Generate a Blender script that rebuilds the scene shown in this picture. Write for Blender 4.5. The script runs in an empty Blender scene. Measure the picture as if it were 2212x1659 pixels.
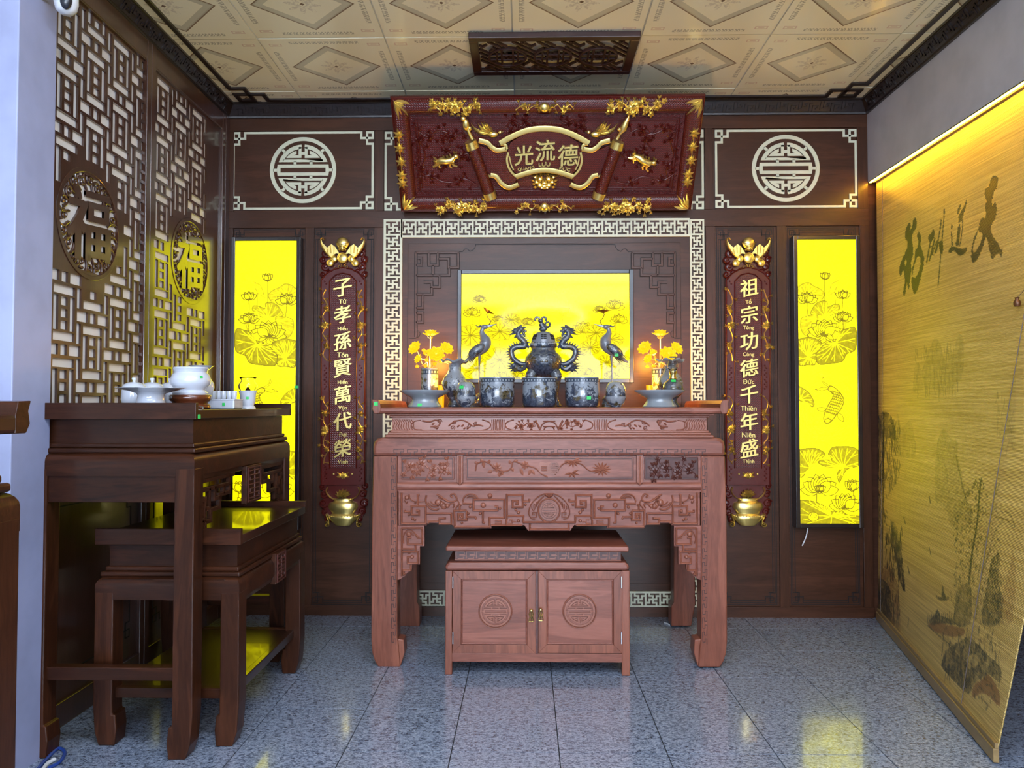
import bpy, bmesh, math, random
import numpy as np
from mathutils import Vector, Matrix

# ---------------------------------------------------------------- camera
FPX, YAW, PITCH, EYE = 1647.0, 0.0178, 0.0291, 1.2845      # focal length in pixels of the 2212x1659 frame
scene = bpy.context.scene
COL = scene.collection
cam_data = bpy.data.cameras.new('camera')
cam_data.sensor_width = 36.0
cam_data.lens = FPX * 36.0 / 2212.0
cam_data.clip_start = 0.05
cam = bpy.data.objects.new('camera', cam_data)
cam.location = (0, 0, EYE)
cam.rotation_euler = (math.pi / 2 + PITCH, 0, YAW)
COL.objects.link(cam)
scene.camera = cam

# ---------------------------------------------------------------- world, big lights, exposure
world = bpy.data.worlds.new('world')
scene.world = world
world.use_nodes = True
bg = world.node_tree.nodes['Background']
bg.inputs[0].default_value = (0.62, 0.76, 1.0, 1)
bg.inputs[1].default_value = 0.10
scene.view_settings.view_transform = 'Standard'
scene.view_settings.look = 'None'
scene.view_settings.exposure = 0.06
scene.view_settings.gamma = 1.0
scene.view_settings.use_curve_mapping = False
scene.cycles.max_bounces = 6
scene.cycles.diffuse_bounces = 2
scene.cycles.glossy_bounces = 2
scene.cycles.transmission_bounces = 6
scene.cycles.caustics_reflective = False
scene.cycles.caustics_refractive = False
scene.cycles.adaptive_threshold = 0.1
scene.cycles.adaptive_min_samples = 16
scene.cycles.use_light_tree = False


def area_light(name, loc, rot, sx, sy, power, color):
    l = bpy.data.lights.new(name, 'AREA')
    l.shape = 'RECTANGLE'
    l.size, l.size_y, l.energy, l.color = sx, sy, power, color
    o = bpy.data.objects.new(name, l)
    o.location, o.rotation_euler = loc, rot
    COL.objects.link(o)
    return o


# daylight through the glazed shop front behind the camera, and cool ceiling lights out of view
area_light('shop_front_daylight', (0.3, -5.2, 1.55), (math.radians(90), 0, 0), 5.5, 1.6, 560, (0.72, 0.83, 1.0))
area_light('unseen_ceiling_light', (0.1, 1.3, 3.13), (math.radians(10), 0, 0), 2.6, 0.9, 95, (0.80, 0.88, 1.0))  # fill lamp added overhead to light floor and altar, none known there
area_light('unseen_ceiling_light', (0.1, -0.75, 3.13), (math.radians(10), 0, 0), 3.2, 1.2, 115, (0.70, 0.82, 1.0))
area_light('unseen_ceiling_light', (0.1, -2.9, 3.13), (math.radians(10), 0, 0), 3.2, 1.4, 90, (0.84, 0.91, 1.0))

# ---------------------------------------------------------------- pixel rays (to size things from the photograph)
_R = Vector((math.cos(YAW), math.sin(YAW), 0))
_F = Vector((-math.sin(YAW) * math.cos(PITCH), math.cos(YAW) * math.cos(PITCH), math.sin(PITCH)))
_U = Vector((math.sin(YAW) * math.sin(PITCH), -math.cos(YAW) * math.sin(PITCH), math.cos(PITCH)))


def ray(u, v):
    return _F + _R * ((u - 1106) / FPX) - _U * ((v - 829.5) / FPX)


def at(u, v, Y):
    d = ray(u, v)
    p = d * (Y / d.y)
    return Vector((p.x, Y, p.z + EYE))


def atx(u, v, Xp):
    d = ray(u, v)
    p = d * (Xp / d.x)
    return Vector((Xp, p.y, p.z + EYE))


def atz(u, v, Z):
    d = ray(u, v)
    p = d * ((Z - EYE) / d.z)
    return Vector((p.x, p.y, Z))


def xz(u, v, Y):
    p = at(u, v, Y)
    return (p.x, p.z)


# ---------------------------------------------------------------- shader helpers
class X:
    """a shader value that can be used in arithmetic"""
    def __init__(s, nt, so):
        s.nt, s.so = nt, so

    def m(s, op, *a):
        n = s.nt.nodes.new('ShaderNodeMath')
        n.operation = op
        for i, v in enumerate((s,) + a):
            if isinstance(v, X):
                s.nt.links.new(v.so, n.inputs[i])
            else:
                n.inputs[i].default_value = v
        return X(s.nt, n.outputs[0])

    def __add__(s, o): return s.m('ADD', o)
    def __sub__(s, o): return s.m('SUBTRACT', o)
    def __mul__(s, o): return s.m('MULTIPLY', o)
    def __truediv__(s, o): return s.m('DIVIDE', o)
    def abs(s): return s.m('ABSOLUTE')
    def lt(s, o): return s.m('LESS_THAN', o)
    def gt(s, o): return s.m('GREATER_THAN', o)
    def mod(s, o): return s.m('FLOORED_MODULO', o)
    def min(s, o): return s.m('MINIMUM', o)
    def max(s, o): return s.m('MAXIMUM', o)
    def between(s, a, b): return s.gt(a) * s.lt(b)

    def smooth(s, a, b):
        n = s.nt.nodes.new('ShaderNodeMapRange')
        n.interpolation_type = 'SMOOTHSTEP'
        n.inputs['From Min'].default_value, n.inputs['From Max'].default_value = a, b
        s.nt.links.new(s.so, n.inputs['Value'])
        return X(s.nt, n.outputs[0])


MATS = {}


def newmat(name):
    m = bpy.data.materials.new(name)
    m.use_nodes = True
    MATS[name] = m
    nt = m.node_tree
    return m, nt, nt.nodes['Principled BSDF']


def setp(b, color=None, rough=None, metal=None, spec=None, coat=None, coat_rough=None):
    if color is not None: b.inputs['Base Color'].default_value = (*color, 1)
    if rough is not None: b.inputs['Roughness'].default_value = rough
    if metal is not None: b.inputs['Metallic'].default_value = metal
    if spec is not None: b.inputs['Specular IOR Level'].default_value = spec
    if coat is not None: b.inputs['Coat Weight'].default_value = coat
    if coat_rough is not None: b.inputs['Coat Roughness'].default_value = coat_rough


def coords(nt, scale=(1, 1, 1), shuffle=False, kind='Object'):
    tc = nt.nodes.new('ShaderNodeTexCoord')
    so = tc.outputs[kind]
    if shuffle:
        oi = nt.nodes.new('ShaderNodeObjectInfo')
        ml = nt.nodes.new('ShaderNodeMath')
        ml.operation = 'MULTIPLY'
        ml.inputs[1].default_value = 17.3
        nt.links.new(oi.outputs['Random'], ml.inputs[0])
        va = nt.nodes.new('ShaderNodeVectorMath')
        nt.links.new(so, va.inputs[0])
        nt.links.new(ml.outputs[0], va.inputs[1])
        so = va.outputs[0]
    mp = nt.nodes.new('ShaderNodeMapping')
    mp.inputs['Scale'].default_value = scale
    nt.links.new(so, mp.inputs[0])
    return mp.outputs[0]


def xyz(nt, so):
    n = nt.nodes.new('ShaderNodeSeparateXYZ')
    nt.links.new(so, n.inputs[0])
    return [X(nt, n.outputs[i]) for i in range(3)]


def noise(nt, so, scale=1.0, detail=4.0, rough=0.55, dist=0.0):
    n = nt.nodes.new('ShaderNodeTexNoise')
    n.inputs['Scale'].default_value = scale
    n.inputs['Detail'].default_value = detail
    n.inputs['Roughness'].default_value = rough
    n.inputs['Distortion'].default_value = dist
    nt.links.new(so, n.inputs['Vector'])
    return X(nt, n.outputs[0])


def mixc(nt, fac, a, b):
    n = nt.nodes.new('ShaderNodeMix')
    n.data_type = 'RGBA'
    if isinstance(fac, X): nt.links.new(fac.so, n.inputs[0])
    else: n.inputs[0].default_value = fac
    for k, c in ((6, a), (7, b)):
        if isinstance(c, tuple): n.inputs[k].default_value = (*c, 1)
        else: nt.links.new(c, n.inputs[k])
    return n.outputs[2]


def bump(nt, b, h, strength=0.3, dist=0.01):
    n = nt.nodes.new('ShaderNodeBump')
    n.inputs['Strength'].default_value = strength
    n.inputs['Distance'].default_value = dist
    nt.links.new(h.so, n.inputs['Height'])
    nt.links.new(n.outputs[0], b.inputs['Normal'])


def plain(name, color, rough=0.5, metal=0.0, spec=0.5, coat=0.0, coat_rough=0.05):
    m, nt, b = newmat(name)
    so = coords(nt, (1, 1, 1), True)
    f = noise(nt, so, 6.0, 3.0)
    c2 = tuple(c * 0.86 for c in color)
    nt.links.new(mixc(nt, f.smooth(0.3, 0.75), color, c2), b.inputs['Base Color'])
    setp(b, None, rough, metal, spec, coat, coat_rough)
    return m


def wood(name, dark, light, rough=0.35, axis='z', spec=0.5, coat=0.3, coat_rough=0.12, fine=1.0):
    m, nt, b = newmat(name)
    s = {'x': (1.3, 11, 11), 'y': (11, 1.3, 11), 'z': (11, 11, 1.3)}[axis]
    so = coords(nt, s, True)
    f = noise(nt, so, 1.0, 5.0, 0.6, 0.9)
    s2 = tuple(k * 9 for k in s)
    g = noise(nt, coords(nt, s2, True), 1.0, 3.0, 0.6, 0.3)
    rings = ((f * 34.0).m('SINE') * 0.5 + 0.5)
    k = f.smooth(0.32, 0.68) * 0.50 + rings * 0.20 * fine + g.smooth(0.3, 0.7) * 0.22
    nt.links.new(mixc(nt, k, dark, light), b.inputs['Base Color'])
    setp(b, None, rough, 0, spec, coat, coat_rough)
    bump(nt, b, g, 0.06, 0.004)
    return m


def emitter(name, color, strength):
    m, nt, b = newmat(name)
    f = noise(nt, coords(nt, (1, 1, 1)), 30.0, 2.0)
    nt.links.new(mixc(nt, f, color, tuple(c * 0.93 for c in color)), b.inputs['Emission Color'])
    b.inputs['Emission Strength'].default_value = strength
    setp(b, color, 0.4)
    return m


# ---------------------------------------------------------------- object helpers
ORG = {}


def tag(o, label=None, cat=None, group=None, kind=None):
    if label: o['label'] = label
    if cat: o['category'] = cat
    if group: o['group'] = group
    if kind: o['kind'] = kind
    return o


def thing(name, label, cat, loc=(0, 0, 0), group=None, rot=None):
    o = bpy.data.objects.new(name, None)
    o.empty_display_size = 0.05
    COL.objects.link(o)
    o.location = loc
    if rot: o.rotation_euler = rot
    ORG[o] = Vector(loc) if not rot else Vector((0, 0, 0))
    return tag(o, label, cat, group)


def copy_thing(root, loc, label=None, rotz=None):
    def rec(o, p):
        c = o.copy()
        COL.objects.link(c)
        c.parent = p
        for ch in o.children: rec(ch, c)
        return c
    r = rec(root, None)
    r.location = loc
    if rotz is not None: r.rotation_euler = (0, 0, rotz)
    if label: r['label'] = label
    return r


def sp(pts, n=6):
    """Catmull-Rom through the points"""
    P = [Vector(p) for p in pts]
    P = [P[0] * 2 - P[1]] + P + [P[-1] * 2 - P[-2]]
    out = []
    for i in range(1, len(P) - 2):
        a, b, c, d = P[i - 1:i + 3]
        for k in range(n):
            t = k / n
            out.append(0.5 * ((2 * b) + (c - a) * t + (2 * a - 5 * b + 4 * c - d) * t * t + (3 * b - a - 3 * c + d) * t ** 3))
    out.append(P[-2])
    return out


class MB:
    """collects geometry for one mesh"""
    def __init__(s):
        s.V, s.F = [], []

    def add(s, V, F):
        k = len(s.V)
        s.V += [Vector(v) for v in V]
        s.F += [tuple(i + k for i in f) for f in F]
        return s

    def box(s, x0, x1, y0, y1, z0, z1):
        V = [(x, y, z) for z in (z0, z1) for y in (y0, y1) for x in (x0, x1)]
        return s.add(V, [(0, 2, 3, 1), (4, 5, 7, 6), (0, 1, 5, 4), (2, 6, 7, 3), (0, 4, 6, 2), (1, 3, 7, 5)])

    def prism(s, poly, y0, y1, axis='y'):
        """polygon (a, b) extruded: axis y -> (x, z), axis x -> (y, z), axis z -> (x, y)"""
        n = len(poly)
        def mk(a, b, c):
            return {'y': (a, c, b), 'x': (c, a, b), 'z': (a, b, c)}[axis]
        V = [mk(a, b, y0) for a, b in poly] + [mk(a, b, y1) for a, b in poly]
        F = [tuple(range(n)), tuple(range(2 * n - 1, n - 1, -1))]
        F += [(i, i + n, (i + 1) % n + n, (i + 1) % n) for i in range(n)]
        return s.add(V, F)

    def lathe(s, prof, c=(0, 0, 0), n=32, ruffle=None, sx=1.0, sy=1.0):
        V, F = [], []
        m = len(prof)
        for i in range(n):
            a = 2 * math.pi * i / n
            for j, (r, z) in enumerate(prof):
                rr, zz = (r, z) if ruffle is None else ruffle(a, r, z, j)
                V.append((c[0] + rr * math.cos(a) * sx, c[1] + rr * math.sin(a) * sy, c[2] + zz))
        for i in range(n):
            k = (i + 1) % n
            for j in range(m - 1):
                F.append((i * m + j, k * m + j, k * m + j + 1, i * m + j + 1))
        if prof[0][0] > 1e-5: F.append(tuple(i * m for i in range(n))[::-1])
        if prof[-1][0] > 1e-5: F.append(tuple(i * m + m - 1 for i in range(n)))
        return s.add(V, F)

    def tube(s, pts, r, n=8, close=False):
        P = [Vector(p) for p in pts]
        k = len(P)
        R = list(r) if hasattr(r, '__len__') else [r] * k
        V, F = [], []
        up = Vector((0.13, 0.31, 0.94))
        prev = None
        for i, p in enumerate(P):
            if close: t = P[(i + 1) % k] - P[i - 1]
            else: t = P[min(i + 1, k - 1)] - P[max(i - 1, 0)]
            if t.length < 1e-9: t = Vector((0, 0, 1))
            t.normalize()
            a = (prev if prev is not None else up).copy()
            a -= t * a.dot(t)
            if a.length < 1e-4: a = t.orthogonal()
            a.normalize()
            prev = a
            b = t.cross(a)
            for j in range(n):
                w = 2 * math.pi * j / n
                V.append(p + (a * math.cos(w) + b * math.sin(w)) * R[i])
        for i in range(k if close else k - 1):
            q = (i + 1) % k
            for j in range(n):
                F.append((i * n + j, i * n + (j + 1) % n, q * n + (j + 1) % n, q * n + j))
        if not close:
            F.append(tuple(range(n))[::-1])
            F.append(tuple((k - 1) * n + j for j in range(n)))
        return s.add(V, F)

    def ell(s, c, r, nu=12, nv=8):
        r = (r, r, r) if not hasattr(r, '__len__') else r
        V = [(c[0], c[1], c[2] - r[2])]
        for j in range(1, nv):
            t = math.pi * j / nv
            for i in range(nu):
                a = 2 * math.pi * i / nu
                V.append((c[0] + r[0] * math.sin(t) * math.cos(a), c[1] + r[1] * math.sin(t) * math.sin(a), c[2] - r[2] * math.cos(t)))
        V.append((c[0], c[1], c[2] + r[2]))
        F = [(0, 1 + (i + 1) % nu, 1 + i) for i in range(nu)]
        for j in range(nv - 2):
            for i in range(nu):
                F.append((1 + j * nu + i, 1 + j * nu + (i + 1) % nu, 1 + (j + 1) * nu + (i + 1) % nu, 1 + (j + 1) * nu + i))
        e = len(V) - 1
        F += [(e, e - nu + i, e - nu + (i + 1) % nu) for i in range(nu)]
        return s.add(V, F)

    # ----- carving in the x-z plane, y0 is the ground, relief comes out towards -y
    def bar(s, pts, w, d, y0=0.0, flat=False, close=False, w1=None):
        """half-round or flat moulding along an (x, z) polyline with mitred corners"""
        P = [Vector((p[0], p[1])) for p in pts]
        k = len(P)
        W = [w] * k
        if w1 is not None: W = [w + (w1 - w) * i / max(1, k - 1) for i in range(k)]
        prof = [(-.5, 0), (-.5, .92), (-.42, 1), (.42, 1), (.5, .92), (.5, 0)] if flat else [(-.5, 0), (-.42, .5), (-.22, .88), (0, 1), (.22, .88), (.42, .5), (.5, 0)]
        m = len(prof)
        V, F = [], []
        for i, p in enumerate(P):
            if close: a, b = P[i] - P[i - 1], P[(i + 1) % k] - P[i]
            else: a, b = (P[i] - P[i - 1] if i else P[1] - P[0]), (P[i + 1] - P[i] if i < k - 1 else P[-1] - P[-2])
            if a.length < 1e-9: a = b
            if b.length < 1e-9: b = a
            a = a.normalized() if a.length > 0 else Vector((1, 0))
            b = b.normalized() if b.length > 0 else Vector((1, 0))
            na, nb = Vector((-a.y, a.x)), Vector((-b.y, b.x))
            nn = na + nb
            nn = nn.normalized() if nn.length > 1e-6 else na
            sc = min(1 / max(0.35, nn.dot(na)), 2.2)
            for q, h in prof:
                e = p + nn * (q * W[i] * sc)
                V.append((e.x, y0 - h * d, e.y))
        for i in range(k if close else k - 1):
            q = (i + 1) % k
            for j in range(m - 1):
                F.append((i * m + j, q * m + j, q * m + j + 1, i * m + j + 1))
        if not close:
            F.append(tuple(range(m)))
            F.append(tuple((k - 1) * m + j for j in range(m))[::-1])
        return s.add(V, F)

    def leaf(s, a, b, w, d, y0=0.0, bend=0.0):
        a, b = Vector(a), Vector(b)
        t = b - a
        nrm = Vector((-t.y, t.x)).normalized() if t.length > 0 else Vector((1, 0))
        V, F = [], []
        prof = [(0, .08), (.2, .75), (.45, 1), (.75, .62), (1, .03)]
        for q, ww in prof:
            c = a + t * q + nrm * (bend * t.length * math.sin(math.pi * q))
            for o, h in ((-.5, 0.1), (0, 1), (.5, 0.1)):
                e = c + nrm * (o * w * ww)
                V.append((e.x, y0 - d * (0.12 + h * ww), e.y))
        for i in range(4):
            for j in range(2):
                F.append((i * 3 + j, i * 3 + j + 3, i * 3 + j + 4, i * 3 + j + 1))
        return s.add(V, F)

    def knob(s, c, r, d, y0=0.0, nu=10):
        return s.ell((c[0], y0, c[1]), (r, d, r), nu, 6)

    def flower(s, c, r, d, y0=0.0, n=6, rot=0.0, sq=1.0):
        for ring, (k, ph) in enumerate(((1.0, 0), (0.62, 0.5))):
            for i in range(n):
                a = rot + 2 * math.pi * (i + ph) / n
                s.leaf(c, (c[0] + math.cos(a) * r * k, c[1] + math.sin(a) * r * k * sq), r * .75 * k, d * (0.7 + .5 * ring), y0)
        return s.knob(c, r * .2, d * 1.5, y0)

    def spiral(s, c, r, turns, w, d, y0=0.0, start=0.0, sgn=1, sq=1.0):
        pts = []
        n = int(14 * turns) + 2
        for i in range(n):
            q = i / (n - 1)
            a = start + sgn * q * turns * 2 * math.pi
            rr = r * (1 - q * .85)
            pts.append((c[0] + rr * math.cos(a), c[1] + rr * math.sin(a) * sq))
        return s.bar(pts, w, d, y0, w1=w * .7)

    def crown_box(s, x0, x1, y0, y1, z0, z1, r, n=5):
        """box whose top edges are rounded over"""
        L = [(0, z0), (0, z1 - r)] + [(r * (1 - math.cos(math.pi / 2 * i / n)), z1 - r + r * math.sin(math.pi / 2 * i / n)) for i in range(1, n + 1)]
        V, F = [], []
        for q, z in L: V += [(x0 + q, y0 + q, z), (x1 - q, y0 + q, z), (x1 - q, y1 - q, z), (x0 + q, y1 - q, z)]
        for i in range(len(L) - 1):
            for j in range(4): F.append((i * 4 + j, i * 4 + (j + 1) % 4, i * 4 + 4 + (j + 1) % 4, i * 4 + 4 + j))
        k = len(V) - 4
        F += [(3, 2, 1, 0), (k, k + 1, k + 2, k + 3)]
        return s.add(V, F)

    def plate(s, rects, x0, x1, z0, z1, y0, y1):
        """flat board with rectangular holes"""
        xs = sorted({x0, x1} | {round(min(max(r[i], x0), x1), 5) for r in rects for i in (0, 1)})
        zs = sorted({z0, z1} | {round(min(max(r[i], z0), z1), 5) for r in rects for i in (2, 3)})
        nx, nz = len(xs) - 1, len(zs) - 1
        cx = np.array([(xs[i] + xs[i + 1]) / 2 for i in range(nx)])
        cz = np.array([(zs[i] + zs[i + 1]) / 2 for i in range(nz)])
        solid = np.ones((nx, nz), bool)
        for a, b, c, d in rects:
            solid[np.ix_((cx > a) & (cx < b), (cz > c) & (cz < d))] = False
        V, F = [], []
        def q(*p):
            k = len(V)
            V.extend(p)
            F.append((k, k + 1, k + 2, k + 3))
        for j in range(nz):
            i = 0
            while i < nx:
                if not solid[i, j]:
                    i += 1
                    continue
                k = i
                while k < nx and solid[k, j]: k += 1
                a, b, c, d = xs[i], xs[k], zs[j], zs[j + 1]
                q((a, y0, c), (b, y0, c), (b, y0, d), (a, y0, d))
                q((a, y1, c), (a, y1, d), (b, y1, d), (b, y1, c))
                q((a, y0, c), (a, y0, d), (a, y1, d), (a, y1, c))
                q((b, y0, c), (b, y1, c), (b, y1, d), (b, y0, d))
                i = k
        for i in range(nx):
            for j in range(nz + 1):
                lo = solid[i, j - 1] if j else False
                hi = solid[i, j] if j < nz else False
                if lo != hi:
                    a, b, c = xs[i], xs[i + 1], zs[j]
                    if lo: q((a, y0, c), (b, y0, c), (b, y1, c), (a, y1, c))
                    else: q((a, y0, c), (a, y1, c), (b, y1, c), (b, y0, c))
        return s.add(V, F)

    def xform(s, M):
        s.V = [M @ v for v in s.V]
        return s

    def merge(s, o, M=None):
        return s.add([M @ v for v in o.V] if M else o.V, o.F)

    def build(s, name, mat, parent=None, smooth=False, bevel=0.0, label=None, local=False, kind=None, weld=False, fix=True):
        me = bpy.data.meshes.new(name)
        org = ORG.get(parent, Vector((0, 0, 0))) if (parent and not local) else Vector((0, 0, 0))
        me.from_pydata([tuple(v - org) for v in s.V], [], s.F)
        bm = bmesh.new()
        bm.from_mesh(me)
        if weld: bmesh.ops.remove_doubles(bm, verts=bm.verts, dist=1e-5)
        if fix: bmesh.ops.recalc_face_normals(bm, faces=bm.faces)
        bm.to_mesh(me)
        bm.free()
        if smooth:
            me.polygons.foreach_set('use_smooth', [True] * len(me.polygons))
            if smooth != 'all': me.set_sharp_from_angle(angle=math.radians(40 if smooth is True else smooth))
        me.materials.append(MATS[mat] if isinstance(mat, str) else mat)
        o = bpy.data.objects.new(name, me)
        COL.objects.link(o)
        if parent:
            o.parent = parent
            ORG[o] = ORG.get(parent, Vector((0, 0, 0)))
        else: ORG[o] = Vector((0, 0, 0))
        if bevel:
            md = o.modifiers.new('bevel', 'BEVEL')
            md.width, md.segments, md.limit_method = bevel, 2, 'ANGLE'
            md.angle_limit = math.radians(40)
        if label: o['label'] = label
        if kind: o['kind'] = kind
        return o


def structure(o, label=None):
    o['kind'] = 'structure'
    if label: o['label'] = label
    return o


_GL = {}


def glyph(ch):
    """outline mesh of a character, centred, height about 1, in (x, z) with y the depth 0..1"""
    key = ch
    if key not in _GL:
        c = bpy.data.curves.new('glyph', 'FONT')
        c.body = ch
        c.extrude = 0.5
        c.resolution_u = 3
        o = bpy.data.objects.new('glyph', c)
        COL.objects.link(o)
        bpy.context.view_layer.update()
        dg = bpy.context.evaluated_depsgraph_get()
        me = o.evaluated_get(dg).to_mesh()
        V = np.array([v.co[:] for v in me.vertices]) if len(me.vertices) else np.zeros((0, 3))
        F = [tuple(p.vertices) for p in me.polygons]
        o.evaluated_get(dg).to_mesh_clear()
        bpy.data.objects.remove(o)
        bpy.data.curves.remove(c)
        lo, hi = V.min(0), V.max(0)
        V[:, :2] -= (lo[:2] + hi[:2]) / 2
        _GL[key] = (V, F, hi[0] - lo[0], hi[1] - lo[1])
    return _GL[key]


def put_glyph(mb, ch, cx, cz, size, depth, y0, bold=0.0, shear=0.0, width=None, rot=0.0):
    """a character as a solid; bold thickens its strokes by overlapping shifted copies (part of the size)"""
    V, F, w, h = glyph(ch)
    s = size / max(h, 1e-6)
    sx = (width / w) if width else s
    for k, (ox, oz) in enumerate(((0, 0),) if bold <= 0 else ((-1, -.25), (1, -.25), (-1, .25), (1, .25))):
        out = []
        for x, y, z in V:
            a, b = x * sx + ox * bold * size, y * s + shear * x * s + oz * bold * size
            if rot: a, b = a * math.cos(rot) - b * math.sin(rot), a * math.sin(rot) + b * math.cos(rot)
            out.append((cx + a, y0 - depth * (z + 0.5) + k * 0.0002, cz + b))
        mb.add(out, F)
    return mb


class Canvas:
    """a small raster of ink values, turned into a mesh attribute"""
    def __init__(s, u0, u1, v0, v1, step):
        s.u0, s.v0, s.step = u0, v0, step
        s.nx, s.ny = int((u1 - u0) / step) + 1, int((v1 - v0) / step) + 1
        s.U = u0 + np.arange(s.nx) * step
        s.Vv = v0 + np.arange(s.ny) * step
        s.A = np.zeros((s.ny, s.nx))

    def _win(s, a, b, c, d):
        i0, i1 = np.searchsorted(s.U, [a, b])
        j0, j1 = np.searchsorted(s.Vv, [c, d])
        return slice(j0, j1), slice(i0, i1)

    def line(s, pts, w=1.0, val=1.0, w1=None):
        P = [(p[0], p[1]) for p in pts]
        for k in range(len(P) - 1):
            (ax, ay), (bx, by) = P[k], P[k + 1]
            ww = w if w1 is None else w + (w1 - w) * k / max(1, len(P) - 2)
            m = ww / 2 + s.step
            J, I = s._win(min(ax, bx) - m, max(ax, bx) + m, min(ay, by) - m, max(ay, by) + m)
            uu, vv = np.meshgrid(s.U[I], s.Vv[J])
            dx, dy = bx - ax, by - ay
            L = dx * dx + dy * dy + 1e-9
            t = np.clip(((uu - ax) * dx + (vv - ay) * dy) / L, 0, 1)
            d = np.hypot(uu - ax - t * dx, vv - ay - t * dy)
            c = np.clip((ww / 2 + s.step * .5 - d) / s.step, 0, 1)
            s.A[J, I] += (val - s.A[J, I]) * c

    def mask(s, pts):
        P = np.array([(p[0], p[1]) for p in pts])
        J, I = s._win(P[:, 0].min(), P[:, 0].max(), P[:, 1].min(), P[:, 1].max())
        uu, vv = np.meshgrid(s.U[I], s.Vv[J])
        ins = np.zeros(uu.shape, bool)
        for k in range(len(P)):
            (x1, y1), (x2, y2) = P[k - 1], P[k]
            if y1 == y2: continue
            c = ((y1 > vv) != (y2 > vv)) & (uu < (x2 - x1) * (vv - y1) / (y2 - y1) + x1)
            ins ^= c
        return J, I, ins, uu, vv

    def fill(s, pts, val=1.0, op=1.0):
        J, I, ins, uu, vv = s.mask(pts)
        a = s.A[J, I]
        a[ins] += (val - a[ins]) * op
        s.A[J, I] = a

# ---------------------------------------------------------------- sizes of the place (metres)
D = 4.703            # face of the wood cladding on the back wall
XL, XR = -1.869, 2.1125
HC = 3.171           # ceiling
FT, FX, FY = 0.4, 0.1236, 2.8698          # floor tile, one grid corner
CT, CX, CY = 0.656, -0.0655, 3.8388       # ceiling panel, one grid corner
rng = random.Random(7)

# ---------------------------------------------------------------- materials
wood('wall_wood', (0.036, 0.013, 0.006), (0.086, 0.032, 0.016), 0.38, 'x', 0.25, 0.12, 0.25)
wood('wall_wood_upright', (0.036, 0.013, 0.006), (0.084, 0.031, 0.015), 0.38, 'z', 0.25, 0.12, 0.25)
plain('groove_shade', (0.006, 0.003, 0.003), 0.7)  # near-black colour standing in for the shade inside grooves and slots
plain('cream_inlay', (0.70, 0.70, 0.52), 0.45)
plain('white_paint', (0.86, 0.86, 0.86), 0.5)
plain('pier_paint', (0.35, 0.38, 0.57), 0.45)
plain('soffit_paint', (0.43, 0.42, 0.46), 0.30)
plain('dark_room_shade', (0.012, 0.016, 0.024), 0.6)  # darkness of an unlit room put into the wall colour
wood('cornice_wood', (0.010, 0.006, 0.006), (0.022, 0.011, 0.009), 0.35, 'x', 0.5, 0.3, 0.2)
wood('screen_wood', (0.036, 0.011, 0.006), (0.075, 0.026, 0.014), 0.30, 'z', 0.5, 1.0, 0.13)


def granite():
    m, nt, b = newmat('granite')
    so = coords(nt, (1.0, 1.45, 1.0), True)
    n1 = noise(nt, so, 62.0, 3.0, 0.65, 0.5)
    n2 = noise(nt, so, 150.0, 2.0, 0.6)
    n3 = noise(nt, so, 1.6, 2.0)
    k = (n1 * 0.65 + n2 * 0.35).smooth(0.36, 0.60)
    c = mixc(nt, k, (0.044, 0.060, 0.104), (0.31, 0.37, 0.49))
    c = mixc(nt, n2.smooth(0.60, 0.72) * 0.6, c, (0.70, 0.73, 0.78))
    c = mixc(nt, n3.smooth(0.3, 0.8) * 0.16, c, (0.30, 0.33, 0.40))
    nt.links.new(c, b.inputs['Base Color'])
    setp(b, None, 0.20, 0, 0.7, 0.6, 0.06)


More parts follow.
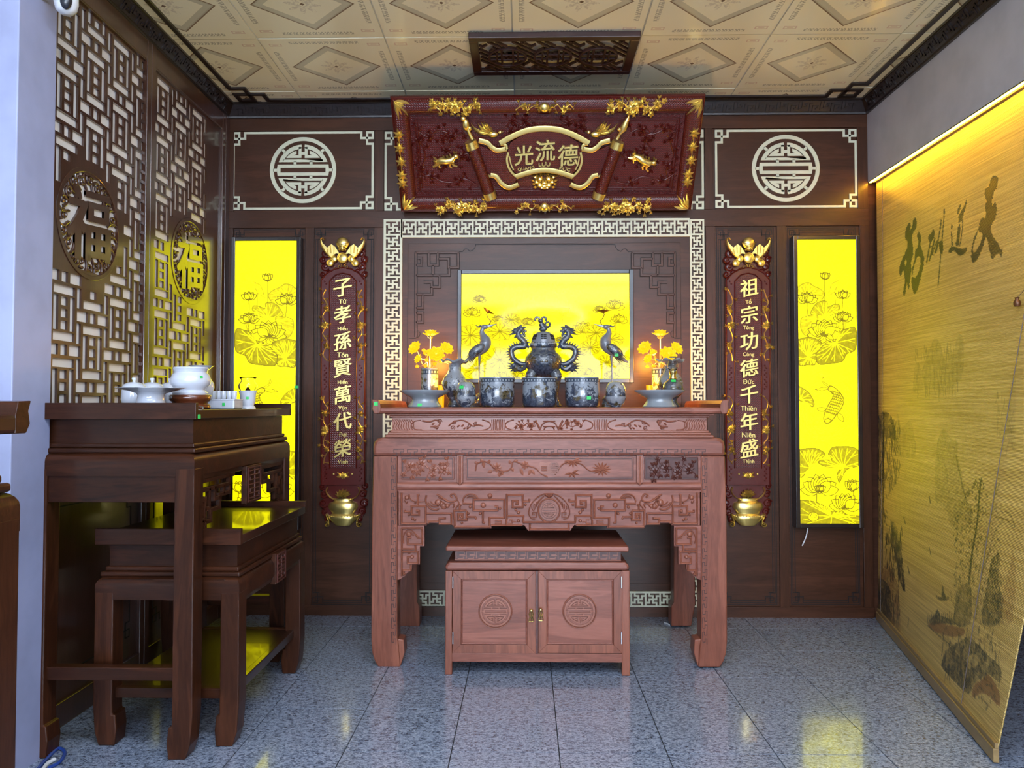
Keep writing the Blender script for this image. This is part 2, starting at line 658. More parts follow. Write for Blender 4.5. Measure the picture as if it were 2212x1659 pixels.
def ceiling_print():
    m, nt, b = newmat('ceiling_print')
    x, y, _ = xyz(nt, coords(nt, (1, 1, 1)))
    k = CT / 0.6
    x, y = x * (1 / k), y * (1 / k)
    ax, ay = x.abs(), y.abs()
    dm = ax + ay
    so = coords(nt, (1, 1, 1))
    n = noise(nt, so, 60.0, 4.0)
    base = mixc(nt, noise(nt, coords(nt, (1, 1, 1), True), 2.0), (0.90, 0.84, 0.62), (0.86, 0.79, 0.56))
    inner = mixc(nt, dm.lt(0.222), base, (0.60, 0.56, 0.42))
    c = mixc(nt, dm.between(0.172, 0.218) * 0.8, base, (0.52, 0.49, 0.36))
    dots = ((x - y) * 180.0).m('SINE') * ((x + y) * 180.0).m('SINE')
    c = mixc(nt, dm.between(0.217, 0.226), c, (0.25, 0.17, 0.11))
    c = mixc(nt, dm.between(0.205, 0.217) * (0.35 + 0.0) if False else dm.between(0.208, 0.217) * 0.35, c, (0.35, 0.30, 0.22))
    # rosette
    r = (x * x + y * y).m('SQRT')
    th = y.m('ARCTAN2', x)
    ros = ((th * 8.0).m('SINE') * 0.022 + 0.058 - r).gt(0.0) * (n.smooth(0.42, 0.55)) * r.gt(0.016)
    c = mixc(nt, ros * 0.40, c, (0.42, 0.33, 0.27))
    c = mixc(nt, dm.lt(0.011), c, (0.18, 0.12, 0.08))
    # key bands along the edges
    for a, bq in ((ax, ay), (ay, ax)):
        band = a.between(0.244, 0.268) * bq.lt(0.165)
        cell = (bq * 34.0).mod(1.0)
        key = cell.between(0.08, 0.92) * (((a * 260.0).m('SINE') * (bq * 420.0).m('SINE')).gt(-0.25))
        c = mixc(nt, band * key * 0.8, c, (0.40, 0.37, 0.28))
    # corner motifs
    cx_, cy_ = (ax - 0.235).abs(), (ay - 0.235).abs()
    box = cx_.lt(0.030) * cy_.lt(0.013)
    hol = cx_.lt(0.024) * cy_.lt(0.008)
    c = mixc(nt, (box - hol).max(0.0) * 0.45, c, (0.55, 0.24, 0.20))
    c = mixc(nt, cx_.lt(0.014) * cy_.lt(0.004) * 0.4, c, (0.55, 0.24, 0.20))
    nt.links.new(c, b.inputs['Base Color'])
    setp(b, None, 0.22, 0, 0.5, 0.25, 0.08)


granite()
ceiling_print()
plain('grout', (0.035, 0.036, 0.04), 0.8)
plain('grid_white', (0.66, 0.68, 0.64), 0.4)

# ---------------------------------------------------------------- floor
floor = structure(MB().box(-4.2, 5.0, -11.0, D + 0.3, -0.10, -0.0065).build('floor', 'grout'), 'grey granite tiled floor')
tile_me = None
for i in range(-9, 9):
    for j in range(-3, 5):
        x0, y0 = FX + i * FT, FY + j * FT
        if y0 > D + 0.02: continue
        if tile_me is None:
            t = MB().box(0.002, FT - 0.002, 0.002, FT - 0.002, -0.02, 0.0).build('floor_tile', 'granite', floor)
            tile_me = t.data
        else:
            t = bpy.data.objects.new('floor_tile', tile_me)
            COL.objects.link(t)
            t.parent = floor
        t.location = (x0, y0, rng.uniform(-0.0006, 0.0))
MB().box(-4.2, 5.0, -11.0, FY - 3 * FT - 0.002, -0.02, -0.0005).build('floor_slab', 'granite', floor)

# ---------------------------------------------------------------- ceiling
ceiling = structure(MB().box(-4.2, 5.0, -11.0, D + 0.3, HC + 0.006, HC + 0.12).build('ceiling', 'grid_white'), 'printed cream panel ceiling')
pan_me = None
for i in range(-5, 6):
    for j in range(-3, 2):
        if pan_me is None:
            h = CT / 2 - 0.004
            t = MB().box(-h, h, -h, h, 0, 0.012).build('ceiling_panel', 'ceiling_print', ceiling, bevel=0.0015)
            pan_me = t.data
        else:
            t = bpy.data.objects.new('ceiling_panel', pan_me)
            COL.objects.link(t)
            t.parent = ceiling
        t.location = (CX + (i + .5) * CT, CY + (j + .5) * CT, HC + rng.uniform(-0.002, 0.0015))
        t.rotation_euler = (rng.uniform(-.003, .003), rng.uniform(-.003, .003), 0)

# ---------------------------------------------------------------- walls
wall_back = structure(MB().box(XL - 0.4, XR + 1.9, D + 0.022, D + 0.2, -0.05, HC + 0.01).build('wall_back', 'wall_wood'), 'dark wood panelled back wall')
wall_left = structure(MB().box(XL - 0.25, XL - 0.0105, 2.80, D + 0.02, -0.05, HC + 0.01).build('wall_left', 'white_paint'), 'white wall behind the lattice screens')
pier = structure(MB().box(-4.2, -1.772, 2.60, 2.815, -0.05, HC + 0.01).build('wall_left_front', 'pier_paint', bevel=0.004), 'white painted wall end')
structure(MB().box(-4.3, -4.2, -5.6, 2.62, -0.05, HC + 0.01).build('wall_left_outer', 'white_paint'))
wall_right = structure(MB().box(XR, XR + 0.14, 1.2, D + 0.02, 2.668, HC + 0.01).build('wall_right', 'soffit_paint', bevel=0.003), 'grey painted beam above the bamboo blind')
structure(MB().box(XR, XR + 0.14, -5.6, 1.2, -0.05, HC + 0.01).build('wall_right_front', 'white_paint'))
structure(MB().box(XR + 1.2, XR + 1.3, 0.2, D + 0.2, -0.05, HC + 0.01).build('wall_right_outer', 'dark_room_shade'))  # dark wall added beyond the blind so the space stays black
structure(MB().box(XR + 0.14, XR + 1.3, 0.6, 0.7, -0.05, HC + 0.01).build('wall_right_light_block', 'dark_room_shade'))  # unseen partition added to keep light out behind the blind


# ---------------------------------------------------------------- cornice and ceiling strips
def cornice(name, a, b, inward, mitre0=0.0, mitre1=0.0):
    """moulding along a->b at the top of a wall; inward is the unit vector into the room"""
    a, b, w = Vector(a), Vector(b), Vector(inward)
    t = (b - a).normalized()
    L = (b - a).length
    def P(s, o, z): return a + t * s + w * o + Vector((0, 0, z))
    body = MB()
    prof = [(0, -0.084), (0.014, -0.084), (0.016, -0.074), (0.052, -0.014), (0.058, -0.012), (0.058, 0.0), (0, 0)]
    n = len(prof)
    V = [P(mitre0 * o, o, z) for o, z in prof] + [P(L - mitre1 * o, o, z) for o, z in prof]
    body.add(V, [tuple(range(n))[::-1], tuple(range(n, 2 * n))] + [(i, (i + 1) % n, (i + 1) % n + n, i + n) for i in range(n)])
    o = structure(body.build(name, 'cornice_wood'))
    fr = MB()
    A0, A1 = (0.017, -0.072), (0.051, -0.016)
    def S(s, q, h):
        ox, oz = A0[0] + (A1[0] - A0[0]) * q, A0[1] + (A1[1] - A0[1]) * q
        return P(s, ox + h * 0.86, oz - h * 0.52)
    def bar(s0, s1, q0, q1, h=0.005):
        V = [S(s, q, hh) for hh in (0, h) for q in (q0, q1) for s in (s0, s1)]
        fr.add(V, [(0, 2, 3, 1), (4, 5, 7, 6), (0, 1, 5, 4), (2, 6, 7, 3), (0, 4, 6, 2), (1, 3, 7, 5)])
    bar(0.06, L - 0.06, 0.0, 0.07)
    bar(0.06, L - 0.06, 0.93, 1.0)
    p = 0.066
    k = 0
    s = 0.07
    while s < L - 0.12:
        f = (lambda q: q) if k % 2 == 0 else (lambda q: 1 - q)
        def bb(s0, s1, q0, q1): bar(s + s0 * p, s + s1 * p, min(f(q0), f(q1)), max(f(q0), f(q1)))
        bb(0.0, 0.13, 0.0, 0.62); bb(0.0, 0.55, 0.50, 0.62); bb(0.42, 0.55, 0.24, 0.62); bb(0.28, 0.55, 0.24, 0.36)
        bb(0.70, 0.83, 0.22, 1.0); bb(0.70, 1.0, 0.22, 0.34)
        s += p
        k += 1
    fr.build('fret_carving', 'cornice_wood', o)
    return o


cornice('trim_1', (XL, D, HC), (XR, D, HC), (0, -1, 0), 1, 1)
cornice('trim_2', (XL, 2.815, HC), (XL, D, HC), (1, 0, 0), 0, 1)
cornice('trim_3', (XR, 1.2, HC), (XR, D, HC), (-1, 0, 0), 0, 1)

# thin dark strip laid on the ceiling, with a knot at each far corner
xa, xb, yb, s = -1.752, 1.995, 4.607, 0.085
knot = MB()
zt = HC - 0.001
def flat_strip(pts, w=0.026):
    m = MB().bar([(p[0], p[1]) for p in pts], w, 0.010, 0.0, flat=True)
    knot.merge(m, Matrix(((1, 0, 0, 0), (0, 0, 1, 0), (0, 1, 0, zt), (0, 0, 0, 1))))
flat_strip([(xa, 1.0), (xa, yb - 2 * s), (xa + s, yb - 2 * s), (xa + s, yb), (xa, yb), (xa, yb - s), (xa + 2 * s, yb - s), (xa + 2 * s, yb),
            (xb - 2 * s, yb), (xb - 2 * s, yb - s), (xb, yb - s), (xb, yb), (xb - s, yb), (xb - s, yb - 2 * s), (xb, yb - 2 * s), (xb, 1.0)])
structure(knot.build('trim_4', 'cornice_wood'))


# ---------------------------------------------------------------- back wall cladding
def B(u, v): return xz(u, v, D)


def brect(mb, u0, u1, v0, v1, y0, y1):
    a, b = B(u0, v1), B(u1, v0)
    return mb.box(a[0], b[0], y0, y1, a[1], b[1])


Y1 = D + 0.022
P_UP = [(500, 808), (827, 1526), (1543, 1858)]
P_LO = [(500, 657), (676, 807), (829, 1527), (1547, 1681), (1701, 1861)]
wx0, wx1 = XL, XR
def zrow(v): return B(1180, v)[1]
def rail(v0, v1, x0=None, x1=None): MB().box(wx0 if x0 is None else x0, wx1 if x1 is None else x1, D, Y1, zrow(v1), zrow(v0)).build('rail', 'wall_wood', wall_back, bevel=0.0015)
MB().box(wx0, wx1, D, Y1, zrow(279), HC).build('rail', 'wall_wood', wall_back, bevel=0.0015)
rail(454, 490)
MB().box(wx0, wx1, D - 0.004, Y1, -0.01, zrow(1309)).build('rail', 'wall_wood', wall_back, bevel=0.0015)
def stile(u0, u1, v0, v1):
    x0 = wx0 if u0 is None else B(u0, 800)[0]
    x1 = wx1 if u1 is None else B(u1, 800)[0]
    MB().box(x0, x1, D, Y1, zrow(v1) , zrow(v0)).build('stile', 'wall_wood_upright', wall_back, bevel=0.0015)
for u0, u1 in ((None, 500), (808, 827), (1526, 1543), (1858, None)): stile(u0, u1, 279, 454)
for u0, u1 in ((None, 500), (657, 676), (807, 829), (1527, 1547), (1681, 1701), (1861, None)): stile(u0, u1, 490, 1309)
YP = D + 0.010
for u0, u1 in P_UP: MB().box(B(u0, 800)[0] + .001, B(u1, 800)[0] - .001, YP, Y1, zrow(454) + .001, zrow(279) - .001).build('panel', 'wall_wood', wall_back)
for u0, u1 in P_LO: MB().box(B(u0, 800)[0] + .001, B(u1, 800)[0] - .001, YP, Y1, zrow(1309) + .001, zrow(490) - .001).build('panel', 'wall_wood', wall_back)


def knot_path(x0, x1, z0, z1, s):
    """rectangle line whose corners loop through a small square knot"""
    def c(cx, cz, dx, dz, first):
        q = [(2 * s, 0), (2 * s, s), (0, s), (0, 0), (s, 0), (s, 2 * s), (0, 2 * s)]
        q = [(cx + dx * a, cz + dz * b) for a, b in q]
        return q if first else q[::-1]
    return c(x0, z1, 1, -1, True) + c(x0, z0, 1, 1, False) + c(x1, z0, -1, 1, True) + c(x1, z1, -1, -1, False)


def inlay_frame(u0, u1, v0, v1):
    (x0, z1), (x1, z0) = B(u0, v0), B(u1, v1)
    MB().bar(knot_path(x0, x1, z0, z1, 0.036), 0.014, 0.005, YP, flat=True, close=True).build('inlay_frame', 'cream_inlay', wall_back, label='cream inlaid line frame')


inlay_frame(504, 804, 287, 449)
inlay_frame(833, 1519, 286, 449)
inlay_frame(1547, 1851, 282, 445)


def medallion(mb, cx, cz, R, y0, d, rel=False):
    """round longevity emblem as flat raised pieces"""
    def pr(poly): mb.prism([(cx + a * R, cz + b * R) for a, b in poly], y0 - d, y0)
    def arc(r0, r1, a0, a1, n):
        A = [math.radians(a0 + (a1 - a0) * i / n) for i in range(n + 1)]
        for i in range(n):
            p, q = A[i], A[i + 1]
            pr([(r0 * math.cos(p), r0 * math.sin(p)), (r1 * math.cos(p), r1 * math.sin(p)), (r1 * math.cos(q), r1 * math.sin(q)), (r0 * math.cos(q), r0 * math.sin(q))])
    n = 64
    ring = [(math.cos(2 * math.pi * i / n), math.sin(2 * math.pi * i / n)) for i in range(n)]
    V = [(cx + a * R * k, yy, cz + b * R * k) for yy in (y0 - d, y0) for k in (1.0, 0.885) for a, b in ring]
    F = []
    for i in range(n):
        j = (i + 1) % n
        F += [(i, j, n + j, n + i), (2 * n + i, 3 * n + i, 3 * n + j, 2 * n + j), (i, 2 * n + i, 2 * n + j, j), (n + i, n + j, 3 * n + j, 3 * n + i)]
    mb.add(V, F)
    for sz in (1, -1):
        for sx in (1, -1):
            def P(poly): pr([(sx * a, sz * b) for a, b in poly])
            a0, a1 = (18.3, 86.3)
            A = [math.radians(a0 + (a1 - a0) * i / 12) for i in range(13)]
            P([(.775 * math.cos(a), .775 * math.sin(a)) for a in A] + [(.655 * math.cos(a), .655 * math.sin(a)) for a in (A[::-1])[:-1]] + [(.60, .323), (.0, .323), (.0, .243)])
            P([(.05, .37), (.135, .37), (.135, .70), (.05, .70)])
            P([(.135, .37), (.51, .37), (.42, .47), (.32, .54), (.2, .59), (.2, .49), (.28, .45), (.135, .45)])
            P([(.20, .16), (.285, .16), (.285, .26), (.20, .26)])
            c, s_ = math.cos(math.radians(45)), math.sin(math.radians(45))
            P([(.76 * c - .04 * s_, .76 * s_ + .04 * c), (.76 * c + .04 * s_, .76 * s_ - .04 * c), (.9 * c + .04 * s_, .9 * s_ - .04 * c), (.9 * c - .04 * s_, .9 * s_ + .04 * c)])
        pr([(-.05, sz * .46), (.05, sz * .46), (.05, sz * .55), (-.05, sz * .55)])
        pr([(-.78, sz * .07), (.78, sz * .07), (.765, sz * .17), (-.765, sz * .17)])
    for sx in (1, -1):
        pr([(sx * .68, -.07), (sx * .785, -.07), (sx * .785, .07), (sx * .68, .07)])
        pr([(sx * .78, -.042), (sx * .9, -.042), (sx * .9, .042), (sx * .78, .042)])
    return mb


for u, v in ((654, 367), (1698, 363)):
    c = B(u, v)
    medallion(MB(), c[0], c[1], 73 * D / FPX, YP, 0.006).build('medallion', 'cream_inlay', wall_back, label='cream round longevity medallion')

# cream fret border round the middle bay: boards pierced with T-shaped slots
def fret_cells(n, flip):
    R = []
    T = [(0, 1, 0, 5), (1, 3, 2, 3), (2, 7, 0, 1), (4, 5, 1, 3), (6, 7, 2, 7), (4, 6, 4, 5), (0, 5, 6, 7), (2, 3, 4, 6)]
    for k in range(n):
        for a, b, c, d in T:
            if flip: a, b = 7 - b, 7 - a
            R.append((a, b, -d, -c, k))
    return R


def fret_board(u0, u1, v0, v1, n, vertical, flip):
    (x0, z1), (x1, z0) = B(u0, v0), B(u1, v1)
    rects = []
    if vertical:
        uu = (x1 - x0) / 9.3
        pitch = (z1 - z0 - 1.3 * uu) / n
        for a, b, c, d, k in fret_cells(n, flip):
            zt_ = z1 - 1.15 * uu - k * pitch
            sc = pitch / 8
            rects.append((x0 + (1.15 + a) * uu, x0 + (1.15 + b) * uu, zt_ + c * sc, zt_ + d * sc))
    else:
        uu = (z1 - z0) / 9.3
        pitch = (x1 - x0 - 0.4 * uu) / n
        for a, b, c, d, k in fret_cells(n, flip):
            sc = pitch / 8
            xs = x0 + 0.6 * uu + k * pitch
            rects.append((xs + a * sc, xs + b * sc, z1 + (-1.15 + c) * uu, z1 + (-1.15 + d) * uu))
    MB().plate(rects, x0, x1, z0, z1, D - 0.004, YP).build('fret_border', 'cream_inlay', wall_back, label='cream pierced fretwork border')


fret_board(829, 866, 474, 1312, 27, True, True)
fret_board(1490, 1527, 474, 1312, 27, True, True)
fret_board(866.3, 1489.7, 474, 511, 20, False, False)
fret_board(866.3, 1489.7, 1275, 1312, 20, False, False)

# raised board with carved corner brackets inside the border
(bx0, bz1), (bx1, bz0) = B(881, 526), B(1475, 1262)
MB().box(bx0, bx1, D + 0.004, YP, bz0, bz1).build('panel_field', 'wall_wood', wall_back, bevel=0.002)
YF = D + 0.004
def cpx(x, y, mir=False):
    u, v = 800 + x / 3.607, 440 + y / 3.607
    if mir: u = 2 * 1178 - u
    return B(u, v)
BR = [[(355, 380), (690, 380)], [(355, 380), (355, 1040)], [(355, 478), (398, 478), (398, 425), (372, 425)], [(455, 380), (455, 478), (525, 478), (525, 380)],
      [(488, 478), (488, 558)], [(525, 430), (610, 430), (610, 498), (685, 498), (685, 380)], [(355, 558), (615, 558), (615, 498)],
      [(540, 558), (540, 650), (478, 650), (478, 612), (415, 612)], [(478, 650), (478, 707), (355, 707)], [(408, 707), (408, 812), (355, 812)],
      [(355, 852), (408, 852), (408, 925), (355, 925)]]
for mir in (False, True):
    mb, gr = MB(), MB()
    for l in BR: mb.bar([cpx(*p, mir) for p in l], 0.0135, 0.0055, YF, flat=True)
    mb.build('corner_bracket', 'wall_wood', wall_back, label='carved geometric corner bracket')
    for l in BR: gr.bar([cpx(*p, mir) for p in l], 0.0205, 0.0012, YF, flat=True)
    gr.bar([cpx(*p, mir) for p in [(1360, 318), (820, 318), (815, 340), (800, 360), (775, 370), (755, 352), (735, 350), (718, 373), (347, 373), (347, 985), (375, 992), (388, 1010), (380, 1035), (350, 1050), (300, 1050)]], 0.0035, 0.0014, YF, flat=True)
    gr.build('groove_line', 'groove_shade', wall_back)  # dark edging strips, shade beside the carving put in as colour

# knot lines on the tall side panels, groove shade laid on as dark strips
for (u0, u1), (va, vb), two in (((P_LO[0]), (496, 1303), False), ((P_LO[1]), (496, 1303), True), ((P_LO[3]), (496, 1303), True), ((P_LO[4]), (496, 1303), False)):
    gr = MB()
    for k in range(2):
        a, b = B(u0 + 5 + 5 * k, va + 5 * k), B(u1 - 5 - 5 * k, vb - 5 * k)
        gr.bar(knot_path(a[0], b[0], b[1], a[1], 0.030 - 0.006 * k), 0.0046, 0.0012, YP, flat=True, close=True)
    a, b = B(u0 + 1.5, va - 4), B(u1 - 1.5, vb + 4)
    gr.bar([(a[0], a[1]), (b[0], a[1]), (b[0], b[1]), (a[0], b[1])], 0.004, 0.0012, YP, flat=True, close=True)
    gr.build('groove_line', 'groove_shade', wall_back)
for u0, u1 in P_UP:
    a, b = B(u0 + 1.5, 281), B(u1 - 1.5, 452)
    MB().bar([(a[0], a[1]), (b[0], a[1]), (b[0], b[1]), (a[0], b[1])], 0.004, 0.0012, YP, flat=True, close=True).build('groove_line', 'groove_shade', wall_back)


# ---------------------------------------------------------------- lattice screens on the left wall
def lattice_screen(y0, y1, label, fy, fz, fr):
    t = thing('lattice_screen', label, 'screen', (XL, (y0 + y1) / 2, 0.0), 'carved wooden screens along the white wall')
    zb, zt_ = 1.02, 2.985
    # work in (s, z) with s along +y, then turn so that the face looks to +x
    M = Matrix(((0, -1, 0, XL), (1, 0, 0, 0), (0, 0, 1, 0), (0, 0, 0, 1)))   # (s, d, z) -> x = XL - d, y = s
    c, T = 0.205, 0.297
    rects = []
    base = 3.047 - 2 * c
    zr = 1.2845 + (877 - 300 - 1255 / 2.766) * 3.05 / FPX
    for i in range(-3, 9):
        xc = base + i * c
        for j in range(-8, 12):
            zc = zr + (j + (0.5 if i % 2 else 0)) * T
            for a, b, e, f in ((-.10, .10, -.17, .17), (.18, .57, -.17, .17), (-.57, -.18, -.17, .17), (-.35, .35, .28, .555), (-.35, .35, -.555, -.28)):
                rects.append((xc + a * c, xc + b * c, zc + e * .128, zc + f * .128))
            zv = zc + T / 2
            for a, b in ((-.35, -.19), (.19, .35)): rects.append((xc + a * c, xc + b * c, zv - .55 * .128, zv + .55 * .128))
            for q in (-.38, 0, .38): rects.append((xc - .11 * c, xc + .11 * c, zv + (q - .135) * .128, zv + (q + .135) * .128))
            for q in (.25, -.25): rects.append((xc + (.5 - .075) * c, xc + (.5 + .075) * c, zc + q * T - .335 * .128, zc + q * T + .335 * .128))
    m = 0.004
    keep = []
    for a, b, e, f in rects:
        a, b, e, f = max(a, y0 + m), min(b, y1 - m), max(e, zb + m), min(f, zt_ - m)
        if b - a < .006 or f - e < .006: continue
        far = max(math.hypot(p - fy, q - fz) for p in (a, b) for q in (e, f))
        near = math.hypot(min(max(fy, a), b) - fy, min(max(fz, e), f) - fz)
        if near < fr + 0.004 and far > fr - 0.02:
            if near < fr - 0.03: continue
            continue
        if far <= fr - 0.02: continue
        keep.append((a, b, e, f))
    hole = []
    n = 26
    for k in range(n):       # stepped round opening for the emblem
        za, zc = fz - fr + .012 + (2 * fr - .024) * k / n, fz - fr + .012 + (2 * fr - .024) * (k + 1) / n
        w = math.sqrt(max(0, (fr - .012) ** 2 - max(abs(za - fz), abs(zc - fz)) ** 2))
        if w > .01: hole.append((fy - w, fy + w, za, zc))
    MB().plate(keep + hole, y0, y1, zb, zt_, 0.0, 0.009).xform(M).build('lattice', 'screen_wood', t)
    em = MB()
    ring = [(fy + fr * .975 * math.cos(a * math.pi / 24), fz + fr * .975 * math.sin(a * math.pi / 24)) for a in range(48)]
    em.bar(ring, 0.020, 0.012, 0.009, flat=True, close=True)
    put_glyph(em, '\u798f', fy, fz, fr * 1.32, 0.009, 0.009, 0.034, 0.10)
    r2 = random.Random(int(fy * 1000))
    for k in range(20):
        a = 2 * math.pi * k / 20
        rr = fr * (.82 if k % 2 else .76)
        em.spiral((fy + rr * math.cos(a), fz + rr * math.sin(a)), fr * .115, 1.25, .015, .009, .009, a + r2.random() * 3, 1 if k % 2 else -1)
        b = a + math.pi / 20
        em.bar(sp([(fy + fr * .97 * math.cos(b), fz + fr * .97 * math.sin(b)), (fy + fr * .80 * math.cos(b + .09), fz + fr * .80 * math.sin(b + .09)), (fy + fr * .62 * math.cos(b), fz + fr * .62 * math.sin(b))], 4), .014, .009, .009)
    em.xform(M).build('emblem', 'screen_wood', t, label='round pierced fortune emblem')
    # lower solid board and frame members
    bd = MB().box(y0, y1, 0.003, 0.009, 0.10, zb - 0.05)
    bd.xform(M).build('lower_board', 'screen_wood', t)
    g = MB().bar(knot_path(y0 + .07, y1 - .07, .2, zb - .14, .035), .005, .002, .003, flat=True, close=True)
    g.xform(M).build('groove_line', 'groove_shade', t)
    for z0, z1 in ((0.0, 0.10), (zb - 0.055, zb), (zt_, 3.088)):
        MB().box(y0 - .04, y1 + .04, -0.012, 0.0095, z0, z1).xform(M).build('rail', 'screen_wood', t, bevel=0.003)
    for a, b in ((y0 - 0.042, y0), (y1, y1 + 0.042)):
        MB().box(a, b, -0.014, 0.0095, 0.0, 3.088).xform(M).build('stile', 'screen_wood', t, bevel=0.003)
    mo = MB().bar([(y0, zb), (y1, zb), (y1, zt_), (y0, zt_)], 0.010, 0.010, 0.0, flat=True, close=True)
    mo.xform(M).build('inner_moulding', 'screen_wood', t)
    return t


f1 = atx(195, 485, XL)
f2 = atx(412, 565, XL)
lattice_screen(2.86, 3.668, 'pierced wooden lattice screen next to the white wall end', f1.y, f1.z, 0.235)
lattice_screen(3.755, 4.60, 'pierced wooden lattice screen in the corner beside the back wall', f2.y, f2.z, 0.235)
structure(MB().box(XL - 0.009, XL + 0.016, 4.644, D - 0.002, 0.0, HC - 0.085).build('trim_5', 'screen_wood', bevel=0.002))

# ---------------------------------------------------------------- back-lit panels
def light_print(name, bright, dark, strength, gloss):
    m, nt, b = newmat(name)
    at_ = nt.nodes.new('ShaderNodeAttribute')
    at_.attribute_name = 'ink'
    ink = X(nt, at_.outputs['Fac'])
    n = noise(nt, coords(nt, (1, 1, 1)), 45.0, 4.0)
    f = (ink + (n - 0.5) * 0.35)
    c = mixc(nt, f.max(0.0).min(1.0), bright, dark)
    nt.links.new(c, b.inputs['Emission Color'])
    e = (f * -3.3).m('EXPONENT') * strength
    nt.links.new(e.so, b.inputs['Emission Strength'])
    setp(b, (0.02, 0.02, 0.01), 0.5 if not gloss else 0.06, 0, 0.15 if not gloss else 0.2, 0.0, 0.02)
    return m


light_print('lit_yellow_print', (1.0, 0.93, 0.0), (1.0, 0.72, 0.0), 2.4, False)
light_print('lit_yellow_glass', (1.0, 0.88, 0.0), (1.0, 0.68, 0.0), 1.8, True)
wood('panel_frame_wood', (0.008, 0.005, 0.005), (0.020, 0.010, 0.008), 0.28, 'z', 0.5, 0.4, 0.15)
plain('dark_lacquer', (0.014, 0.016, 0.026), 0.30, 0, 0.5, 0.25, 0.15)


def petal(c, base, tip, w, val=0.70, lw=1.5, fill=None):
    b, t = Vector(base), Vector(tip)
    d = t - b
    n = Vector((-d.y, d.x)).normalized()
    L = sp([b, b + d * .35 + n * w * .5, b + d * .75 + n * w * .38, t], 5)
    R = sp([b, b + d * .35 - n * w * .5, b + d * .75 - n * w * .38, t], 5)
    if fill is not None: c.fill(L + R[::-1], fill, .7)
    c.line(L, lw, val)
    c.line(R, lw, val)


def lotus_art(c, x, y, r, n=7, spread=150, up=-90, val=0.70, lw=1.5, fill=0.03):
    for ring, k in ((0, 1.0), (1, .72)):
        m = n if ring == 0 else n - 2
        for i in range(m):
            q = i / (m - 1)
            q = abs(q - .5) * 2
            a = math.radians(up + (i / (m - 1) - .5) * spread * (1 if ring == 0 else .6))
            rr = r * k * (1.0 if ring == 0 else 1.05)
            petal(c, (x, y), (x + math.cos(a) * rr, y + math.sin(a) * rr * (0.85 if ring == 0 else .95)), r * .5, val, lw, fill)
    c.line(sp([(x - r * .2, y), (x, y + r * .10), (x + r * .2, y)], 4), lw, val)


def pad_art(c, poly, hub, fill=0.42, nv=9, vw=1.3, vval=-0.05):
    P = sp([(p[0], p[1]) for p in poly] + [poly[0]], 4)
    c.fill(P, fill)
    c.line(P, 1.5, min(1, fill + .18))
    k = len(P)
    for i in range(nv):
        e = P[int(i * k / nv) % k]
        h = Vector(hub)
        m = h + (e - h) * .55
        c.line([h, m, h + (e - h) * .9], vw, vval)
        nrm = Vector((-(e - h).y, (e - h).x)) * .16
        c.line([m, h + (e - h) * .85 + nrm], vw * .8, vval)


